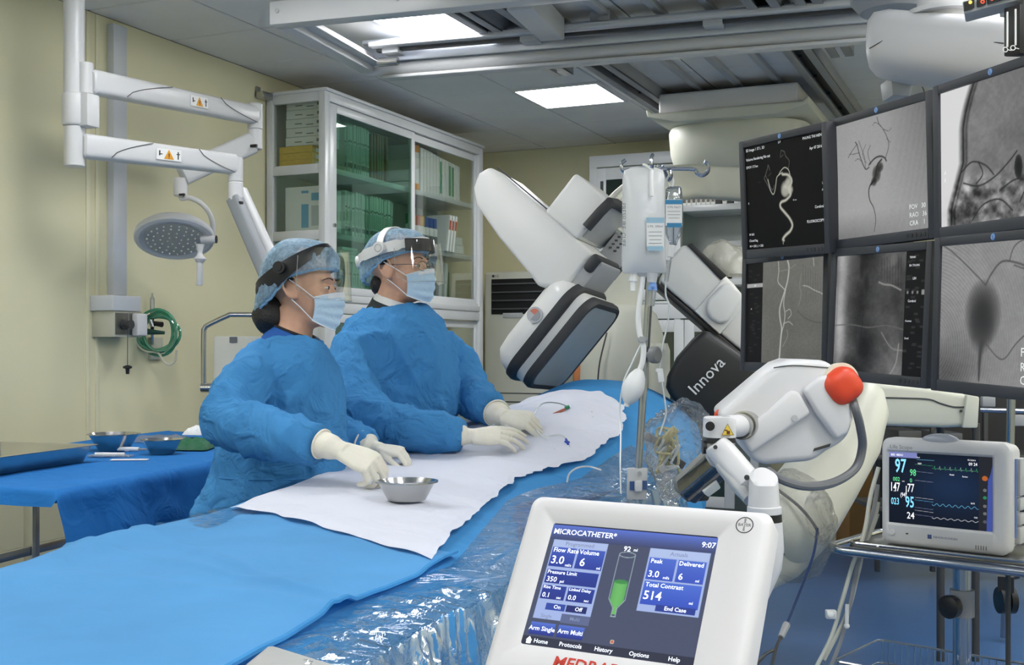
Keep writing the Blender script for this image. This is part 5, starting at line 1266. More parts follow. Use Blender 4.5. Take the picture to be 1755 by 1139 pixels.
dc = obj('drip_chamber', MB().cyl(P(1118, 496, Zb - .01), P(1115, 524, Zb - .01), .012, .010, 14), clear('drip_clear', (240, 244, 246), .7, .05, .12, milk=.25), pb)
obj('chamber_cap', MB().cyl(P(1119, 484, Zb - .01), P(1118, 497, Zb - .01), .009, .013, 12).ball(P(1119, 491, Zb - .024), .006, 10, 6), mat('cap_pale_blue', (120, 160, 220), .4), pb)
bt = curve([P(x, y, Zb + .0) for x, y in ((1102, 472), (1100, 492), (1096, 520), (1094, 548), (1096, 570), (1101, 586), (1103, 600), (1101, 620), (1096, 634))], 6)
obj('bulb_tube', MB().tube(bt, .0075, n=10), M_paper, pb)
obj('bulb_clamp', MB().cyl(P(1094, 583, Zb - .01), P(1109, 580, Zb - .01), .007, n=10).box((0, 0, 0), (.014, .014, .014), camframe(1101, 581, Zb - .01)), clear('clamp_clear', (235, 238, 240), .6, .08, .15, milk=.5), pb)
b0, b1 = P(1097, 632, Zb), P(1075, 691, Zb)
obj('squeeze_bulb', MB().lathe([(.006, 0), (.012, .004), (.022, .02), (.029, .045), (.029, .06), (.022, .082), (.012, .094), (.008, .097), (.007, .104), (.004, .105)], b0, (b1 - b0), 24), mat('bulb_white', (232, 233, 233), .35, sss=.1), pb)
obj('flush_line', MB().tube(curve([P(x, y, Z_) for x, y, Z_ in ((1098, 590, Zb), (1084, 620, Zb), (1070, 650, Zb), (1064, 680, Zb), (1062, 710, Zb), (1064, 745, Zb - .03), (1063, 800, Zb - .08), (1064, 845, Zb - .1))], 6), .0022, n=6), M_line, pb)
# small bottle
sbt = thing('saline_bottle', 'small clear saline bottle with blue and white label hanging right on the pole', 'infusion bottle', P(1153, 420, Zi))
def sring_(py, x0_, x1_, d_): return bagring(py, x0_, x1_, d_, 2.6, Zi)
obj('bottle_body', MB().loft([sring_(320, 1145, 1166, .012), sring_(323, 1141, 1168, .02), sring_(345, 1140, 1170, .024), sring_(385, 1139, 1171, .025), sring_(402, 1141, 1168, .022), sring_(412, 1146, 1162, .014), sring_(420, 1148, 1160, .009)]), clear('bottle_clear', (225, 230, 234), .8, .04, .10, .25, 14, milk=.12), sbt, ang=70)
obj('hanger_ring', MB().tube(curve([P(x, y, Zi) for x, y in ((1148, 320), (1143, 308), (1148, 300), (1154, 308), (1152, 320))], 4), .003, n=6), M_paper, sbt)
lf = camframe(1155, 364, Zi - .027)
l_ = obj('bottle_label', MB().box((0, 0, 0), (.044, .07, .0008), lf), M_paper, sbt)
obj('label_band', MB().box((0, .028, .0006), (.046, .012, .0006), lf).box((.001, -.034, .0006), (.04, .012, .0006), lf), mat('label_blue_deep', (44, 130, 176), .45), l_)
obj('label_print', MB().text('0.9% NaCl', lf @ Matrix.Translation((0, .014, .001)), .008, 'CENTER').box((0, .003, .0007), (.034, .001, .0004), lf).box((0, -.006, .0007), (.034, .001, .0004), lf).box((0, -.015, .0007), (.03, .001, .0004), lf), B_txt, l_)
obj('neck', MB().cyl(P(1152, 420, Zi), P(1149, 440, Zi), .010, .008, 12), M_paper, sbt)
obj('drip_chamber', MB().cyl(P(1146, 446, Zi), P(1142, 482, Zi), .008, .006, 12), clear('drip_clear'), sbt)
obj('infusion_line', MB().tube(curve([P(x, y, Zi) for x, y in ((1141, 482), (1141, 505), (1147, 525), (1144, 555), (1136, 590), (1131, 625), (1130, 635))], 6) + curve([P(x, y, Zi - .02) for x, y in ((1135, 656), (1140, 690), (1141, 712), (1130, 745))], 5), .0025, n=6), M_line, sbt)
obj('flow_regulator', MB().box((0, 0, 0), (.016, .036, .012), camframe(1132, 643, Zi - .015) @ Matrix.Rotation(.12, 4, 'Z')).box((-.006, .014, .0), (.014, .01, .014), camframe(1132, 643, Zi - .015)), M_paper, sbt, bevel=.002)
# ================================================================== touch-screen display of the contrast injector (foreground)
def rect(I, u, v, u0, u1, v0, v1, c, c2=None):
    m_ = (u >= u0) & (u <= u1) & (v >= v0) & (v <= v1)
    if c2 is None: I[m_] = np.array(c) / 255
    else:
        k = ((v[m_] - v0) / (v1 - v0))[:, None]; I[m_] = (np.array(c) * (1 - k) + np.array(c2) * k) / 255
TL_ = CF(.051, -.213, 1.452); ex = (CF(.239, -.215, 1.356) - TL_).normalized(); ey = TL_ - CF(.008, -.343, 1.372); ey = (ey - ex * ey.dot(ex)).normalized(); en = ex.cross(ey)
DF = frame(TL_, ex, ey, en); DW, DH = .2112, .1584
dp = thing('injector_display', 'white touch-screen control display of the contrast injector in the foreground', 'display', DF @ V((.1, -.24, -.05)))
x0_, x1_, y0_, y1_ = -.038, DW + .060, -DH - .075, .036
def drr(i, z, r=.014): return [DF @ V((x, y, z)) for x, y in rrect(x0_ + i, y0_ + i, x1_ - i, y1_ - i, r)]
ring_in = lambda i, z: [DF @ V((x, y, z)) for x, y in rrect(-i, -DH - i, DW + i, i, .003)]
M_disp = mat('display_white', (222, 221, 224), .38, var=.008)
obj('housing', MB().loft([drr(.006, -.044), drr(.0, -.038), drr(0, -.006), drr(.003, 0), drr(.010, .003), ring_in(.016, .003), ring_in(.0, -.004)], caps=False), M_disp, dp, ang=40)
obj('back_shell', MB().loft([drr(.006, -.044), drr(.04, -.07, .03), drr(.08, -.074, .03)]), M_disp, dp)
NXs, NYs = 320, 240
u, v = img(NXs, NYs); I = np.zeros((NYs, NXs, 3)); I[:] = np.array((82, 90, 116)) / 255
rect(I, u, v, 0, 1, 0, .135, (104, 132, 232), (74, 82, 120)); rect(I, u, v, 0, 1, .0, .012, (40, 44, 70))
rect(I, u, v, .0, 1, .93, 1, (58, 62, 80))
pale, blue, blue2 = (176, 196, 246), (78, 104, 204), (54, 74, 168)
rect(I, u, v, .03, .37, .135, .79, pale)
rect(I, u, v, .035, .365, .14, .195, (186, 204, 248))
rect(I, u, v, .035, .185, .20, .36, blue, blue2); rect(I, u, v, .20, .365, .20, .36, blue, blue2)
rect(I, u, v, .04, .36, .385, .50, blue2, (50, 64, 150)); rect(I, u, v, .04, .185, .515, .63, blue2, (50, 64, 150)); rect(I, u, v, .20, .36, .515, .63, blue2, (50, 64, 150))
rect(I, u, v, .09, .21, .66, .715, (60, 84, 178)); rect(I, u, v, .215, .34, .66, .715, (46, 56, 120)); rect(I, u, v, .20, .37, .73, .80, (104, 116, 156))
for a_, b_ in ((.03, .18), (.20, .355)): rect(I, u, v, a_, b_, .82, .915, (96, 128, 226), (46, 58, 150))
rect(I, u, v, .625, .975, .135, .64, pale); rect(I, u, v, .63, .97, .14, .205, (190, 208, 250))
rect(I, u, v, .635, .79, .21, .385, (90, 122, 222), (70, 96, 204)); rect(I, u, v, .805, .965, .21, .385, (90, 122, 222), (70, 96, 204))
rect(I, u, v, .635, .965, .40, .585, (88, 122, 226), (66, 94, 206)); rect(I, u, v, .73, .955, .575, .625, (56, 74, 160))
# syringe picture
lw = .004
def sy(pts, w, c): stroke(I, u, v, pts, w, [k / 255 for k in c], .5, 4 / 3)
gx = np.interp(v, [.43, .58, .63, .70], [.042, .042, .012, .008]); m_ = (v > .43) & (v < .69) & (np.abs(u - .50) < gx); sh_g = (1 - .5 * ((u - .5) / .045) ** 2)
I[m_] = (np.stack([70 + 50 * sh_g, 150 + 50 * sh_g, 84 + 30 * sh_g], -1) / 255)[m_]
blob(I, u, v, .50, .43, .043, .018, (.30, .60, .34), .1)
for pts in ([(.452, .22), (.452, .57)], [(.548, .22), (.548, .57)], [(.452, .57), (.488, .64)], [(.548, .57), (.512, .64)], [(.488, .64), (.488, .70)], [(.512, .64), (.512, .70)], [(.485, .705), (.515, .705)]): sy(pts, lw, (170, 190, 196))
el = [(.50 + .048 * math.cos(k * PI / 10), .21 + .022 * math.sin(k * PI / 10)) for k in range(21)]; sy(el, lw, (170, 190, 196))
I[np.hypot((u - .53) * 4 / 3, v - .895) < .016] = np.array((236, 214, 190)) / 255; I[np.hypot((u - .53) * 4 / 3, v - .895) < .010] = np.array((220, 110, 90)) / 255
so = screen_obj('touch_screen', [DF @ V(p) for p in ((0, 0, -.004), (DW, 0, -.004), (DW, -DH, -.004), (0, -DH, -.004))], I, dp, .95)
tm, ti = MB(), MB()
def dt(mb_, s, uu, vv, h, al='LEFT', bold=.012): mb_.text(s, DF @ Matrix.Translation((uu * DW, -vv * DH, -.0034)), h * DH, al, bold)
for a_ in (('MICROCATHETER*', .015, .07, .062, 'LEFT'), ('9:07', .995, .075, .062, 'RIGHT'), ('Flow Rate', .045, .225, .052), ('3.0', .045, .31, .092), ('ml/s', .14, .345, .032), ('Volume', .21, .225, .052), ('6', .225, .31, .092), ('ml', .335, .345, .032),
           ('Pressure Limit', .045, .41, .042), ('350', .05, .47, .058), ('psi', .135, .48, .032), ('Rise Time', .045, .535, .036), ('0.1', .05, .60, .054), ('sec', .14, .612, .03), ('Linked Delay', .205, .535, .034), ('0.0', .21, .60, .054), ('sec', .31, .612, .03), ('On', .14, .687, .044), ('Off', .27, .687, .044),
           ('Arm Single', .105, .868, .048, 'CENTER'), ('Arm Multi', .278, .868, .048, 'CENTER'), ('Home', .075, .965, .046), ('Protocols', .23, .965, .046), ('History', .44, .965, .046), ('Options', .64, .965, .046), ('Help', .86, .965, .046),
           ('92', .47, .165, .058), ('ml', .53, .168, .034), ('Peak', .645, .24, .048), ('3.0', .645, .345, .072), ('ml/s', .735, .365, .03), ('Delivered', .81, .24, .048), ('6', .82, .345, .072), ('ml', .92, .365, .03), ('Total Contrast', .645, .43, .048), ('514', .645, .515, .095), ('ml', .91, .54, .03), ('End Case', .842, .60, .044, 'CENTER')): dt(tm, *a_)
for a_ in (('Programmed', .20, .168, .046, 'CENTER'), ('Actuals', .80, .172, .046, 'CENTER'), ('Single', .11, .765, .04, 'CENTER'), ('Multi', .285, .765, .04, 'CENTER')): dt(ti, *a_)
ih = DF @ Matrix.Translation((.045 * DW, -.965 * DH, -.0034)); tm.add([ih @ V(q) for q in ((-.004, 0, 0), (.004, 0, 0), (0, .005, 0))], [(0, 1, 2)]).add([ih @ V(q) for q in ((-.003, -.004, 0), (.003, -.004, 0), (.003, 0, 0), (-.003, 0, 0))], [(0, 1, 2, 3)])
obj('screen_text', tm, mat('display_text_white', (232, 238, 250), .5, emit=.9), so); obj('grey_text', ti, mat('display_text_grey', (112, 122, 156), .5, emit=.6), so)
# round maker's cross top right, name below the screen
c_ = DF @ V((DW + .030, .0145, .0031)); CM = frame(c_, ex, ey, en)
cr = MB().tube([CM @ V((.0098 * math.cos(k * PI / 20), .0098 * math.sin(k * PI / 20), 0)) for k in range(40)], .0006, n=4, closed=True).text('BAYER', CM, .0052, 'CENTER', .01)
for k, ch in enumerate('BAER'): cr.text(ch, CM @ Matrix.Translation((0, (.0066, .0035, -.0035, -.0066)[k], 0)), .0048, 'CENTER', .01)
obj('round_emblem', cr, mat('emblem_black', (60, 62, 64), .5), dp)
obj('red_lettering', MB().text('MEDRAD', frame(DF @ V((.050, -DH - .0185, .0031)), ex, (ey + ex * .15).normalized(), en), .0185, 'LEFT', .02, 1.12), mat('letter_red', (206, 60, 44), .5), dp)
obj('grey_lettering', MB().text('Mark 7 Arterion', frame(DF @ V((.131, -DH - .021, .0031)), ex, ey, en), .0135, 'LEFT'), mat('letter_grey', (120, 122, 126), .5), dp)
obj('display_neck', MB().tube([DF @ V((.12, -.12, -.07)), DF @ V((.14, -.14, -.12)), P(1230, 1080, 1.75)], .022, n=14), M_white2, dp)

# ================================================================== contrast injector head on its jointed arm
ij = thing('contrast_injector', 'white contrast injector head with orange-red knob on a jointed arm', 'injector', P(1300, 1040, 1.95))
Zj = 2.22
hp = [(1312, 640), (1336, 622), (1356, 615), (1417, 617), (1431, 630), (1455, 668), (1462, 700), (1460, 735), (1446, 757), (1418, 772), (1394, 790), (1306, 797), (1283, 784), (1264, 752), (1240, 724), (1228, 711)]
body = MB().prism([P(x, y, Zj) for x, y in hp], CD(.03, .0, .24))
ih_ = obj('head_housing', body, M_white2, ij, bevel=.014, seg=4, limit=28)
def cover(nm, pts, h): return obj(nm, MB().prism([P(x, y, Zj + .004) for x, y in pts], CD(0, 0, -h)), M_white2, ih_, bevel=.008, seg=3, limit=25)
cover('side_cover', ((1290, 722), (1352, 668), (1366, 671), (1386, 708), (1284, 776), (1268, 750)), .022)
cover('end_cover', ((1372, 668), (1398, 645), (1424, 640), (1450, 672), (1456, 716), (1448, 742), (1428, 752), (1394, 706)), .024)
obj('housing_seam', MB().tube(curve([P(x, y, Zj - .0005) for x, y in ((1326, 630), (1360, 626), (1420, 630))], 5), .0011, n=5), M_seam, ih_)
obj('screw', MB().cyl(P(1362, 716, Zj - .018), P(1362, 716, Zj - .021), .006, n=12), M_lgrey, ih_)
obj('vent_slot', MB().prism([P(x, y, Zj - .003) for x, y in ((1396, 768), (1424, 760), (1422, 765), (1394, 773))], CD(0, 0, .01)), M_dark, ih_)
# lobed knob
kc = P(1437, 661, Zj - .002); kx, ky_, kz = CD(1, 0, 0), CD(0, 1, 0), CD(.25, .05, -1).normalized()
rings = []
for r_, h_ in ((.028, -.012), (.034, -.004), (.0355, .008), (.034, .022), (.027, .030), (.012, .032)):
    rings.append([kc + kz * h_ + kx * (r_ * (1 + .055 * math.cos(4 * a_ + .6)) * math.cos(a_)) + ky_ * (r_ * (1 + .055 * math.cos(4 * a_ + .6)) * math.sin(a_)) for a_ in [2 * PI * k / 50 for k in range(50)]])
obj('knob', MB().loft(rings), mat('orange_red', (224, 74, 44), .38, var=.03), ih_, ang=70)
obj('knob_collar', MB().cyl(kc - kz * .012 + CD(.006, .008, 0), kc + kz * .004 + CD(.006, .008, 0), .036, n=32), mat('collar_cream', (226, 220, 205), .4), ih_)
obj('cable', MB().tube(curve([P(x, y, Z_) for x, y, Z_ in ((1460, 682, 2.22), (1466, 700, 2.2), (1474, 730, 2.22), (1478, 765, 2.25), (1466, 802, 2.25), (1430, 826, 2.22), (1385, 833, 2.18), (1345, 824, 2.17), (1316, 806, 2.2))], 7), .0085, n=10), mat('cable_grey', (112, 114, 118), .45), ih_)
obj('red_tip', MB().ball(P(1234, 711, 2.3), .012, 12, 8), mat('orange_red'  , (0, 0, 0)), ih_)
# neck ring and joint block
obj('neck_ring', MB().cyl(P(1272, 729, 2.20), P(1280, 727, 2.23), .027, n=32).cyl(P(1268, 730, 2.19), P(1272, 729, 2.2), .024, n=32), M_steel, ij)
obj('neck', MB().cyl(P(1245, 731, 2.16), P(1272, 729, 2.2), .021, n=28), M_white2, ij)
jb = obj('joint_block', MB().loft([sring3(P(1233, y, 2.16), CD(1, 0, 0), CD(0, 0, 1), r_, .036, 28, 3.2) for y, r_ in ((714, .024), (716, .0275), (722, .0285), (748, .0285))]), M_white2, ij)
obj('band', MB().loft([sring3(P(1233, y, 2.16), CD(1, 0, 0), CD(0, 0, 1), .0275, .035, 28, 3.2) for y in (748, 757)]), M_black, ij)
obj('block_dial', MB().cyl(P(1217, 730, 2.123), P(1217, 730, 2.117), .0085, n=20), M_black, jb)
wf = camframe(1247, 738, 2.122) @ Matrix.Rotation(-.12, 4, 'X')
obj('warning_triangle', MB().prism([wf @ V(q) for q in ((-.011, -.008, 0), (.011, -.008, 0), (0, .013, 0))], CD(0, 0, -.0012)), mat('warning_yellow', (226, 196, 70), .5), jb)
obj('warning_symbol', MB().box((.001, -.003, .0016), (.006, .006, .0006), wf).box((-.003, .001, .0016), (.005, .002, .0006), wf).tube([wf @ V(q) for q in ((-.0105, -.0075, .0014), (.0105, -.0075, .0014), (0, .0125, .0014))], .0006, n=4, closed=True), mat('symbol_brown', (96, 50, 24), .5), jb)
obj('side_knob', MB().cyl(P(1204, 766, 2.15), P(1210, 766, 2.15), .0125, n=20).cyl(P(1210, 766, 2.15), P(1226, 765, 2.15), .004, n=10), M_black, ij)
def taper(pts, e=3.2):
    rings = []
    for (px, py, Z_, rx_, rz_) in pts: rings.append((P(px, py, Z_), rx_, rz_))
    out = []
    for i, (p, a_, b_) in enumerate(rings):
        d = (rings[min(i + 1, len(rings) - 1)][0] - rings[max(0, i - 1)][0]).normalized(); y_ = CD(0, 0, 1); y_ = (y_ - d * y_.dot(d)).normalized(); x_ = d.cross(y_)
        out.append(sring3(p, x_, y_, a_, b_, 24, e))
    return MB().loft(out)
obj('link_arm', taper([(1222, 757, 2.15, .020, .03), (1228, 764, 2.15, .024, .034), (1244, 782, 2.14, .025, .034), (1264, 805, 2.12, .025, .032), (1284, 828, 2.10, .024, .03), (1290, 836, 2.10, .016, .024)]), M_white2, ij)
obj('link_clamp', MB().prism([P(x, y, 2.14) for x, y in ((1211, 758), (1228, 758), (1232, 786), (1238, 805), (1222, 800), (1213, 785))], CD(0, 0, .03)), M_lgrey, ij, bevel=.004)
obj('link_pin', MB().cyl(P(1226, 766, 2.112), P(1226, 766, 2.106), .004, n=10).cyl(P(1280, 818, 2.066), P(1280, 818, 2.06), .005, n=10), M_dark, ij)
obj('lower_link', taper([(1236, 800, 2.13, .010, .02), (1262, 830, 2.1, .012, .02), (1284, 856, 2.08, .010, .02)]), M_lgrey, ij)
pz = 2.05
def pring(y, cx_, r_, tilt=0): 
    return [P(cx_, y, pz) + CD(r_ * math.cos(a_), tilt * math.sin(a_), r_ * math.sin(a_)) for a_ in [2 * PI * k / 28 for k in range(28)]]
obj('post_head', MB().loft([pring(868, 1309, .0275), pring(830, 1309, .0255, .0), pring(818, 1309, .0245, .014), pring(814, 1309, .018, .012)]), M_white2, ij)
obj('post_collar', MB().loft([pring(880, 1310, .0265), pring(879, 1310, .030), pring(868, 1310, .030), pring(866, 1310, .027)]), M_white2, ij)
obj('post_band', MB().loft([pring(893, 1313, .0275), pring(879, 1312, .0275)]), M_black, ij)
obj('post', MB().loft([pring(y, x, r_) for y, x, r_ in ((893, 1313, .028), (940, 1316, .028), (975, 1312, .0275), (1010, 1298, .026), (1060, 1275, .025), (1120, 1250, .024), (1200, 1225, .024))]), M_white2, ij)
obj('post_seam', MB().tube([P(1287 + k * 7.2, 948 + .4 * abs(k - 4), pz - .0275 * math.sin(PI * (k + .5) / 9)) for k in range(9)], .001, n=4), M_seam, ij)
q0 = P(1225, 1200, pz)
obj('stand', MB().cyl(q0, V((q0.x, q0.y, .06)), .024, n=20).box(V((q0.x, q0.y, .04)), (.4, .4, .05)), M_white2, ij, bevel=.008, limit=50)
# syringe end, wrapped in film
si = thing('syringe_assembly', 'dark clear contrast syringe in a grey holder left of the injector arm', 'syringe', P(1190, 830, 2.5))
s0, s1 = P(1172, 838, 2.55), P(1246, 772, 2.4)
obj('holder', MB().prism([P(x, y, 2.5) for x, y in ((1158, 826), (1216, 770), (1226, 778), (1172, 846), (1162, 846))], CD(0, 0, .05)), mat('holder_grey', (120, 122, 118), .5), si, bevel=.005)
obj('barrel', MB().cyl(P(1178, 842, 2.46), P(1232, 796, 2.42), .030, n=24), clear('syringe_smoke', (120, 128, 140), .8, .05, .15, milk=.15, milkcol=(40, 60, 100)), si)
obj('piston', MB().cyl(P(1196, 828, 2.46), P(1212, 814, 2.44), .026, n=24), M_black, si)
obj('white_latch', MB().prism([P(x, y, 2.40) for x, y in ((1205, 842), (1228, 822), (1236, 836), (1214, 852))], CD(0, 0, .03)), M_paper, si, bevel=.003)
obj('nozzle_film', crinkle(P(1150, 836, 2.56), (.025, .035, .03), 8, .3, (20, 14)), M_bag, si)
obj('lower_tray', MB().prism([P(x, y, 2.45) for x, y in ((1172, 846), (1218, 846), (1214, 858), (1178, 860))], CD(0, 0, .08)), M_dark, si, bevel=.003)

# ================================================================== gantry foot wrapped in plastic, under the injector
gf = thing('xray_stand', 'cream gantry limb reaching the floor below the injector, partly in plastic', 'gantry limb', V((P(1360, 930, 3.2).x, P(1360, 930, 3.2).y, 0)))
obj('limb', taper([(1470, 690, 3.65, .05, .10), (1462, 715, 3.6, .075, .12), (1436, 772, 3.5, .088, .13), (1392, 840, 3.3, .092, .13), (1352, 905, 3.2, .095, .13), (1312, 955, 3.15, .08, .12), (1272, 985, 3.12, .06, .1), (1248, 990, 3.12, .04, .08)]), M_cream, gf, ang=60)
obj('foot_bulge', crinkle(P(1350, 900, 3.12), (.085, .11, .12), 21, .05), M_cream, gf, ang=60)
obj('limb_seam', MB().tube(curve([P(x, y, Z_) for x, y, Z_ in ((1332, 838, 3.05), (1370, 868, 2.99), (1396, 900, 2.97), (1402, 915, 2.98))], 6), .004, n=6), M_dark, gf)
obj('floor_column', MB().lathe([(.07, 0), (.075, .03), (.06, .08), (.055, .5), (.055, .78)], V((P(1250, 960, 3.15).x, P(1250, 960, 3.15).y, 0)), n=28), M_cream, gf)
tag(obj('plastic_bag', crinkle(P(1358, 900, 3.08), (.105, .14, .15), 31, .10, (80, 60), 12, .12), M_bag, ang=180), 'clear plastic wrapped around the gantry limb below the injector', 'plastic bag')
tag(obj('plastic_bag', crinkle(P(1405, 882, 3.0), (.035, .06, .05), 37, .3, (50, 36), 9, .25), M_bag, ang=180), 'small crumpled plastic tail hanging right of the gantry limb', 'plastic bag')

# ================================================================== patient monitor on its trolley
pm_TL = P(1510, 749, 2.95); pm_TR = P(1729, 766, 2.75); mex = pm_TR - pm_TL; mex.z = 0; mw = mex.length; mex.normalize(); mey = V((0, 0, 1)); men = mex.cross(mey)
mh = .268
PM = frame(pm_TL, mex, mey, men)
pmn = thing('patient_monitor', 'grey vital signs monitor showing numbers and waves on the steel trolley', 'patient monitor', PM @ V((mw / 2, -mh, -.05)))
def mrr(i, z, r=.022, b=0): 
    return [PM @ V((x, y + (b * (x / mw) if y < -mh / 2 else 0), z)) for x, y in rrect(i, -mh + i, mw - i, -i, r)]
sx0, sx1, sy0, sy1 = .020, mw - .038, -.035, -.212
min_ = lambda z, g: [PM @ V((x, y, z)) for x, y in rrect(sx0 - g, sy1 - g, sx1 + g, sy0 + g, .004)]
M_pm = mat('monitor_grey', (206, 207, 210), .4, var=.01)
obj('case_front', MB().loft([mrr(.004, -.05), mrr(0, -.044), mrr(0, -.008), mrr(.006, 0), mrr(.014, .003), min_(.003, .006), min_(-.003, 0)], caps=False), M_pm, pmn, ang=40)
obj('case_back', MB().loft([mrr(.004, -.05), mrr(.008, -.11), mrr(.02, -.12)]), M_pm, pmn)
obj('side_strip', MB().span((mw - .002, -mh + .04, -.055), (mw + .0015, -.04, -.045), PM), mat('strip_blue', (90, 120, 180), .4), pmn)
for k, (ya_, yb_) in enumerate(((-.04, -.13), (-.135, -.165), (-.172, -.2), (-.205, -.245))): obj('side_module', MB().span((mw - .006, yb_, -.105), (mw + .008, ya_, -.062), PM), M_lgrey, pmn, bevel=.003)
obj('alarm_dome', MB().ball(PM @ V((mw * .47, -.004, -.012)), (.048, .02, .012), 24, 12, PM.to_3x3()), mat('dome_grey', (164, 170, 184), .25), pmn)
NXp, NYp = 330, 250
u, v = img(NXp, NYp); I = np.zeros((NYp, NXp, 3)); k_ = v[..., None]
I[:] = (np.array((16, 24, 40)) * 1.0 + (np.array((28, 50, 84)) - np.array((16, 24, 40))) * np.exp(-((u - .62) / .42) ** 2 - ((v - .45) / .35) ** 2)[..., None]) / 255
rect(I, u, v, 0, .28, 0, .075, (142, 150, 214)); rect(I, u, v, .875, 1, 0, 1, (42, 44, 52))
m_ = u > (.955 - .02 * (v - .5) + .0 * v); I[m_] = np.array((74, 92, 176)) / 255
m_ = (u > .955) & (v < .30) & (u < .955 + .045 * (1 - v / .30) ** .5 * 1.2); I[m_] = np.array((42, 44, 52)) / 255
def ln(pts, c, w=.0035): stroke(I, u, v, pts, w, [x / 255 for x in c], .6, 1.3)
cy_, gr, wt = (110, 190, 230), (70, 180, 110), (226, 226, 230)
ln([(.28, .09), (.45, .09)], cy_); ln([(.36, .09), (.36, .88)], (60, 80, 130), .002)
for y, c in ((.155, gr), (.255, (150, 160, 190)), (.38, (170, 170, 200)), (.62, wt), (.655, cy_), (.76, (140, 150, 190)), (.80, wt), (.86, (150, 150, 190))): ln([(.26, y), (.44, y + .012)], c, .0028)
ecg = []
for k in range(9):
    x = .43 + k * .05; ecg += [(x, .20), (x + .018, .20), (x + .024, .165), (x + .03, .215), (x + .036, .2)]
for k in range(len(ecg) - 1): ln([ecg[k], ecg[k + 1]], gr if k % 10 < 5 else (150, 200, 170), .003)
ln([(.43 + k * .01, .70 + .016 * math.sin(k * 1.05)) for k in range(45)], cy_, .0045); ln([(.43 + k * .01, .885 + .010 * math.sin(k * .95)) for k in range(45)], wt, .0045)
for y, c in ((.29, (204, 110, 52)), (.45, (120, 122, 124)), (.55, (50, 150, 100)), (.665, (120, 122, 124)), (.765, (120, 122, 124)), (.875, (96, 98, 104))):
    I[np.hypot((u - .93) * 1.3, v - y) < (.034 if y < .4 else .022)] = np.array(c) / 255
for k in range(26):
    a_, b_ = R_.random() * .2 + .02, R_.random() * .9 + .06
    if .4 < b_ < .62 and R_.random() < .5: I[(np.abs(u - a_) < .012) & (np.abs(v - b_) < .008)] = .75
ps = screen_obj('screen', [PM @ V(p) for p in ((sx0, sy0, -.002), (sx1, sy0, -.002), (sx1, sy1, -.002), (sx0, sy1, -.002))], I, pmn, .85)
sw_, sh2 = sx1 - sx0, sy0 - sy1
def pmt(mb_, s, uu, vv, h, bold=.01, al='LEFT', sx=.85): mb_.text(s, PM @ Matrix.Translation((sx0 + uu * sw_, sy0 - vv * sh2, -.0014)), h * sh2, al, bold, sx)
a_, b_, c_ = MB(), MB(), MB()
pmt(a_, '97', .06, .20, .27, .015, 'LEFT', .6); pmt(a_, '023', .02, .70, .135, .01, 'LEFT', .6); pmt(a_, '95', .165, .70, .215, .015, 'LEFT', .6)
pmt(b_, '98', .21, .28, .13, .01, 'LEFT', .7); pmt(b_, '002', .04, .385, .08); pmt(b_, '0', .21, .39, .08)
pmt(c_, '147', .01, .50, .175, .01, 'LEFT', .55); pmt(c_, '77', .185, .50, .165, .01, 'LEFT', .6); pmt(c_, '(94)', .115, .60, .085, .01, 'LEFT', .65); pmt(c_, '24', .18, .885, .13); pmt(c_, '09 24', .78, .11, .06); pmt(c_, '05/12/2016', .77, .055, .028); pmt(c_, 'II x1', .28, .06, .03); pmt(c_, 'RESP', .29, .145, .03); pmt(c_, 'SpO2', .80, .64, .028); pmt(c_, 'CO2', .83, .83, .028); pmt(c_, 'BED  MENU', .02, .04, .04)
pmt(c_, '|', .165, .52, .13); pmt(c_, 'Paced', .60, .27, .03); pmt(c_, 'Review', .72, .285, .03)
for mb_, nm, c in ((a_, 'cyan', (130, 206, 240)), (b_, 'green', (90, 200, 130)), (c_, 'white', (232, 230, 232))): obj('screen_digits', mb_, mat('digits_' + nm, c, .5, emit=.95), ps)
obj('lettering', MB().text('Life Scope', PM @ Matrix.Translation((.024, -.022, .0032)), .014), mat('letter_grey', (0, 0, 0)), pmn)
ml_ = PM @ Matrix.Translation((mw * .40, -mh + .030, .0032))
obj('maker_mark', MB().box((0, 0, 0), (.010, .010, .0006), ml_).text('NIHON KOHDEN', ml_ @ Matrix.Translation((.009, 0, .0)), .0075, 'LEFT', .008), mat('mark_blue', (60, 80, 130), .5), pmn)
obj('power_button', MB().cyl(PM @ V((.03, -mh + .032, .002)), PM @ V((.03, -mh + .032, .006)), .007, n=16), M_white, pmn); obj('power_lamp', MB().box((.068, -mh + .032, .0035), (.006, .003, .001), PM), M_black, pmn)
for k in range(5): obj('grille_slot', MB().box((mw - .075 + k * .006, -mh + .016, .0032), (.0016, .010, .0008), PM), M_seam, pmn)
# trolley
tz_ = pm_TL.z - mh
tro = thing('monitor_trolley', 'stainless steel trolley with tray, rail and wire basket under the patient monitor', 'trolley', V(((PM @ V((mw / 2, 0, -.1))).x, (PM @ V((mw / 2, 0, -.1))).y, 0)))
TRM = frame(V((pm_TL.x, pm_TL.y, tz_)), mex, men, V((0, 0, 1)))      # x right, y towards viewer
def trr(x0, y0, x1, y1, r, z): return [TRM @ V((x, y, z)) for x, y in rrect(x0, y0, x1, y1, r, 8)]
M_tray = mat('tray_dark_steel', (120, 121, 122), .28, metal=.9)
obj('tray', MB().loft([trr(-.07, -.24, .44, .055, .03, -.014), trr(-.07, -.24, .44, .055, .03, -.001)]), M_tray, tro, bevel=.002)
obj('tray_lip', MB().tube(trr(-.068, -.238, .438, .053, .03, .003), .0035, n=6, closed=True), M_steel, tro)
obj('bumper_rail', MB().tube(trr(-.105, -.27, .475, .10, .055, -.012), .012, n=12, closed=True), M_chrome, tro)
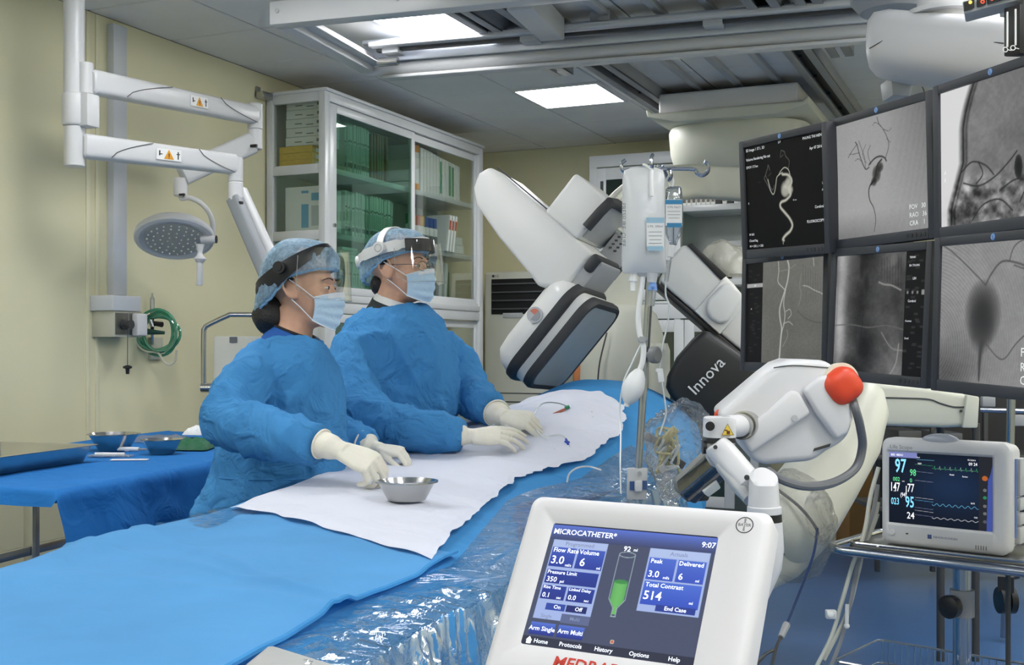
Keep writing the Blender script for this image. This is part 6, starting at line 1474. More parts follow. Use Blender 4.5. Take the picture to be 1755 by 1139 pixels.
for x, y in ((.0, .085), (.37, .085), (-.09, -.1), (.46, -.1)): obj('rail_stay', MB().cyl(TRM @ V((x, y, -.012)), TRM @ V((x * .95 + .01, y * .6, -.012)), .006, n=8), M_steel, tro)
pc_ = TRM @ V((.185, -.05, 0))
obj('post', MB().cyl(V((pc_.x, pc_.y, .1)), pc_ - V((0, 0, .014)), .022, n=20), M_chrome, tro)
obj('post_knob', MB().lathe([(.012, 0), (.012, .02), (.026, .022), (.028, .03), (.028, .045), (.02, .05)], V((pc_.x, pc_.y, tz_ - .135)) + men * .02, men + mex * -.3, 20), M_black, tro)
obj('post_collar', MB().cyl(V((pc_.x, pc_.y, tz_ - .165)), V((pc_.x, pc_.y, tz_ - .10)), .029, n=20), M_grey, tro)
for a__ in range(5):
    d_ = V((math.cos(a__ * 2 * PI / 5 + .3), math.sin(a__ * 2 * PI / 5 + .3), 0)); e_ = V((pc_.x, pc_.y, 0)) + d_ * .28
    obj('foot', MB().tube([V((pc_.x, pc_.y, .12)), e_ + V((0, 0, .085))], [.02, .014], n=10), M_steel, tro)
    obj('caster', MB().cyl(e_ + V((0, 0, .036)) + d_.cross(V((0, 0, 1))) * .011, e_ + V((0, 0, .036)) - d_.cross(V((0, 0, 1))) * .011, .035, n=18).cyl(e_ + V((0, 0, .04)), e_ + V((0, 0, .085)), .008, n=8), M_black, tro)
# basket
bz_ = CAMZ - (1160 - CY) / F * 2.8
bk_ = MB()
for z in (0, -.06, -.12): bk_.tube([V((p.x, p.y, bz_ + z)) for p in trr(-.09, -.2, .3, .08, .02, 0)], .0035 if z == 0 else .0022, n=5, closed=True)
for k in range(22):
    x = lerp(-.08, .29, k / 21)
    for y in (.08, -.2): bk_.tube([V((*(TRM @ V((x, y, 0))).xy, bz_)), V((*(TRM @ V((x, y, 0))).xy, bz_ - .12))], .0016, n=4)
    bk_.tube([V((*(TRM @ V((x, .08, 0))).xy, bz_ - .12)), V((*(TRM @ V((x, -.2, 0))).xy, bz_ - .12))], .0016, n=4)
obj('wire_basket', bk_, M_steel, tro)
rq = TRM @ V((.30, -.03, 0))
obj('rod', MB().cyl(V((rq.x, rq.y, bz_ - .1)), V((rq.x, rq.y, tz_ - .012)), .006, n=8), M_dark, tro)
# leads hanging from the monitor
M_lead = mat('lead_cream', (206, 208, 196), .4)
ld_ = thing('monitor_leads', 'bundle of pale patient leads hanging left of the patient monitor', 'cables', P(1490, 935, 2.98))
for k, pts in enumerate((((1506, 800), (1492, 850), (1484, 900), (1474, 935), (1462, 965), (1446, 1020), (1425, 1090), (1395, 1150)), ((1504, 830), (1498, 870), (1486, 910), (1478, 940), (1468, 975), (1458, 1030), (1440, 1100), (1420, 1150)), ((1505, 860), (1500, 885), (1490, 915), (1480, 940), (1470, 985), (1452, 1050), (1412, 1130)), ((1505, 880), (1496, 905), (1484, 930), (1476, 950)))):
    obj('lead', MB().tube(curve([P(x, y, 2.99 - .0 * k + .008 * k) for x, y in pts], 6), .0055 if k < 3 else .004, n=7), M_lead if k != 1 else M_grey, ld_)
obj('connector', MB().box((0, 0, 0), (.026, .022, .018), camframe(1424, 1052, 2.97)).cyl(P(1424, 1052, 2.95), P(1424, 1052, 2.93), .009, n=14), M_paper, ld_, bevel=.003)
obj('lead_clip', MB().cyl(P(1452, 1035, 2.97), P(1451, 1070, 2.97), .005, n=8).ball(P(1451, 1072, 2.97), .008, 10, 6), M_paper, ld_)
fc_ = thing('floor_cable', 'dark blue cable with grey connector running down to the floor', 'cable', V((P(1340, 1080, 2.6).x, P(1340, 1080, 2.6).y, 0)))
obj('cable', MB().tube(curve([P(1401, 905, 2.95), P(1394, 950, 2.9), P(1372, 1010, 2.8), P(1348, 1070, 2.66)], 6), .0035, n=6), mat('cable_navy', (30, 52, 92), .4), fc_)
obj('connector', MB().cyl(P(1348, 1070, 2.66), P(1338, 1092, 2.62), .009, .007, 10), M_grey, fc_)
obj('tail', MB().tube(curve([P(1338, 1092, 2.62), P(1330, 1110, 2.58), P(1322, 1145, 2.55)], 4) , .004, n=6).tube(curve([P(1328, 1112, 2.58), P(1310, 1122, 2.56), P(1295, 1140, 2.55)], 4), .0035, n=6), M_dark, fc_)

# ================================================================== background on the right
wc = thing('white_console', 'cream equipment housing with a curved seam behind the patient monitor', 'console', V((P(1575, 700, 4.6).x, P(1575, 700, 4.6).y, 0)))
obj('housing', MB().prism([P(x, y, 4.4) for x, y in ((1455, 652), (1600, 664), (1660, 676), (1660, 731), (1620, 733), (1460, 728))], CD(.06, 0, .4)), M_cream, wc, bevel=.02, seg=3)
obj('housing_seam', MB().tube(curve([P(x, y, 4.398) for x, y in ((1470, 680), (1550, 682), (1592, 684), (1612, 691), (1635, 697), (1656, 697))], 5), .003, n=5), M_seam, wc)
obj('screw', MB().cyl(P(1647, 704, 4.4), P(1647, 704, 4.39), .006, n=10), M_dark, wc)
obj('round_boss', MB().lathe([(.05, 0), (.045, .012), (.03, .018)], P(1483, 672, 4.4), CD(0, .2, -1), 24), M_cream, wc)
obj('end_plate', MB().prism([P(x, y, 4.38) for x, y in ((1657, 676), (1679, 680), (1676, 733), (1650, 733))], CD(.05, 0, .38)), M_cream, wc, bevel=.006)
for x in (1612, 1672): obj('leg', MB().cyl(P(x, 725, 4.7), V((P(x, 725, 4.7).x, P(x, 725, 4.7).y, .0)), .016, n=14), M_dark, wc)
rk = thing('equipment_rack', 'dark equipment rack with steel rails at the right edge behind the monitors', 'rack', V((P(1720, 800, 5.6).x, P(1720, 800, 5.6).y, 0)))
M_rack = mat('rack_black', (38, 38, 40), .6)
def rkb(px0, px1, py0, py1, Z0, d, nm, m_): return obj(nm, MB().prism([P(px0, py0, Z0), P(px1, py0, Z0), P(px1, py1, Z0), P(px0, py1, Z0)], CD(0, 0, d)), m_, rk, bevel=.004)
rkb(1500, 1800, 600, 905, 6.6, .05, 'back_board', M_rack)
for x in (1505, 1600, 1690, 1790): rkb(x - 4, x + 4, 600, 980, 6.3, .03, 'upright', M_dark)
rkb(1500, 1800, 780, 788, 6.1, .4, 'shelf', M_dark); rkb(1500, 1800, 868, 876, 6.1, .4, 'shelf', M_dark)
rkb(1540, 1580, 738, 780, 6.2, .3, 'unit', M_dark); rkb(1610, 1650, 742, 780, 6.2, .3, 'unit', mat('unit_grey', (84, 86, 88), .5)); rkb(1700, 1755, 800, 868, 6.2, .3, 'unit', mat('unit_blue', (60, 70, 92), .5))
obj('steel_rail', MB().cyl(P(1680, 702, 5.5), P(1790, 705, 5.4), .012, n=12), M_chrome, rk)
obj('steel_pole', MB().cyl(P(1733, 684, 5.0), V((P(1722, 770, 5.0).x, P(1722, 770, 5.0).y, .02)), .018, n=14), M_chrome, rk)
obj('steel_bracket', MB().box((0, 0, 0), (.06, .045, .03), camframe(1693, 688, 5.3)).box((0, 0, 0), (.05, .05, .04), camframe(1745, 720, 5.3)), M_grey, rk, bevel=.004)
for k, (px0, px1, py0, py1, Z0) in enumerate(((1456, 1500, 786, 889, 7.3), (1415, 1440, 812, 890, 7.6))):
    t = thing('cardboard_box', ('larger' if k == 0 else 'smaller') + ' brown cardboard box on the floor behind the injector', 'box', V((P((px0 + px1) / 2, py1, Z0).x, P((px0 + px1) / 2, py1, Z0).y, 0)), 0, 'cardboard boxes')
    zb = P(px0, py1, Z0).z
    obj('carton', MB().prism([P(px0, py0, Z0), P(px1, py0, Z0), V((*P(px1, py1, Z0).xy, .0)), V((*P(px0, py1, Z0).xy, .0))], CD(0, 0, .3)), mat('cardboard', (150, 112, 62), .7, var=.06), t, bevel=.003)
    obj('hand_hole', MB().prism([P((px0 + px1) / 2 - 5, py0 + 18, Z0 - .002), P((px0 + px1) / 2 + 5, py0 + 18, Z0 - .002), P((px0 + px1) / 2 + 5, py0 + 23, Z0 - .002), P((px0 + px1) / 2 - 5, py0 + 23, Z0 - .002)], CD(0, 0, .004)), M_black, t)
t = thing('dark_cupboard', 'low dark cupboard behind the cardboard boxes', 'cupboard', V((P(1440, 800, 8.0).x, P(1440, 800, 8.0).y, 0)))
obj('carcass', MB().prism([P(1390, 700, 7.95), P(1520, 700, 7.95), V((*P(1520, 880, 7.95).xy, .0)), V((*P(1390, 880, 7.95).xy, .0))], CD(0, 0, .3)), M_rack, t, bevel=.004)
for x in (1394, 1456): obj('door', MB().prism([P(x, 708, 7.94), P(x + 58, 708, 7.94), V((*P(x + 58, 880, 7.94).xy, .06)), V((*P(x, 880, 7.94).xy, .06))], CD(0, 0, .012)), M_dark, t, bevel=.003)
wt_ = thing('stand_caster', 'black double caster of a neighbouring stand at the right edge', 'caster', V((P(1724, 1040, 3.1).x, P(1724, 1040, 3.1).y, 0)))
q_ = V((P(1724, 1040, 3.1).x, P(1724, 1040, 3.1).y, .0))
zc_ = CAMZ - (1028 - CY) / F * 3.1
obj('wheel', MB().cyl(q_ + V((0, 0, zc_)) + CD(-.02, 0, 0), q_ + V((0, 0, zc_)) + CD(-.004, 0, 0), .035, n=20).cyl(q_ + V((0, 0, zc_)) + CD(.004, 0, 0), q_ + V((0, 0, zc_)) + CD(.02, 0, 0), .035, n=20), M_black, wt_)
obj('fork', MB().box(q_ + V((0, 0, zc_ + .045)), (.04, .04, .04)).cyl(q_ + V((0, 0, zc_ + .06)), P(1745, 985, 3.1), .01, n=8), M_dark, wt_)
# ================================================================== people
M_gown = cloth('blue_gown', (76, 151, 212), .6, 8.0, trans=.22, var=.05)
M_skin = mat('skin', (206, 160, 134), .5, var=.05, vscale=30, bump=.05, bscale=200, sss=.12)
M_latex = mat('latex_glove', (230, 226, 212), .42, var=.03, vscale=25, bump=.12, bscale=70, sss=.08)
M_cap = clear('bouffant_cap', (244, 250, 254), .2, .5, .02, milk=.5, milkcol=(178, 216, 244), milkvar=55)
M_capg = cloth('cap_gather', (160, 206, 238), .5, 30, trans=.3)
M_mask = cloth('mask_blue', (196, 224, 246), .12, 14, trans=.15, var=.02, fine=.08)
M_mwht = mat('mask_white', (232, 234, 238), .7)
M_hair = mat('black_hair', (22, 20, 20), .55, bump=.5, bscale=120)
M_visor = clear('visor', (250, 252, 252), .55, .02, .035)
M_eye = mat('eye_white', (214, 206, 198), .25); M_iris = mat('iris', (40, 28, 22), .15); M_brow = mat('eyebrow', (50, 38, 32), .8)
def wrinkle(me, amp, f, seed, stretch=(1, 1, .45)):
    n = len(me.vertices); co = np.empty(n * 3, np.float32); nr = np.empty(n * 3, np.float32)
    me.vertices.foreach_get('co', co); me.vertices.foreach_get('normal', nr)
    st = np.array(stretch) * f; q = co.reshape(-1, 3) * st + np.array((seed, 0, 0)); d = np.empty(n)
    for i, c in enumerate(q.tolist()):
        c = V(c); n1 = noise.noise(c); n2 = noise.noise(c * 2.1 + V((5, 5, 5))); rdg = 1 - abs(noise.noise(c * 1.3 + V((9, 2, 1)))) * 2
        d[i] = amp * (n1 + .5 * n2) + amp * .9 * max(0, rdg) ** 4 + amp * .5 * max(0, 1 - abs(noise.noise(c * 2.7 + V((2, 7, 1)))) * 2.5) ** 3
    me.vertices.foreach_set('co', (co + nr * np.repeat(d, 3)).astype(np.float32)); me.update()
    return me
def fused(name, mb, m_, parent, voxel, smooth=4, wr=None):
    me = remesh(mb, voxel, smooth)
    if wr: wrinkle(me, *wr)
    return obj(name, me, m_, parent, ang=180)
def tring(py, x0, x1, Z, d, e=2.5, n=36):
    return sring3(P((x0 + x1) / 2, py, Z), CD(1, 0, 0), CD(0, 0, 1), (x1 - x0) / 2 / F * Z, d, n, e)
def head_frame(c, phi, pitch):
    f = CD(math.cos(phi), 0, -math.sin(phi)); up = V((0, 0, 1)); l = up.cross(f)
    f2 = f * math.cos(pitch) + up * math.sin(pitch); u2 = f2.cross(l)
    return frame(c, f2, l, u2)
def add_head(mb, H, s=1.0):
    R3 = H.to_3x3()
    def el(c, r, rot=None): mb.ball(H @ (V(c) * s), [k * s for k in r], 24, 16, R3 @ rot.to_3x3() if rot else R3)
    el((-.012, 0, .032), (.098, .077, .092)); el((.034, 0, -.03), (.060, .062, .086)); el((.03, 0, -.083), (.056, .049, .036)); el((.074, 0, -.102), (.018, .02, .016))
    el((.079, 0, .024), (.018, .052, .012)); el((.0, .0, -.03), (.07, .068, .06))
    for y in (-1, 1):
        el((.060, y * .040, -.026), (.022, .021, .02)); el((.076, y * .031, .0), (.0165, .0165, .0115))
        el((-.004, y * .076, -.006), (.022, .009, .035), Matrix.Rotation(y * .25, 4, 'X') @ Matrix.Rotation(-.15, 4, 'Y')); el((.006, y * .078, -.028), (.010, .007, .012))
        mb.tube(curve([H @ (V(q) * s) for q in ((.012, y * .083, .008), (.004, y * .090, .028), (-.018, y * .094, .026), (-.027, y * .094, .002), (-.016, y * .089, -.024), (.0, y * .084, -.037))], 4), .0048 * s, n=7)
    mb.tube([H @ (V(q) * s) for q in ((.084, 0, .018), (.094, 0, -.004), (.107, 0, -.03), (.104, 0, -.04))], [.008 * s, .0085 * s, .0115 * s, .009 * s], n=12)
    for y in (-1, 1): el((.1, y * .011, -.04), (.011, .008, .008))
    el((.094, 0, -.066), (.011, .024, .008)); el((.09, 0, -.08), (.012, .021, .008))
def add_face(person, H, s=1.0):
    R3 = H.to_3x3()
    for y in (-1, 1):
        e = obj('eye', MB().ball(H @ (V((.0835, y * .0315, .0005)) * s), [.0098 * s, .0135 * s, .0062 * s], 18, 12, R3), M_eye, person)
        obj('iris', MB().ball(H @ (V((.0916, y * .030, .0006)) * s), [.0030 * s, .0055 * s, .0055 * s], 14, 8, R3), M_iris, e)
        obj('eyelid', MB().tube(curve([H @ (V(q) * s) for q in ((.080, y * .0455, .000), (.0905, y * .038, .006), (.0945, y * .030, .0072), (.092, y * .021, .004))], 4), .0019 * s, n=7), M_skin, person)
        obj('eyebrow', MB().tube(curve([H @ (V(q) * s) for q in ((.078, y * .052, .021), (.092, y * .040, .0285), (.0985, y * .026, .0275), (.099, y * .014, .024))], 4), [.001 * s] + [.0026 * s] * 11 + [.001 * s], n=6, flat=.7), M_brow, person)
def add_cap(person, H, s=1.0, back=-.06, front=.045, puff=1.0, slide=0.0):
    c0 = V((-.016, 0, .034))
    def rim(a): ca_ = math.cos(a); return front if ca_ > .75 else (lerp(front, .036, (.75 - ca_) / .75) if ca_ > 0 else lerp(.036, back, (-ca_) ** .8))
    def fn(u, v):
        a = u * 2 * PI; zr = rim(a); top = .105 * puff
        if v < .86:
            k = v / .86; ph = k * PI * .5
            z = lerp(top, zr - c0.z, 1 - math.cos(ph)); r = math.sin(ph) ** .75
            r *= 1 + .035 * math.sin(PI * k)
        else: k = (v - .86) / .14; z = zr - c0.z - .012 * k; r = 1 - .10 * k * k + .02 * math.sin(k * PI)
        rip = (.014 * math.sin(a * 26) + .012 * math.sin(a * 41 + 1)) * max(0, (v - .3) / .7) ** 1.5 + .012 * math.sin(a * 15 + 4 * v) * v + .03 * max(0, noise.noise(V((math.cos(a) * 5, math.sin(a) * 5, v * 3))))
        bump_ = .03 * noise.noise(V((math.cos(a) * 2.5, math.sin(a) * 2.5, v * 4 + back * 30)))
        q = V(((.114 + .01 * puff) * math.cos(a) * (r + rip + bump_) , (.093 + .008 * puff) * math.sin(a) * (r + rip + bump_), z)) + c0
        return H @ (q * s)
    cap = obj('cap', MB().grid(fn, 150, 34), M_cap, person, ang=180)
    obj('cap_hem', MB().tube([H @ (H.inverted() @ fn(k / 150, .985)) for k in range(150)], .0042 * s, n=6, closed=True), M_capg, cap)
def add_mask(person, H, s=1.0):
    def fn(u, v):
        th = (u - .5) * 2 * math.radians(66); k = abs(u - .5) * 2
        zt, zb = lerp(-.010, -.028, k ** 1.5), lerp(-.126, -.098, k ** 1.6); z = lerp(zt, zb, v)
        bul = interp(v, [0, .15, .35, .6, .85, 1], [.95, 1.02, 1.06, 1.03, .96, .86])
        pl = .0022 * math.sin(v * 2 * PI * 4) * (1 - k ** 2)
        nose = .015 * math.exp(-(k / .22) ** 2) * (1 - v) + .004 * math.exp(-(k / .3) ** 2)
        x = .018 + (.096 * bul) * math.cos(th) ** .9 + pl + nose; y = .0705 * math.sin(th) * (1.0 + .03 * math.sin(v * PI))
        return H @ (V((x, y, z)) * s)
    mk = obj('mask', MB().grid(fn, 44, 44), M_mask, person, ang=180)
    obj('mask_edge', MB().tube([fn(k / 40, .03) for k in range(41)], .0022 * s, n=6).tube([fn(k / 40, .985) for k in range(41)], .0018 * s, n=6), M_mwht, mk)
    nb = MB().grid(lambda u, v: fn(.2 + .6 * u, .01 + .13 * v) + (H.to_3x3() @ V((.0012, 0, 0))), 30, 6); obj('nose_strip', nb, M_mwht, mk, ang=180)
    for y in (0, 1):
        sg = 1 if y else -1
        for vv, ze in ((.05, .02), (.96, -.03)):
            p0 = fn(y, vv); obj('ear_loop', MB().tube(curve([p0, p0.lerp(H @ (V((-.004, sg * .082, ze)) * s), .5) + (H.to_3x3() @ V((0, sg * .006, 0))), H @ (V((-.012, sg * .084, ze)) * s)], 5), .0016 * s, n=6), M_mwht, mk)
def limb(mb, pts, n=14): mb.tube(curve([p for p, r in pts], 6), [interp(k / (6 * (len(pts) - 1)) * (len(pts) - 1), list(range(len(pts))), [r for p, r in pts]) for k in range(6 * (len(pts) - 1) + 1)], n=n)
def hand(person, wrist, fore, xd, nd, side, curl, spread=.10, thumb=(.6, .3), s=1.0, cuff=.10, cuff_r=.040, voxel=.0028):
    """gloved hand: palm, four jointed fingers, thumb from the palm's side; cuff runs back along the forearm"""
    x = xd.normalized(); nrm = (nd - x * nd.dot(x)).normalized(); y = nrm.cross(x) * side          # y = thumb side
    Hm = frame(wrist, x, y, nrm); mb = MB(); R3 = Hm.to_3x3()
    pr = [(0, .029, .020), (.02, .034, .0185), (.05, .041, .017), (.078, .042, .0155), (.092, .036, .012)]
    rings = [[Hm @ (V((px_, yy, zz)) * s) for yy, zz in [(hw * abs(math.cos(a)) ** .8 * (1 if math.cos(a) >= 0 else -1), hh * abs(math.sin(a)) ** .8 * (1 if math.sin(a) >= 0 else -1)) for a in [2 * PI * k / 20 for k in range(20)]]] for px_, hw, hh in pr]
    mb.loft(rings)
    mb.ball(Hm @ (V((.03, .022, -.010)) * s), [.028 * s, .016 * s, .015 * s], 14, 10, R3)
    fl = ((.030, .086, (.044, .026, .021)), (.0105, .091, (.049, .030, .022)), (-.0105, .087, (.045, .028, .021)), (-.030, .079, (.035, .021, .019)))
    tips = []
    for i, (yy, xx, ls) in enumerate(fl):
        cu = curl[i] if isinstance(curl[0], (tuple, list)) else curl
        ang, p = 0.0, V((xx - .012, yy * .96, 0)); az = spread * (yy / .03); pts = [(Hm @ (p * s), .0098 * s)]
        p = V((xx, yy, .001)); pts.append((Hm @ (p * s), .0096 * s))
        for j, L_ in enumerate(ls):
            ang += cu[j]; d = V((math.cos(ang) * math.cos(az), math.cos(ang) * math.sin(az), -math.sin(ang)))
            p = p + d * (L_ * .5); pts.append((Hm @ (p * s), (.0090, .0083, .0077)[j] * s))
            p = p + d * (L_ * .5); pts.append((Hm @ (p * s), (.0088, .0080, .0064)[j] * s))
        mb.tube([q for q, r in pts], [r for q, r in pts], n=12); tips.append(pts[-1][0]); mb.ball(pts[-1][0], .0066 * s, 10, 8)
    t0 = V((.022, .026, -.006)); d1 = V((math.cos(thumb[0]), math.sin(thumb[0]), -.35)).normalized(); d2 = V((math.cos(thumb[0] - thumb[1]), math.sin(thumb[0] - thumb[1]), -.5)).normalized(); d3 = V((math.cos(thumb[0] - 2 * thumb[1]), math.sin(thumb[0] - 2 * thumb[1]), -.55)).normalized()
    tp = [t0, t0 + d1 * .026, t0 + d1 * .04 + d2 * .012, t0 + d1 * .04 + d2 * .03, t0 + d1 * .04 + d2 * .03 + d3 * .024]
    mb.tube([Hm @ (q * s) for q in tp], [.014 * s, .0125 * s, .0115 * s, .0105 * s, .008 * s], n=12); mb.ball(Hm @ (tp[-1] * s), .0082 * s, 10, 8)
    b = fore.normalized()
    mb.tube([wrist + x * (.012 * s), wrist - b * .015, wrist - b * (cuff * .5), wrist - b * cuff], [.027 * s, .028 * s, lerp(.03, cuff_r, .6), cuff_r], n=22, flat=.92)
    o = fused('glove', mb, M_latex, person, voxel, 3)
    e0 = wrist - b * (cuff - .002); xx_, yy_, zz_ = axes_from(b)
    obj('cuff_roll', MB().tube([e0 + xx_ * (cuff_r * math.cos(k * PI / 14)) + yy_ * (cuff_r * .97 * math.sin(k * PI / 14)) for k in range(28)], .0032, n=7, closed=True), M_latex, o)
    return tips
def eline(pts): return [V(p) for p in pts]

# ------------------------------------------------------------------ left operator (dark visor band)
ZW = 3.5
base = W((455 - CX) / F * ZW, ZW, 0)
wo = thing('person', 'person in blue gown with black visor band, holding the steel bowl with a gloved hand', 'person', base, 0, 'operators at the table')
Hw = head_frame(P(518, 493, ZW), math.radians(9), math.radians(-2))
sh_n, el_n, wr_n = P(440, 622, 3.36), P(394, 722, 3.22), P(588, 773, 3.0)
cu_n = P(553, 759, 3.04)
sh_f, el_f, wr_f = P(525, 628, 3.66), P(556, 735, 3.70), P(648, 769, 3.60)
mb = MB(); add_head(mb, Hw, 1.0)
mb.tube([Hw @ V((-.025, 0, -.06)), P(505, 560, ZW), P(490, 600, ZW)], [.056, .056, .075], n=18)
mb.loft([tring(590, 455, 530, ZW, .10), tring(640, 435, 555, ZW, .15), tring(720, 420, 560, ZW, .14), tring(820, 415, 560, ZW, .14), tring(900, 420, 550, ZW, .14)])
arm_n = [(P(452, 612, 3.40), .060), (P(420, 655, 3.31), .078), (P(398, 705, 3.24), .078), (P(402, 728, 3.2), .074), (P(450, 742, 3.13), .070), (P(505, 752, 3.08), .060), (P(545, 758, 3.05), .046)]
arm_f = [(sh_f, .06), (P(545, 680, 3.70), .07), (el_f, .066), (P(600, 752, 3.66), .058), (P(634, 764, 3.62), .05)]
limb(mb, [(p, r * .5) for p, r in arm_n[:-1]] + [(wr_n, .017)]); limb(mb, [(p, r * .5) for p, r in arm_f[:-1]] + [(wr_f, .017)])
for dz in (-.09, .09):
    hx_ = W((470 - CX) / F * ZW, ZW + dz, .75); limb(mb, [(hx_, .085), (V((hx_.x, hx_.y, .45)), .06), (V((hx_.x, hx_.y, .09)), .042)]); mb.ball(V((hx_.x, hx_.y, .045)) + CD(.05, 0, 0), .05, 14, 8, Matrix.Diagonal((2.2, .9, .9)))
fused('body', mb, M_skin, wo, .0052, 3)
add_face(wo, Hw)
g = MB()
R_w = [(582, 474, 540, .075), (590, 448, 552, .12), (604, 424, 562, .165), (630, 410, 574, .19), (660, 402, 582, .185), (700, 394, 585, .175), (750, 385, 588, .168), (795, 376, 590, .165), (812, 374, 588, .166), (835, 358, 580, .18), (870, 342, 566, .19), (920, 334, 556, .2), (1010, 326, 552, .21), (1130, 322, 552, .22)]
g.loft([tring(y, a, b, ZW, d) for y, a, b, d in R_w])
limb(g, arm_n, 18); limb(g, arm_f, 16)
fused('gown', g, M_gown, wo, .009, 5, (.011, 8.0, 1.0))
g2 = tring(811, 372, 588, ZW, .168)
obj('waist_tie', MB().tube([V(p) for p in g2], .006, n=6, closed=True, flat=.7).tube(curve([P(372, 812, 3.40), P(368, 840, 3.36), P(372, 870, 3.34)], 4), .005, n=5), M_gown, wo)
# scrub collar
def collar(person, H, m_, zoff, r0, r1, h, m2=None, s=1.0, fwd=-.022, tilt=.35):
    rings = []
    for k, (rr_, zz) in enumerate(((r0, 0), (lerp(r0, r1, .5) * .985, h * .5), (r1, h), (r1 - .004, h), (r0 - .006, 0))):
        rings.append([H @ V((fwd + rr_ * math.cos(a), rr_ * .92 * math.sin(a), zoff + zz - tilt * rr_ * math.cos(a))) for a in [2 * PI * k2 / 36 for k2 in range(36)]])
    o_ = obj('collar', MB().loft(rings, caps=False), m_, person, ang=60)
    if m2: obj('collar_trim', MB().tube([p for p in rings[2]], .0045, n=6, closed=True), m2, o_)
    return o_
collar(wo, Hw, mat('scrub_blue', (26, 88, 168), .8), -.185, .098, .072, .055, M_black, fwd=-.02)
obj('hair', MB().grid(lambda u, v: Hw @ (V((-.032, 0, .03)) + V((.092 * math.cos(u * 2 * PI) * math.sin(.15 + v * 1.55), .082 * math.sin(u * 2 * PI) * math.sin(.15 + v * 1.55), .098 * math.cos(.15 + v * 1.55)))) if True else None, 30, 10), M_hair, wo)
obj('hair_bun', crinkle(P(464, 540, ZW), (.052, .056, .055), 5, .10, (30, 18), 14), M_hair, wo, ang=180)
add_cap(wo, Hw, 1.0, back=-.08, front=.066, puff=1.08)
add_mask(wo, Hw)
# black head-mounted visor
vs = MB(); c0 = V((-.018, 0, .048)); fdir = V((.80, 0, .60)).normalized(); wdir = V((-.60, 0, .80)).normalized()
def band(u, v, r=.126, ry=.108):
    a = (u - .5) * 2 * PI; hw = lerp(.014, .034, .5 - .5 * math.cos(a)) if True else .02
    p = c0 + fdir * (r * math.cos(a)) + V((0, ry * math.sin(a), 0)) + wdir * ((v - .5) * 2 * hw)
    return Hw @ p
inner = [[band(k / 60, v, .120, .102) for v in (0, 1)] for k in range(60)]
hbm = MB(); rg = []
for k in range(60): rg.append([band(k / 60, 0, .119, .101), band(k / 60, 0), band(k / 60, .5, .129, .111), band(k / 60, 1), band(k / 60, 1, .119, .101)])
hbm.loft(rg, closed=True); hb_o = obj('visor_band', hbm, mat('band_black', (30, 30, 33), .4), wo, ang=50)
obj('band_knob', MB().cyl(Hw @ V((-.03, -.112, .052)), Hw @ V((-.03, -.126, .052)), .018, n=20).cyl(Hw @ V((-.03, -.124, .052)), Hw @ V((-.03, -.130, .052)), .010, n=14), M_black, hb_o)
obj('nape_pad', MB().ball(Hw @ V((-.118, 0, -.012)), [.018, .06, .05], 18, 12, Hw.to_3x3()), M_black, hb_o)
def visor(person, H, r=.150, zt=.085, zb=-.075, th=math.radians(68), slope=.0, cx_=.0, sq=.86):
    def fn(u, v):
        a = (u - .5) * 2 * th; z = lerp(zt, zb, v); rr_ = r + slope * (v - .3); k = abs(u - .5) * 2
        if k > .8: z = lerp(z, (zt + zb) / 2, (k - .8) / .2 * .35)
        return H @ V((cx_ + rr_ * math.cos(a), rr_ * sq * math.sin(a), z))
    o_ = obj('visor', MB().grid(fn, 40, 16), M_visor, person, ang=180)
    obj('visor_rim', MB().tube([fn(k / 40, 1.0) for k in range(41)], .0011, n=5).tube([fn(0, k / 10) for k in range(11)], .0011, n=5).tube([fn(1, k / 10) for k in range(11)], .0011, n=5), clear('visor_rim', (240, 244, 246), .8, .1, .2, milk=.3), o_)
visor(wo, Hw, .142, .115, -.035, math.radians(80), .012)
hand(wo, wr_n, P(600, 776, 2.99) - P(545, 757, 3.04), CD(.86, -.32, -.30), CD(.38, .66, -.66), 1, [(.95, .75, .35), (1.0, .85, .4), (1.05, .95, .45), (1.1, 1.0, .5)], .03, (.35, .35), 1.0, .072, .039)
hand(wo, wr_f, wr_f - el_f, CD(.93, -.1, -.2), CD(-.1, .95, -.2), -1, (.85, .9, .5), .05, (.5, .3), .85, .06, .046)

# ------------------------------------------------------------------ right operator (white visor band)
ZM = 4.12
base = W((650 - CX) / F * ZM, ZM, 0)
ma = thing('person', 'person in blue gown with white visor band and glasses, guiding the catheter with both hands', 'person', base, 0, 'operators at the table')
Hm_ = head_frame(P(685, 461, ZM), math.radians(24), math.radians(4))
mb = MB(); add_head(mb, Hm_, 1.03)
mb.tube([Hm_ @ V((-.025, 0, -.06)), P(672, 530, ZM), P(662, 570, ZM)], [.06, .06, .08], n=18)
mb.loft([tring(565, 620, 720, ZM, .10), tring(610, 600, 745, ZM, .14), tring(680, 610, 750, ZM, .13), tring(770, 610, 740, ZM, .13), tring(860, 615, 735, ZM, .13)])
ZN, ZFh = 3.74, 3.98
mwr, fwr = P(810, 748, ZN), P(862, 715, 3.92)
arm_n = [(P(612, 582, 4.0), .064), (P(604, 632, 3.95), .082), (P(616, 690, 3.88), .083), (P(646, 722, 3.82), .078), (P(700, 733, 3.78), .070), (P(750, 741, 3.755), .060), (P(788, 746, 3.745), .043)]
arm_f = [(P(752, 580, 4.26), .064), (P(785, 625, 4.28), .075), (P(803, 670, 4.22), .072), (P(822, 689, 4.10), .064), (P(845, 702, 4.0), .050)]
limb(mb, [(p, r * .5) for p, r in arm_n[:-1]] + [(mwr, .017)]); limb(mb, [(p, r * .5) for p, r in arm_f[:-1]] + [(fwr, .017)])
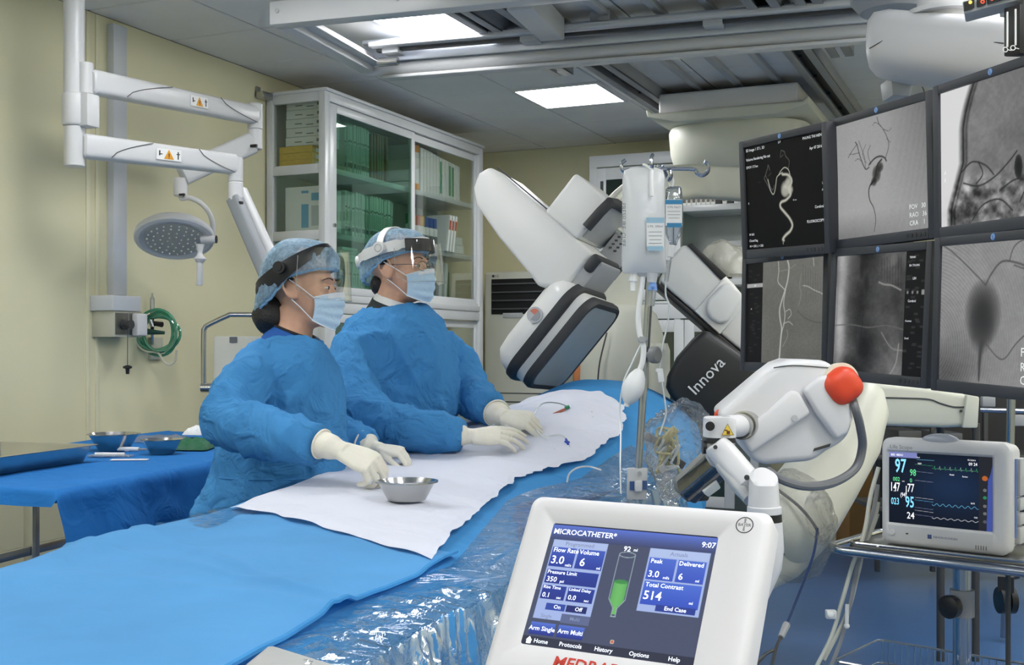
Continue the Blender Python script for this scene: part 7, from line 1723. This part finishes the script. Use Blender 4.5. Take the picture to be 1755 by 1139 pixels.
for dz in (-.09, .09):
    hx_ = W((650 - CX) / F * ZM, ZM + dz, .78); limb(mb, [(hx_, .09), (V((hx_.x, hx_.y, .47)), .064), (V((hx_.x, hx_.y, .09)), .045)]); mb.ball(V((hx_.x, hx_.y, .045)) + CD(.05, 0, 0), .05, 14, 8, Matrix.Diagonal((2.2, .9, .9)))
fused('body', mb, M_skin, ma, .0052, 3)
add_face(ma, Hm_, 1.03)
g = MB()
R_m = [(527, 634, 726, .085), (536, 618, 738, .11), (548, 602, 752, .14), (575, 586, 768, .18), (610, 580, 778, .19), (650, 582, 784, .185), (700, 592, 786, .18), (735, 592, 765, .175), (770, 582, 726, .17), (820, 575, 718, .17), (900, 572, 716, .18), (1100, 570, 716, .19)]
g.loft([tring(y, a, b, ZM, d) for y, a, b, d in R_m])
limb(g, arm_n, 18); limb(g, arm_f, 18)
fused('gown', g, M_gown, ma, .009, 5, (.012, 7.5, 31.0))
obj('gown_seam', MB().tube(curve([P(638, 532, 4.03), P(664, 544, 4.0), P(698, 546, 4.0), P(724, 533, 4.04)], 6), .004, n=6), M_gown, ma)
collar(ma, Hm_, mat('shirt_white', (222, 222, 220), .7), -.165, .104, .072, .062, None, fwd=-.02, tilt=.42)
collar(ma, Hm_, mat('collar_dark', (24, 36, 40), .8), -.178, .116, .088, .05, None, fwd=-.02, tilt=.42)
obj('hair', MB().grid(lambda u, v: Hm_ @ (V((-.034, 0, .03)) + V((.094 * math.cos(u * 2 * PI) * math.sin(.15 + v * 1.6), .084 * math.sin(u * 2 * PI) * math.sin(.15 + v * 1.6), .101 * math.cos(.15 + v * 1.6)))), 30, 10), M_hair, ma)
obj('nape_hair', MB().ball(Hm_ @ V((-.07, 0, -.05)), [.04, .062, .045], 18, 12, Hm_.to_3x3()), M_hair, ma)
add_cap(ma, Hm_, 1.03, back=-.03, front=.06, puff=1.0)
add_mask(ma, Hm_, 1.04)
M_bw = mat('band_white', (226, 226, 224), .4)
def strip(pth, wv, hw, th_, m_, nm, par, closed=False):
    rg = []
    for i, (p, o_, w_) in enumerate(pth):
        h_ = hw[i] if isinstance(hw, list) else hw
        rg.append([Hm_ @ (p - w_ * h_), Hm_ @ (p - w_ * h_ + o_ * th_), Hm_ @ (p + w_ * h_ + o_ * th_), Hm_ @ (p + w_ * h_)])
    return obj(nm, MB().loft(rg, closed=closed), m_, par, ang=50)
pth = []; hwl = []
for k in range(48):
    a = 2 * PI * k / 48; o_ = V((math.cos(a), math.sin(a), 0)); pth.append((V((-.016 + .126 * math.cos(a), .108 * math.sin(a), .062 + .022 * math.cos(a))), o_, V((-.17, 0, .98)))); hwl.append(.012 + .006 * math.cos(a) ** 2 + (.006 if abs(math.sin(a)) > .8 else 0))
vb = strip(pth, None, hwl, .006, M_bw, 'visor_band', ma, True)
pth = []
for k in range(25):
    a = -PI / 2 + PI * k / 24; pth.append((V((-.012, .112 * math.sin(a), .055 + .092 * math.cos(a))), V((0, math.sin(a), math.cos(a))), V((1, 0, 0))))
strip(pth, None, .0125, .004, M_bw, 'crown_strap', vb)
pth = []
for k in range(17):
    a = -.85 + 1.7 * k / 16; o_ = V((math.cos(a), math.sin(a), 0)); pth.append((V((-.012 + .128 * math.cos(a), .110 * math.sin(a), .072)), o_, V((0, 0, 1))))
strip(pth, None, .021, .014, M_black, 'brow_pad', vb)
kb = obj('band_knob', MB().cyl(Hm_ @ V((-.006, -.112, .066)), Hm_ @ V((-.006, -.132, .066)), .021, n=24), M_bw, vb)
obj('knob_ring', MB().tube([Hm_ @ V((-.006 + .013 * math.cos(k * PI / 10), -.1325, .066 + .013 * math.sin(k * PI / 10))) for k in range(20)], .0018, n=5, closed=True), M_lgrey, kb)
obj('ratchet', MB().cyl(Hm_ @ V((-.142, -.012, .04)), Hm_ @ V((-.160, -.014, .038)), .024, n=20), M_bw, vb)
visor(ma, Hm_, .158, .085, -.06, math.radians(70), .006)
# glasses
gl_ = thing('glasses', 'thin rimmed glasses worn by the operator with the white visor band', 'glasses', Hm_ @ V((.1, 0, 0)))
for y in (-1, 1):
    rm = [Hm_ @ (V((.112 - .012 * ((math.cos(k * PI / 12) * y + 1) / 2 if False else abs(y * .034 + .022 * math.cos(k * PI / 12)) / .056) ** 2, y * .034 + .023 * math.cos(k * PI / 12), -.002 + .016 * math.sin(k * PI / 12))) * 1.03) for k in range(24)]
    obj('rim', MB().tube(rm, .0012, n=5, closed=True), M_dark, gl_)
    obj('lens', MB().add(rm, [tuple(range(24))]), M_visor, gl_)
    obj('temple', MB().tube([Hm_ @ (V(q) * 1.03) for q in ((.098, y * .057, .004), (.06, y * .071, .006), (.0, y * .08, .01))], .0013, n=5), M_dark, gl_)
obj('bridge', MB().tube([Hm_ @ (V(q) * 1.03) for q in ((.111, -.012, .002), (.116, 0, .005), (.111, .012, .002))], .0012, n=5), M_dark, gl_)
hand(ma, mwr, mwr - arm_n[-2][0], CD(.96, .06, -.05), CD(-.15, .80, -.60), 1, [(.25, .35, .2), (.3, .4, .25), (.35, .45, .25), (.4, .45, .3)], .05, (.55, .3), 1.0, .055, .040)
hand(ma, fwr, fwr - arm_f[-2][0], CD(.93, -.10, -.34), CD(.18, .74, -.64), -1, [(.7, .7, .4), (.8, .8, .4), (.9, .85, .4), (.95, .9, .4)], .06, (.4, .35), 1.08, .055, .047)
bpy.data.scenes.remove(TMP)
